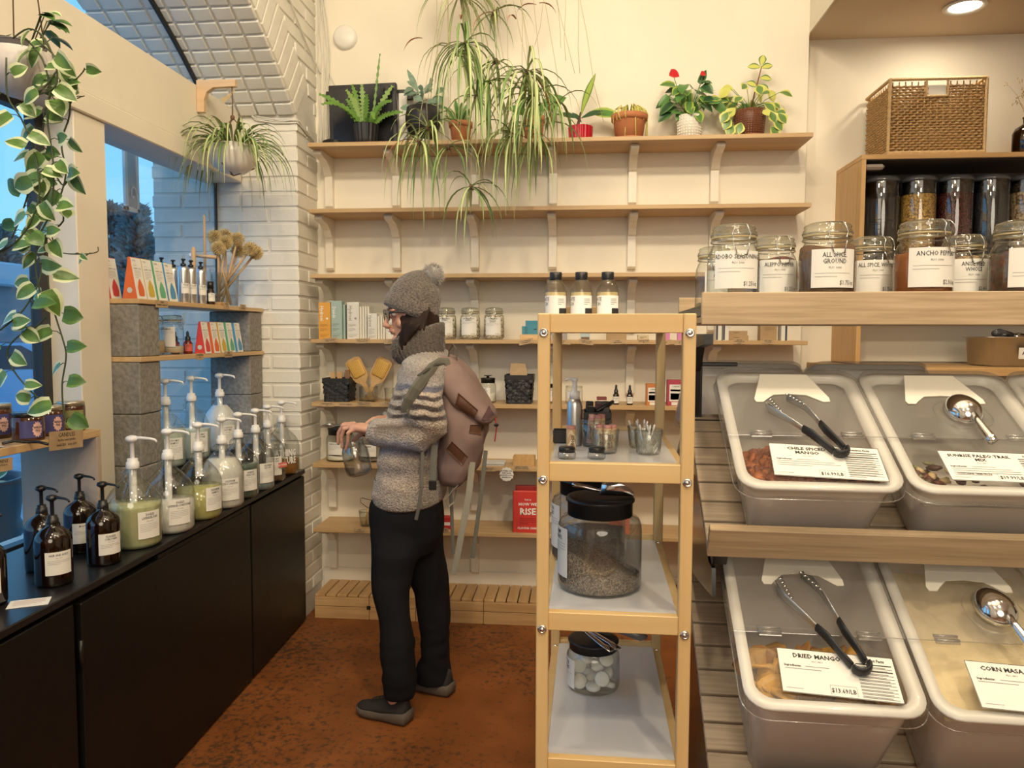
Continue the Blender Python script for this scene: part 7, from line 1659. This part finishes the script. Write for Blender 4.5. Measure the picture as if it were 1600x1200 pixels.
def patch(poly, tree, name, mat, par, off=.004):
    """quad leather patch draped on the canvas"""
    n = 6; V = []; A, B, C_, D_ = [Vector((p_[0], p_[1], 0)) for p_ in poly]
    for i in range(n+1):
        for j in range(n+1):
            p_ = A.lerp(B, i/n).lerp(D_.lerp(C_, i/n), j/n); V.append(tuple(hity(p_.x, p_.y, tree, off)))
    Fs = [[i*(n+1)+j, (i+1)*(n+1)+j, (i+1)*(n+1)+j+1, i*(n+1)+j+1] for i in range(n) for j in range(n)]
    m_ = len(V); V2 = [(x, y+.0035, z) for x, y, z in V]; Fs2 = [[q+m_ for q in f[::-1]] for f in Fs]; e_ = [(i, 0) for i in range(n)]+[(n, j) for j in range(n)]+[(n-i, n) for i in range(n)]+[(0, n-j) for j in range(n)]; ix = [i*(n+1)+j for i, j in e_]
    Fs3 = [[ix[k], ix[(k+1) % len(ix)], ix[(k+1) % len(ix)]+m_, ix[k]+m_] for k in range(len(ix))]
    g_ = G(); g_.add(V+V2, Fs+Fs2+Fs3, 0, True); return g_.build(name, [mat], par)
patch(((716, 614), (747, 641), (738, 660), (711, 634)), TF, 'leather_patch', LEA, fl)
patch(((764, 634), (773, 649), (764, 656), (752, 656)), TF, 'flap_corner', PKD, fl)
patch(((735, 664), (756, 664), (752, 680), (733, 676)), TP, 'leather_patch', LEA, pk)
patch(((706, 690), (731, 714), (722, 728), (697, 702)), TP, 'leather_patch', LEA, pk)
def strap(pts, w_, name, mat, par=pk, th=.0022, flat=(1, 0, 0)): return G().tube([W(*p_) for p_ in pts], [(w_/2, th)]*len(pts), 8, 0, None, False, True, flat=flat).build(name, [mat], par)
strap([(702, 570, 2.80), (688, 569, 2.765), (674, 578, 2.695), (662, 592, 2.655), (650, 608, 2.632), (641, 624, 2.628), (637, 636, 2.635), (637, 643, 2.642)], .050, 'shoulder_strap', WEB, flat=(0, .3, 1), th=.006)
strap([(637, 640, 2.632), (641, 650, 2.645), (650, 660, 2.66)], .020, 'strap_webbing', WEB, flat=(0, .3, 1))
strap([(699, 569, 2.80), (680, 570, 2.725), (664, 580, 2.66), (654, 588, 2.642)], .014, 'strap_binding', P('dark_binding', (.06, .058, .05), .8), flat=(0, .3, 1), th=.006)
strap([(700, 566, 2.86), (702, 548, 2.86), (708, 538, 2.86), (713, 545, 2.86), (714, 568, 2.86)], .024, 'grab_loop', WEB, flat=(0, 1, 0))
strap([(679, 695, 2.695), (677, 720, 2.69), (676, 752, 2.69)], .024, 'lower_strap', WEB)
G().box(tuple(W(676, 758, 2.688)), (.028, .010, .035), 0, .003).build('buckle', [BLACKP], pk)
strap([(660, 700, 2.68), (659, 760, 2.68), (654, 795, 2.69), (650, 812, 2.70)], .013, 'strap_end', WEB)
strap([(738, 722, 2.80), (733, 770, 2.79), (722, 830, 2.785), (709, 898, 2.785)], .024, 'hanging_strap', WEBL)
strap([(759, 704, 2.82), (752, 770, 2.815), (744, 830, 2.81), (738, 872, 2.81)], .016, 'hanging_strap', WEB)
strap([(703, 755, 2.83), (706, 800, 2.825), (708, 866, 2.825)], .013, 'hanging_strap', WEB)
strap([(716, 758, 2.80), (706, 768, 2.79), (697, 782, 2.79), (700, 792, 2.79), (710, 784, 2.80), (714, 765, 2.81)], .022, 'strap_loop', WEBL, flat=(0, 1, 0))
strap([(774, 652, 2.86), (776, 668, 2.855), (773, 690, 2.855)], .005, 'red_cord', P('red_cord', (.35, .03, .03), .7), th=.002)
G().box(tuple(W(775.5, 664, 2.85)), (.018, .012, .012), 0, .004).build('cord_toggle', [BLACKP], pk)
# ---- the jar in the hands
jt = thing('glass_jar', 'empty clear glass jar held in both hands', 'jar', (0, 0, 0)); HJ = GLASS('held_glass', (.97, .98, .98), .45, .02, edge=.4)
jt.matrix_basis = Matrix.Translation(W(562.5, 741, 2.86)) @ RY(-math.radians(11)) @ RX(math.radians(4)); r_ = .0505
G().lathe([(0, .006), (r_*.5, .002), (r_*.8, 0), (r_*.95, .010), (r_, .024), (r_, .085), (r_*.97, .098), (r_*.86, .108), (r_*.80, .112), (r_*.80, .118), (r_*.86, .120), (r_*.86, .126), (r_*.80, .128), (r_*.84, .134), (r_*.80, .138), (r_*.76, .136), (r_*.76, .112), (r_*.93, .092), (r_*.95, .028), (r_*.82, .008), (0, .008)], 40).build('jar_body', [HJ], jt)
G().lathe([(r_*.2, .0075), (r_*.7, .005)], 30).build('base_ring', [GL2], jt)
# ================================================================ PLANTS
SPC = P('spider_leaf_cream', (.50, .54, .27), .5); SPG_ = P('spider_leaf_green', (.18, .30, .085), .5); SPG2 = P('spider_leaf_deep', (.11, .21, .06), .5); STO = P('runner_stem', (.42, .36, .20), .7); DRY = P('dry_leaf', (.40, .16, .08), .7); ROOT = P('root_knot', (.13, .075, .045), .9)
def strapleaf(par, p0, az, el, L, wd, grav=1.0, mats=None, n=9, rnd=R, stiff=0):
    """arching strap leaf from p0"""
    d = Vector((math.cos(az)*math.cos(el), math.sin(az)*math.cos(el), math.sin(el))); p_ = Vector(p0); pts = [p_.copy()]; st = L/(n-1)
    for i in range(n-1):
        d = (d+Vector((rnd.uniform(-.05, .05), rnd.uniform(-.05, .05), -grav*st*(2.2+7*(i/n))*1.8))).normalized(); p_ = p_+d*st; pts.append(p_.copy())
    wds = [wd*(.55+.45*min(1, i/2)) * (1 if i < n*.55 else max(.06, (n-1-i)/(n*.45))) for i in range(n)]
    g = G(); g.leaf(pts, wds, (0, 0, 1) if abs(math.sin(el)) < .95 else (1, 0, 0), 0, 1, .5)
    return g.build('leaf', mats or [SPC, SPG_], par)
def rosette(par, c, n, L0, L1, wd, el0, el1, grav, rnd, az0=0, az1=2*PI, dry=0):
    for k in range(n):
        m_ = [SPC, SPG_] if rnd.random() < .72 else [SPG_, SPG2]
        if rnd.random() < dry: m_ = [DRY, DRY]
        strapleaf(par, c, rnd.uniform(az0, az1), rnd.uniform(el0, el1), rnd.uniform(L0, L1), wd*rnd.uniform(.75, 1.15), grav, m_, 9, rnd)
WPOT = P('white_glaze', (.78, .75, .68), .3)
# ---- large hanging spider plant in front of the shelves
q = random.Random(21)
YC = 3.36
hub = Vector((W(745, 0, YC).x, YC, 3.12))
t = thing('spider_plant', 'large hanging spider plant with cascading plantlets in front of the wall shelves', 'plant', hub)
def rel(v): return Vector(v)-hub
G().lathe([(0, 0), (.10, 0), (.15, .10), (.16, .17), (.15, .17), (.14, .155), (0, .155)], 30, 0, T3(0, 0, -.08)).build('hanging_pot', [WPOT], t)
G().tube([(0, .155, .08), (0, .0, .45), (0, 0, .68)], .003, 5).build('cord', [CAB], t); G().tube([(.13, -.08, .08), (0, .0, .45)], .003, 5).build('cord', [CAB], t); G().tube([(-.13, -.08, .08), (0, .0, .45)], .003, 5).build('cord', [CAB], t)
rosette(t, (0, 0, .09), 16, .30, .52, .0060, .5, 1.2, 1.0, q)
nodes = [(718, -8, 3.34, 13, .20, .34), (727, 68, 3.33, 20, .26, .42), (716, 84, 3.38, 12, .24, .40), (764, 128, 3.36, 16, .20, .34), (745, 150, 3.30, 10, .16, .28), (824, 112, 3.32, 24, .26, .46), (834, 150, 3.28, 20, .24, .42), (838, 205, 3.36, 16, .20, .38), (668, 200, 3.34, 16, .18, .42), (655, 222, 3.30, 10, .20, .38), (736, 292, 3.34, 13, .12, .26), (800, 210, 3.38, 12, .18, .36), (775, 95, 3.40, 8, .14, .24), (772, 20, 3.40, 10, .12, .22), (700, 230, 3.37, 9, .18, .36), (872, 160, 3.34, 7, .16, .30)]
for k, (u, v, Y, n, L0, L1) in enumerate(nodes):
    c = rel(W(u, v, Y)); rosette(t, c, int(n*1.25), L0*1.05, L1*1.12, .0060, -.8, 1.1, q.uniform(1.1, 1.9), q, dry=.02)
    V, Fs = blob(tuple(c), (.009, .009, .013)); kn = G().add(V, Fs, 0, True)
    for j in range(6): a = q.uniform(0, 6.28); kn.tube([c, c+Vector((.012*math.cos(a), .012*math.sin(a), -.012)), c+Vector((.02*math.cos(a), .02*math.sin(a), -.03*q.random()))], [.002, .0014, .0006], 4)
    kn.build('root_knot', [ROOT], t)
    if k: 
        top = Vector((q.uniform(-.12, .12), q.uniform(-.05, .05), .10)); g = G(); g.tube([top, top.lerp(c, .08)+Vector((0, 0, .02)), top.lerp(c, .3)+Vector(((c.x-top.x)*.35, 0, 0)), Vector((c.x+q.uniform(-.004, .004), c.y, c.z+.10)), c], .0011, 5); g.build('runner', [STO], t)
for (u0, v1, u1) in ((858, 115, 898), (884, 95, 884), (898, 190, 943), (830, 140, 846), (903, 115, 906), (760, 180, 752), (790, 160, 796), (700, 190, 702), (683, 130, 681), (858, 70, 836), (815, 150, 818), (740, 210, 741), (868, 75, 876)):
    g = G(); a = rel(W(u0, -40, YC)); b = rel(W(u1, v1, YC-.03)); g.tube([a, a.lerp(b, .4)+Vector((0, 0, .01)), a.lerp(b, .75)+Vector((q.uniform(-.01, .01), 0, 0)), b], .0011, 5); g.build('runner', [STO], t)
for (u, v, a) in ((806, -5, -2.6), (842, 5, .4), (806, 30, -1.9), (838, 8, -2.9), (720, 30, -1.4), (660, 60, 3.0)): strapleaf(t, rel(W(u, v, YC)), a, .3, q.uniform(.08, .12), .006, 2.0, [DRY, DRY], 7, q)
# ---- spider plant on the wooden arm at the beam
t = thing('wooden_arm_bracket', 'light wooden arm bracket screwed to the cream beam', 'bracket', (-1.688, 3.29, 2.52))
poly = [(0, .03), (.175, .03), (.175, 0), (.075, -.002), (.045, -.02), (.032, -.055), (.032, -.105), (0, -.105)]
G().prism([(x, z) for x, z in poly], -.012, .012, 0, None, 'xz').build('arm', [WOOD('arm_beech', (.68, .48, .30), (.60, .41, .24), .5, 8)], t)
hx, hy, hz = -1.688+.155, 3.29, 2.52
t = thing('spider_plant', 'spider plant in a white bowl hanging from the wooden arm at the window', 'plant', (hx, hy, hz-.245)); q = random.Random(5)
def rel2(x, y, z): return (x, y, z)
COR = P('brown_cord', (.16, .09, .05), .8)
g = G(); g.tube([(0, 0, .245), (.002, 0, .20), (0, 0, .115)], .0028, 6); 
for k in range(3): a = 2*PI*k/3+.4; g.tube([(0, 0, .115), (.05*math.cos(a), .05*math.sin(a), .06), (.098*math.cos(a), .098*math.sin(a), -.02), (.085*math.cos(a), .085*math.sin(a), -.10), (0, 0, -.135)], .0024, 6)
g.build('hanger_cords', [COR], t)
g = G(); V, Fs = blob((0, 0, .115), (.010, .010, .012)); g.add(V, Fs, 0, True); g.build('knot', [COR], t)
g = G(); g.leaf([(0, 0, .22), (-.02, 0, .20), (-.045, 0, .185)], [.004, .010, .014], (0, -1, .3)); g.leaf([(0, 0, .235), (.006, 0, .22), (.012, 0, .235)], [.003, .006, .004], (0, -1, .3)); g.build('raffia_bow', [P('raffia', (.50, .38, .20), .7)], t)
G().lathe([(0, -.125), (.05, -.122), (.088, -.095), (.104, -.05), (.106, -.01), (.098, -.01), (.095, -.03), (0, -.03)], 32).build('bowl', [WPOT], t)
for k in range(100):
    a = q.uniform(0, 2*PI)
    strapleaf(t, (.04*math.cos(a), .04*math.sin(a), -.02), a, q.uniform(.25, 1.25), q.uniform(.20, .40), .0052*q.uniform(.8, 1.2), 1.35, [SPC, SPG_] if k % 4 else [SPG_, SPG2], 10, q)
for k in range(5):
    a = q.uniform(0, 6.28); g = G(); p1 = Vector((.1*math.cos(a), .06*math.sin(a), -.08)); g.tube([(.05*math.cos(a), .05*math.sin(a), -.02), p1, p1+Vector((.03*math.cos(a), 0, -.10)), p1+Vector((.03*math.cos(a), 0, -.22+.02*k))], .0011, 5); g.build('runner', [STO], t)
# ---- trailing variegated pothos by the left window
PG1, PG2, PCR = P('pothos_green', (.12, .24, .05), .35, noise=.35, nscale=45), P('pothos_dark', (.055, .13, .03), .35), P('pothos_cream', (.62, .68, .42), .4)
VN = P('vine_stem', (.055, .075, .03), .6)
pc_ = onY(30, 104, 1.90); t = thing('pothos', 'variegated pothos trailing from a white hanging pot at the left window', 'plant', pc_); q = random.Random(8)
V, Fs = blob((0, 0, 0), (.088, .088, .080), None, 32); keep = [f for f in Fs if max(V[i][2] for i in f) < .056]; g = G(); g.add(V, keep, 0, True); g.lathe([(.064, .052), (.060, .054), (.055, .045), (0, .043)], 32); g.build('hanging_pot', [P('white_pot_matt', (.66, .62, .60), .5, noise=.06, nscale=12)], t)
for k in range(3): a = 2*PI*k/3+.3; G().tube([(.06*math.cos(a), .06*math.sin(a), .05), (.02*math.cos(a), .02*math.sin(a), .5), (0, 0, 1.2), (0, 0, 1.98)], .0018, 5).build('cord', [COR], t)
def oval(par, p0, d, nrm, L, wd, mats, curl=.25, name='leaf', heart=True, fold=.22):
    d = Vector(d).normalized(); nrm = Vector(nrm).normalized(); n = 7; prof = (.10, .82, 1.0, .96, .78, .45, .03) if heart else (.08, .45, .8, 1.0, .9, .55, .03)
    pts = [Vector(p0)+d*(L*f)-nrm*(curl*L*f*f)+Vector((0, 0, 0)) for f in [i/(n-1) for i in range(n)]]
    if heart: pts[1] = pts[0]+d*L*.04
    g = G(); g.leaf(pts, [wd*x for x in prof], tuple(nrm), 0, 1, fold); return g.build(name, mats, par)
def vine(pts, Y0, Y1, dens=.045, size=(.038, .062), rad=.0022, leaves=True, side=1):
    P_ = [onY(u, v, Y0+(Y1-Y0)*i/(len(pts)-1))-pc_ for i, (u, v) in enumerate(pts)]; sm = []
    for i in range(len(P_)-1):
        p0 = P_[max(0, i-1)]; p1 = P_[i]; p2 = P_[i+1]; p3 = P_[min(len(P_)-1, i+2)]
        for k in range(4): f = k/4; sm.append(.5*((2*p1)+(-p0+p2)*f+(2*p0-5*p1+4*p2-p3)*f*f+(-p0+3*p1-3*p2+p3)*f**3))
    sm.append(P_[-1]); G().tube(sm, rad, 5).build('vine', [VN], t)
    if not leaves: return
    acc = 0; s_ = side
    for a, b in zip(sm, sm[1:]):
        acc += (b-a).length
        if acc > dens*.72:
            acc = 0; s_ = -s_; L = q.uniform(*size); d = Vector((s_*q.uniform(.3, 1), q.uniform(-.5, .2), q.uniform(-.9, .25))); st = b+Vector((s_*q.uniform(.010, .026), q.uniform(-.015, .005), q.uniform(-.012, .012)))
            G().tube([b, b.lerp(st, .5)+Vector((0, 0, .004)), st], .0012, 4).build('leaf_stalk', [VN], t)
            oval(t, st, d, (q.uniform(-.8, .8), -1, q.uniform(-.3, .9)), L, L*q.uniform(.36, .48), [PG1, PCR] if q.random() < .8 else [PG2, PG1], .3)
vine([(60, 50), (85, 88), (105, 125), (109, 178), (96, 222), (103, 272), (92, 318), (99, 345), (72, 372), (72, 412), (80, 470), (100, 537), (103, 560), (97, 600), (99, 640), (104, 660)], 1.86, 1.90, .052)
vine([(40, 60), (66, 92), (78, 140), (73, 178), (84, 262), (79, 330), (60, 372), (56, 420), (66, 470)], 1.82, 1.86, .040)
vine([(10, 90), (12, 150), (33, 185), (52, 232), (62, 300), (45, 352), (20, 382), (-8, 398)], 1.80, 1.84, .038, side=-1)
vine([(55, 60), (90, 95), (92, 140), (74, 160), (60, 250), (45, 300), (30, 345), (18, 372)], 1.84, 1.88, .040)
vine([(85, 270), (100, 290), (112, 264), (120, 262)], 1.88, 1.88, .035)
vine([(79, 360), (91, 392), (125, 397), (151, 394), (153, 386)], 1.88, 1.90, .06, (.020, .034), .0016)
vine([(66, 420), (57, 450), (34, 487), (0, 516)], 1.86, 1.84, .05)
vine([(72, 495), (50, 516), (28, 526), (11, 549), (22, 580), (45, 608), (60, 622)], 1.86, 1.86, .05)
vine([(91, 92), (103, 120), (116, 125), (130, 112), (132, 106)], 1.86, 1.84, .07, (.03, .04), .0016)
vine([(109, 160), (125, 152), (132, 150)], 1.86, 1.86, .05, (.03, .038), .0014)
vine([(20, 60), (45, 45), (70, 60), (88, 105), (86, 135), (60, 147), (75, 130), (88, 112)], 1.80, 1.80, .09)
for k in range(16):
    a = q.uniform(-.4, 3.5); e = Vector((.05*math.cos(a), .05*math.sin(a), .06)); f_ = e+Vector((.035*math.cos(a), .035*math.sin(a), q.uniform(.03, .09)))
    G().tube([e, f_], .0014, 4).build('leaf_stalk', [VN], t); L = q.uniform(.035, .055); oval(t, f_, (math.cos(a), math.sin(a), q.uniform(-.4, .5)), (0, -.5, 1), L, L*.42, [PG1, PCR] if k % 3 else [PG2, PG1], .3)
# ---- plants on the top shelf
z1_ = SHZ[0]; TER = P('terracotta', (.52, .20, .09), .75, noise=.12, nscale=25); SOILM = P('potting_soil', (.05, .03, .02), .95, bump=.8, bscale=200)
def pot(t, r_, h_, mat, rim=True, flute=0, saucer=None, taper=.78, dots=False):
    if saucer: G().lathe([(0, 0), (r_*.95, 0), (r_*1.12, .012), (r_*1.08, .012), (r_*.9, .005), (0, .005)], 30).build('saucer', [saucer], t)
    z0 = .006 if saucer else 0
    if flute:
        n = 72; rings = []
        for z, k in ((z0, taper), (h_*.3, taper+(1-taper)*.35), (h_, 1)): rings.append([(r_*k*(1+.05*math.cos(flute*2*PI*i/n))*math.cos(2*PI*i/n), r_*k*(1+.05*math.cos(flute*2*PI*i/n))*math.sin(2*PI*i/n), z) for i in range(n)])
        g = G(); g.loft(rings, 0, None, True, (True, False)); g.lathe([(r_, h_), (r_*.93, h_), (r_*.9, h_*.9)], 30)
    else:
        g = G(); pr = [(0, z0), (r_*taper, z0), (r_*(.95 if rim else 1), h_*.78)]
        pr += [(r_*.96, h_*.79), (r_*1.06, h_*.79), (r_*1.08, h_), (r_*.97, h_), (r_*.94, h_*.88)] if rim else [(r_, h_), (r_*.93, h_), (r_*.92, h_*.85)]
        g.lathe(pr, 34)
        if dots:
            for j in range(dots[0]):
                for i in range(dots[1]):
                    z = z0+h_*(.06+.88*(j+.5)/dots[0]); rr_ = r_*(taper+(1-taper)*min(1, z/(h_*.78)))*(1.0); a = 2*PI*(i+(j % 2)*.5*dots[3])/dots[1]; ww = 2*PI*rr_/dots[1]*dots[2]; hh = h_*.88/dots[0]*.62
                    M = RZ(a) @ T3(rr_, 0, z); g.box((0, 0, 0), (.004, ww, hh), 0, .0012, M)
    pt = g.build('pot', [mat], t); G().lathe([(0, h_*.86), (r_*.92, h_*.86)], 24).build('soil', [SOILM], t); return pt
def shelfplant(name, lab, u, v, Y=3.86): p_ = onY(u, v, Y); return thing(name, lab, 'plant', (p_.x, Y, z1_))
# black screen panel and mount
p_ = onY(569, 160, 3.93)
t = thing('black_screen', 'flat black screen panel standing at the left end of the top shelf', 'screen', (p_.x, 3.925, z1_))
G().bx((-.175, -.012, .006), (.178, .018, .335), 0, .004, RY(math.radians(-1.2))).build('panel', [P('screen_black', (.018, .018, .022), .35)], t)
G().bx((-.155, -.014, .03), (.158, -.0125, .315), 0, .001, RY(math.radians(-1.2))).build('glass_face', [P('screen_glass', (.02, .02, .025), .12)], t)
t = thing('wall_mount_bar', 'black steel mounting bar on the wall behind the screen', 'mount', (p_.x, 3.97, z1_+.27))
G().bx((-.215, 0, 0), (.245, .018, .05), 0, .002).build('bar', [BLKMET], t)
G().lathe([(0, 0), (.008, 0), (.009, .003), (0, .003)], 12, 0, T3(-.20, -.001, .012) @ RX(PI/2)).build('screw', [CHROME], t)
o = G().bx((.20, .0, .0), (.245, .012, .30), 0, .002).build('whiteboard', [WHITEP], None, (p_.x-.03, 3.965, z1_)); tag(o, 'narrow white panel edge between the screen and the round black planter', 'board')
o = G().bx((0, 0, 0), (.155, .09, .012), 0, .004).build('white_box', [WHITEP], None, (onY(495, 216, 3.80).x, 3.80, z1_)); tag(o, 'flat white box at the left end of the top shelf', 'box')
g = G()
for k in range(4): g.tube([(.055*(1-.05*k)*math.cos(a)+.06, .025*math.sin(a)+.04, .018+.005*k+.002*math.sin(3*a)) for a in [2*PI*i/20 for i in range(21)]], .0035, 6)
g.tube([(.11, .04, .02), (.15, .05, .01), (.20, .08, .006)], .003, 6); o = g.build('cable_coil', [BLACKP], None, (onY(497, 216, 3.80).x, 3.80, z1_)); tag(o, 'coiled black cable lying on the flat white box', 'cable')
# fishbone cactus
t = shelfplant('fishbone_cactus', 'fishbone cactus in a ribbed black pot before the black screen', 572, 215, 3.84); pot(t, .062, .108, P('black_ribbed_pot', (.02, .02, .024), .4), False, 16); q = random.Random(3)
FB = P('fishbone_green', (.12, .26, .04), .5); FB2 = P('fishbone_pale', (.22, .36, .09), .5)
for k in range(19):
    a = q.uniform(-PI, PI) if k > 5 else q.uniform(-2.6, -.5); el = q.uniform(.6, 1.35) if k % 2 else q.uniform(.9, 1.5); L = q.uniform(.14, .25) if k != 2 else .36
    if k == 2: a, el = .1, 1.45
    d = Vector((math.cos(a)*math.cos(el), math.sin(a)*math.cos(el)*.6, math.sin(el))); p_ = Vector((.03*math.cos(a), .03*math.sin(a), .10)); pts = [p_.copy()]; n = 22
    for i in range(n-1): d = (d+Vector((0, 0, -L*(.0 if k == 2 else (.30, .16, .5)[k % 3])))).normalized(); p_ = p_+d*L/(n-1); pts.append(p_.copy())
    g = G(); wd = [.003 if i < 3 else (.016 if i % 2 else .0065) * (1 if i < n-3 else .6) * (.45 if k == 2 else 1) for i in range(n)]
    g.leaf(pts, wd, (.2, -1, .4), 0, None, .12); g.build('lobed_stem', [FB if k % 4 else FB2], t)
# round black planter with blue-green foliage
t = shelfplant('round_planter', 'blue-green leafy plant in a round black planter right of the screen', 661, 214, 3.86)
G().lathe([(0, .03), (.03, .032), (.065, .055), (.085, .10), (.088, .15), (.080, .19), (.072, .19), (.07, .17), (0, .17)], 34).build('pot', [P('matt_black_pot', (.012, .012, .016), .45)], t); G().lathe([(0, 0), (.05, 0), (.045, .03), (0, .031)], 24).build('stand', [WHITEP], t)
BG_ = P('blue_green_leaf', (.22, .34, .26), .6, noise=.3, nscale=40)
for k in range(46):
    a = q.uniform(0, 6.28); r_ = q.uniform(0, .07); b0 = (r_*math.cos(a), r_*math.sin(a), .17+q.uniform(0, .13)); oval(t, b0, (math.cos(a), math.sin(a), q.uniform(-.2, 1.2)), (q.uniform(-.4, .4), -1, .6), q.uniform(.04, .08), q.uniform(.012, .022), [BG_, BG_], .35, heart=False)
oval(t, (-.02, 0, .26), (-.45, -.1, 1), (.2, -1, .3), .14, .015, [BG_, BG_], .1, heart=False)
RG1, RG2, RGD = P('leaf_mid_green', (.10, .25, .06), .35, noise=.2, nscale=30), P('leaf_lime', (.34, .46, .08), .35), P('leaf_dark', (.03, .085, .035), .3)
# terracotta pots
t = shelfplant('potted_plant', 'terracotta potted plant half hidden by the hanging leaves, left one', 720, 214, 3.86); pot(t, .055, .115, TER)
for k in range(14): a = q.uniform(0, 6.28); oval(t, (.02*math.cos(a), .02*math.sin(a), .11), (math.cos(a), math.sin(a), q.uniform(.6, 2)), (0, -1, .4), q.uniform(.08, .15), .014, [RG1, SPC], .3, heart=False)
t = shelfplant('potted_plant', 'terracotta potted plant with one broad round leaf, behind the right cascade', 834, 214, 3.86); pot(t, .052, .135, TER)
oval(t, (.02, 0, .16), (.75, -.1, .42), (-.25, -1, .5), .155, .050, [RG1, RG1], .15, heart=False); oval(t, (-.02, 0, .14), (-.8, -.1, .4), (.25, -1, .5), .12, .03, [RG1, RG1], .15, heart=False); G().tube([(0, 0, .11), (.02, 0, .16)], .003, 5).build('stem', [RG1], t)
REDG = P('red_glaze', (.45, .012, .03), .15, coat=.6)
t = shelfplant('potted_plant', 'young plant with an upright lime leaf in a fluted red glazed pot', 907, 214, 3.85); pot(t, .058, .078, REDG, False, 18, None, .92)
for b_, d_, n_, L, w_, mm in (((.0, 0, .13), (.28, 0, 1), (-.5, -1, .1), .225, .020, [RG2, RG1]), ((.0, 0, .12), (.9, -.1, .35), (-.1, -1, .6), .115, .017, [RGD, RGD]), ((-.005, 0, .12), (-1, -.1, .30), (.2, -1, .5), .11, .017, [RGD, RGD]), ((.005, 0, .10), (-.6, .3, .8), (.2, -1, .3), .08, .012, [RGD, RGD])): oval(t, b_, d_, n_, L, w_, mm, .12, heart=False)
G().tube([(-.005, 0, .065), (-.012, 0, .09), (0, 0, .15)], [.010, .008, .004], 8).build('stem', [P('brown_stem', (.09, .04, .03), .8)], t)
t = shelfplant('potted_plant', 'trailing pale yellow succulent in a wide terracotta pot', 983, 211, 3.85); pot(t, .082, .128, TER, True, 0, TER)
for k in range(34):
    a = q.uniform(-2.8, .3); sp_ = q.uniform(.04, .085); L = q.uniform(.02, .05) if k < 28 else q.uniform(.1, .14); x, y = sp_*math.cos(a), sp_*math.sin(a)
    G().tube([(x*.3, y*.3, .12), (x*.6, y*.6, .155+.02*q.random()), (x, y, .15), (x*1.12, y*1.12, .135-L*.3), (x*1.1+q.uniform(-.01, .01), y*1.12, .13-L)], .0028, 5).build('tendril', [P('pale_yellow_tendril', (.62, .58, .16), .5)], t)
oval(t, (-.03, .02, .13), (-1, -.05, .22), (.15, -1, .55), .17, .034, [RG1, RG2], .12, heart=False)
WTEX = P('white_textured_glaze', (.78, .76, .70), .3)
t = shelfplant('anthurium', 'anthurium with a red flower in a white dimpled pot', 1077, 210, 3.85); pot(t, .058, .118, WTEX, False, 0, TER, .95, (8, 26, .55, 0)); 
def spray(t, n, cz, rx, rz_, Ls, ws, matl, heart=True, basez=.11, low=-.2):
    for k in range(n):
        a = q.uniform(0, 6.28); ff = q.uniform(.35, 1); c = Vector((rx*ff*math.cos(a), rx*.6*ff*math.sin(a), cz+rz_*q.uniform(-1, 1)*math.sqrt(1-.6*ff*ff)))
        G().tube([(0, 0, basez), Vector((c.x*.5, c.y*.5, (basez+c.z)*.5+.02)), c], .0016, 4).build('leaf_stalk', [RG1], t)
        L = q.uniform(*Ls); oval(t, c, (math.cos(a)*.8, math.sin(a)*.5-.2, q.uniform(-.9, .25)), (q.uniform(-.4, .4), -1, q.uniform(.2, 1)), L, L*q.uniform(*ws), matl[k % len(matl)], .3, heart=heart)
spray(t, 38, .20, .12, .075, (.055, .085), (.30, .36), [[RG1, RG1], [RGD, RG1], [RG1, RG2]])
oval(t, (.045, 0, .27), (.45, 0, 1), (0, -1, .1), .075, .018, [RGD, RG1], .1)
RF = P('red_spathe', (.55, .012, .02), .25, coat=.4)
for x, z, s_ in ((-.082, .305, 1), (.055, .30, .55)):
    G().tube([(0, 0, .11), (x*.6, -.01, z*.7), (x, -.02, z)], .0018, 5).build('flower_stalk', [RG1], t); oval(t, (x-.02*s_, -.025, z+.012), (1, -.1, -.25), (0, -1, .5), .05*s_, .026*s_, [RF, RF], .2, 'flower')
t = shelfplant('peperomia', 'variegated peperomia in a brown studded pot at the right end of the top shelf', 1171, 208, 3.85); pot(t, .072, .135, P('brown_studded_glaze', (.16, .055, .025), .4), False, 0, TER, .88, (12, 34, .62, 0))
PV = P('peperomia_green', (.14, .26, .08), .3); PY = P('peperomia_yellow', (.62, .64, .16), .35)
spray(t, 34, .185, .15, .09, (.045, .065), (.40, .48), [[PV, PY], [PY, PY], [PV, PY]], False); 
for c in ((-.085, .04), (-.10, .07), (-.07, .02), (.09, .03), (.105, .06), (-.11, .10), (.12, .09), (.08, .10), (-.05, .05)):
    oval(t, (c[0], -.05, c[1]+.02), (c[0]*4, -.2, -.6), (0, -1, .5), .06, .027, [PV, PY], .2, heart=False)
G().tube([(.0, 0, .12), (.02, 0, .22), (.04, 0, .30), (.05, 0, .345)], [.004, .004, .003, .002], 6).build('stem', [P('red_stem', (.25, .07, .04), .6)], t)
for d_, z in (((1, 0, .35), .335), ((-1, 0, .2), .34), ((.2, 0, 1), .345), ((.8, -.2, -.5), .26), ((-.7, -.2, .3), .25), ((.9, 0, .0), .29)): oval(t, (.045*(z/.33), 0, z), d_, (0, -1, .4), .062, .019, [PY, PV], .2, heart=False)
# plant sprigs in the outdoor can
t = thing('leafy_sprigs', 'green leafy sprigs growing in the planter can outside', 'plant', (-2.55, 2.92, .77))
for k in range(18): a = q.uniform(0, 6.28); oval(t, (.1*math.cos(a), .1*math.sin(a), q.uniform(0, .08)), (math.cos(a), math.sin(a), .5), (.3, -.6, .8), q.uniform(.06, .1), .03, [PG1, PCR] if k % 3 else [PG1, PG1], .2)
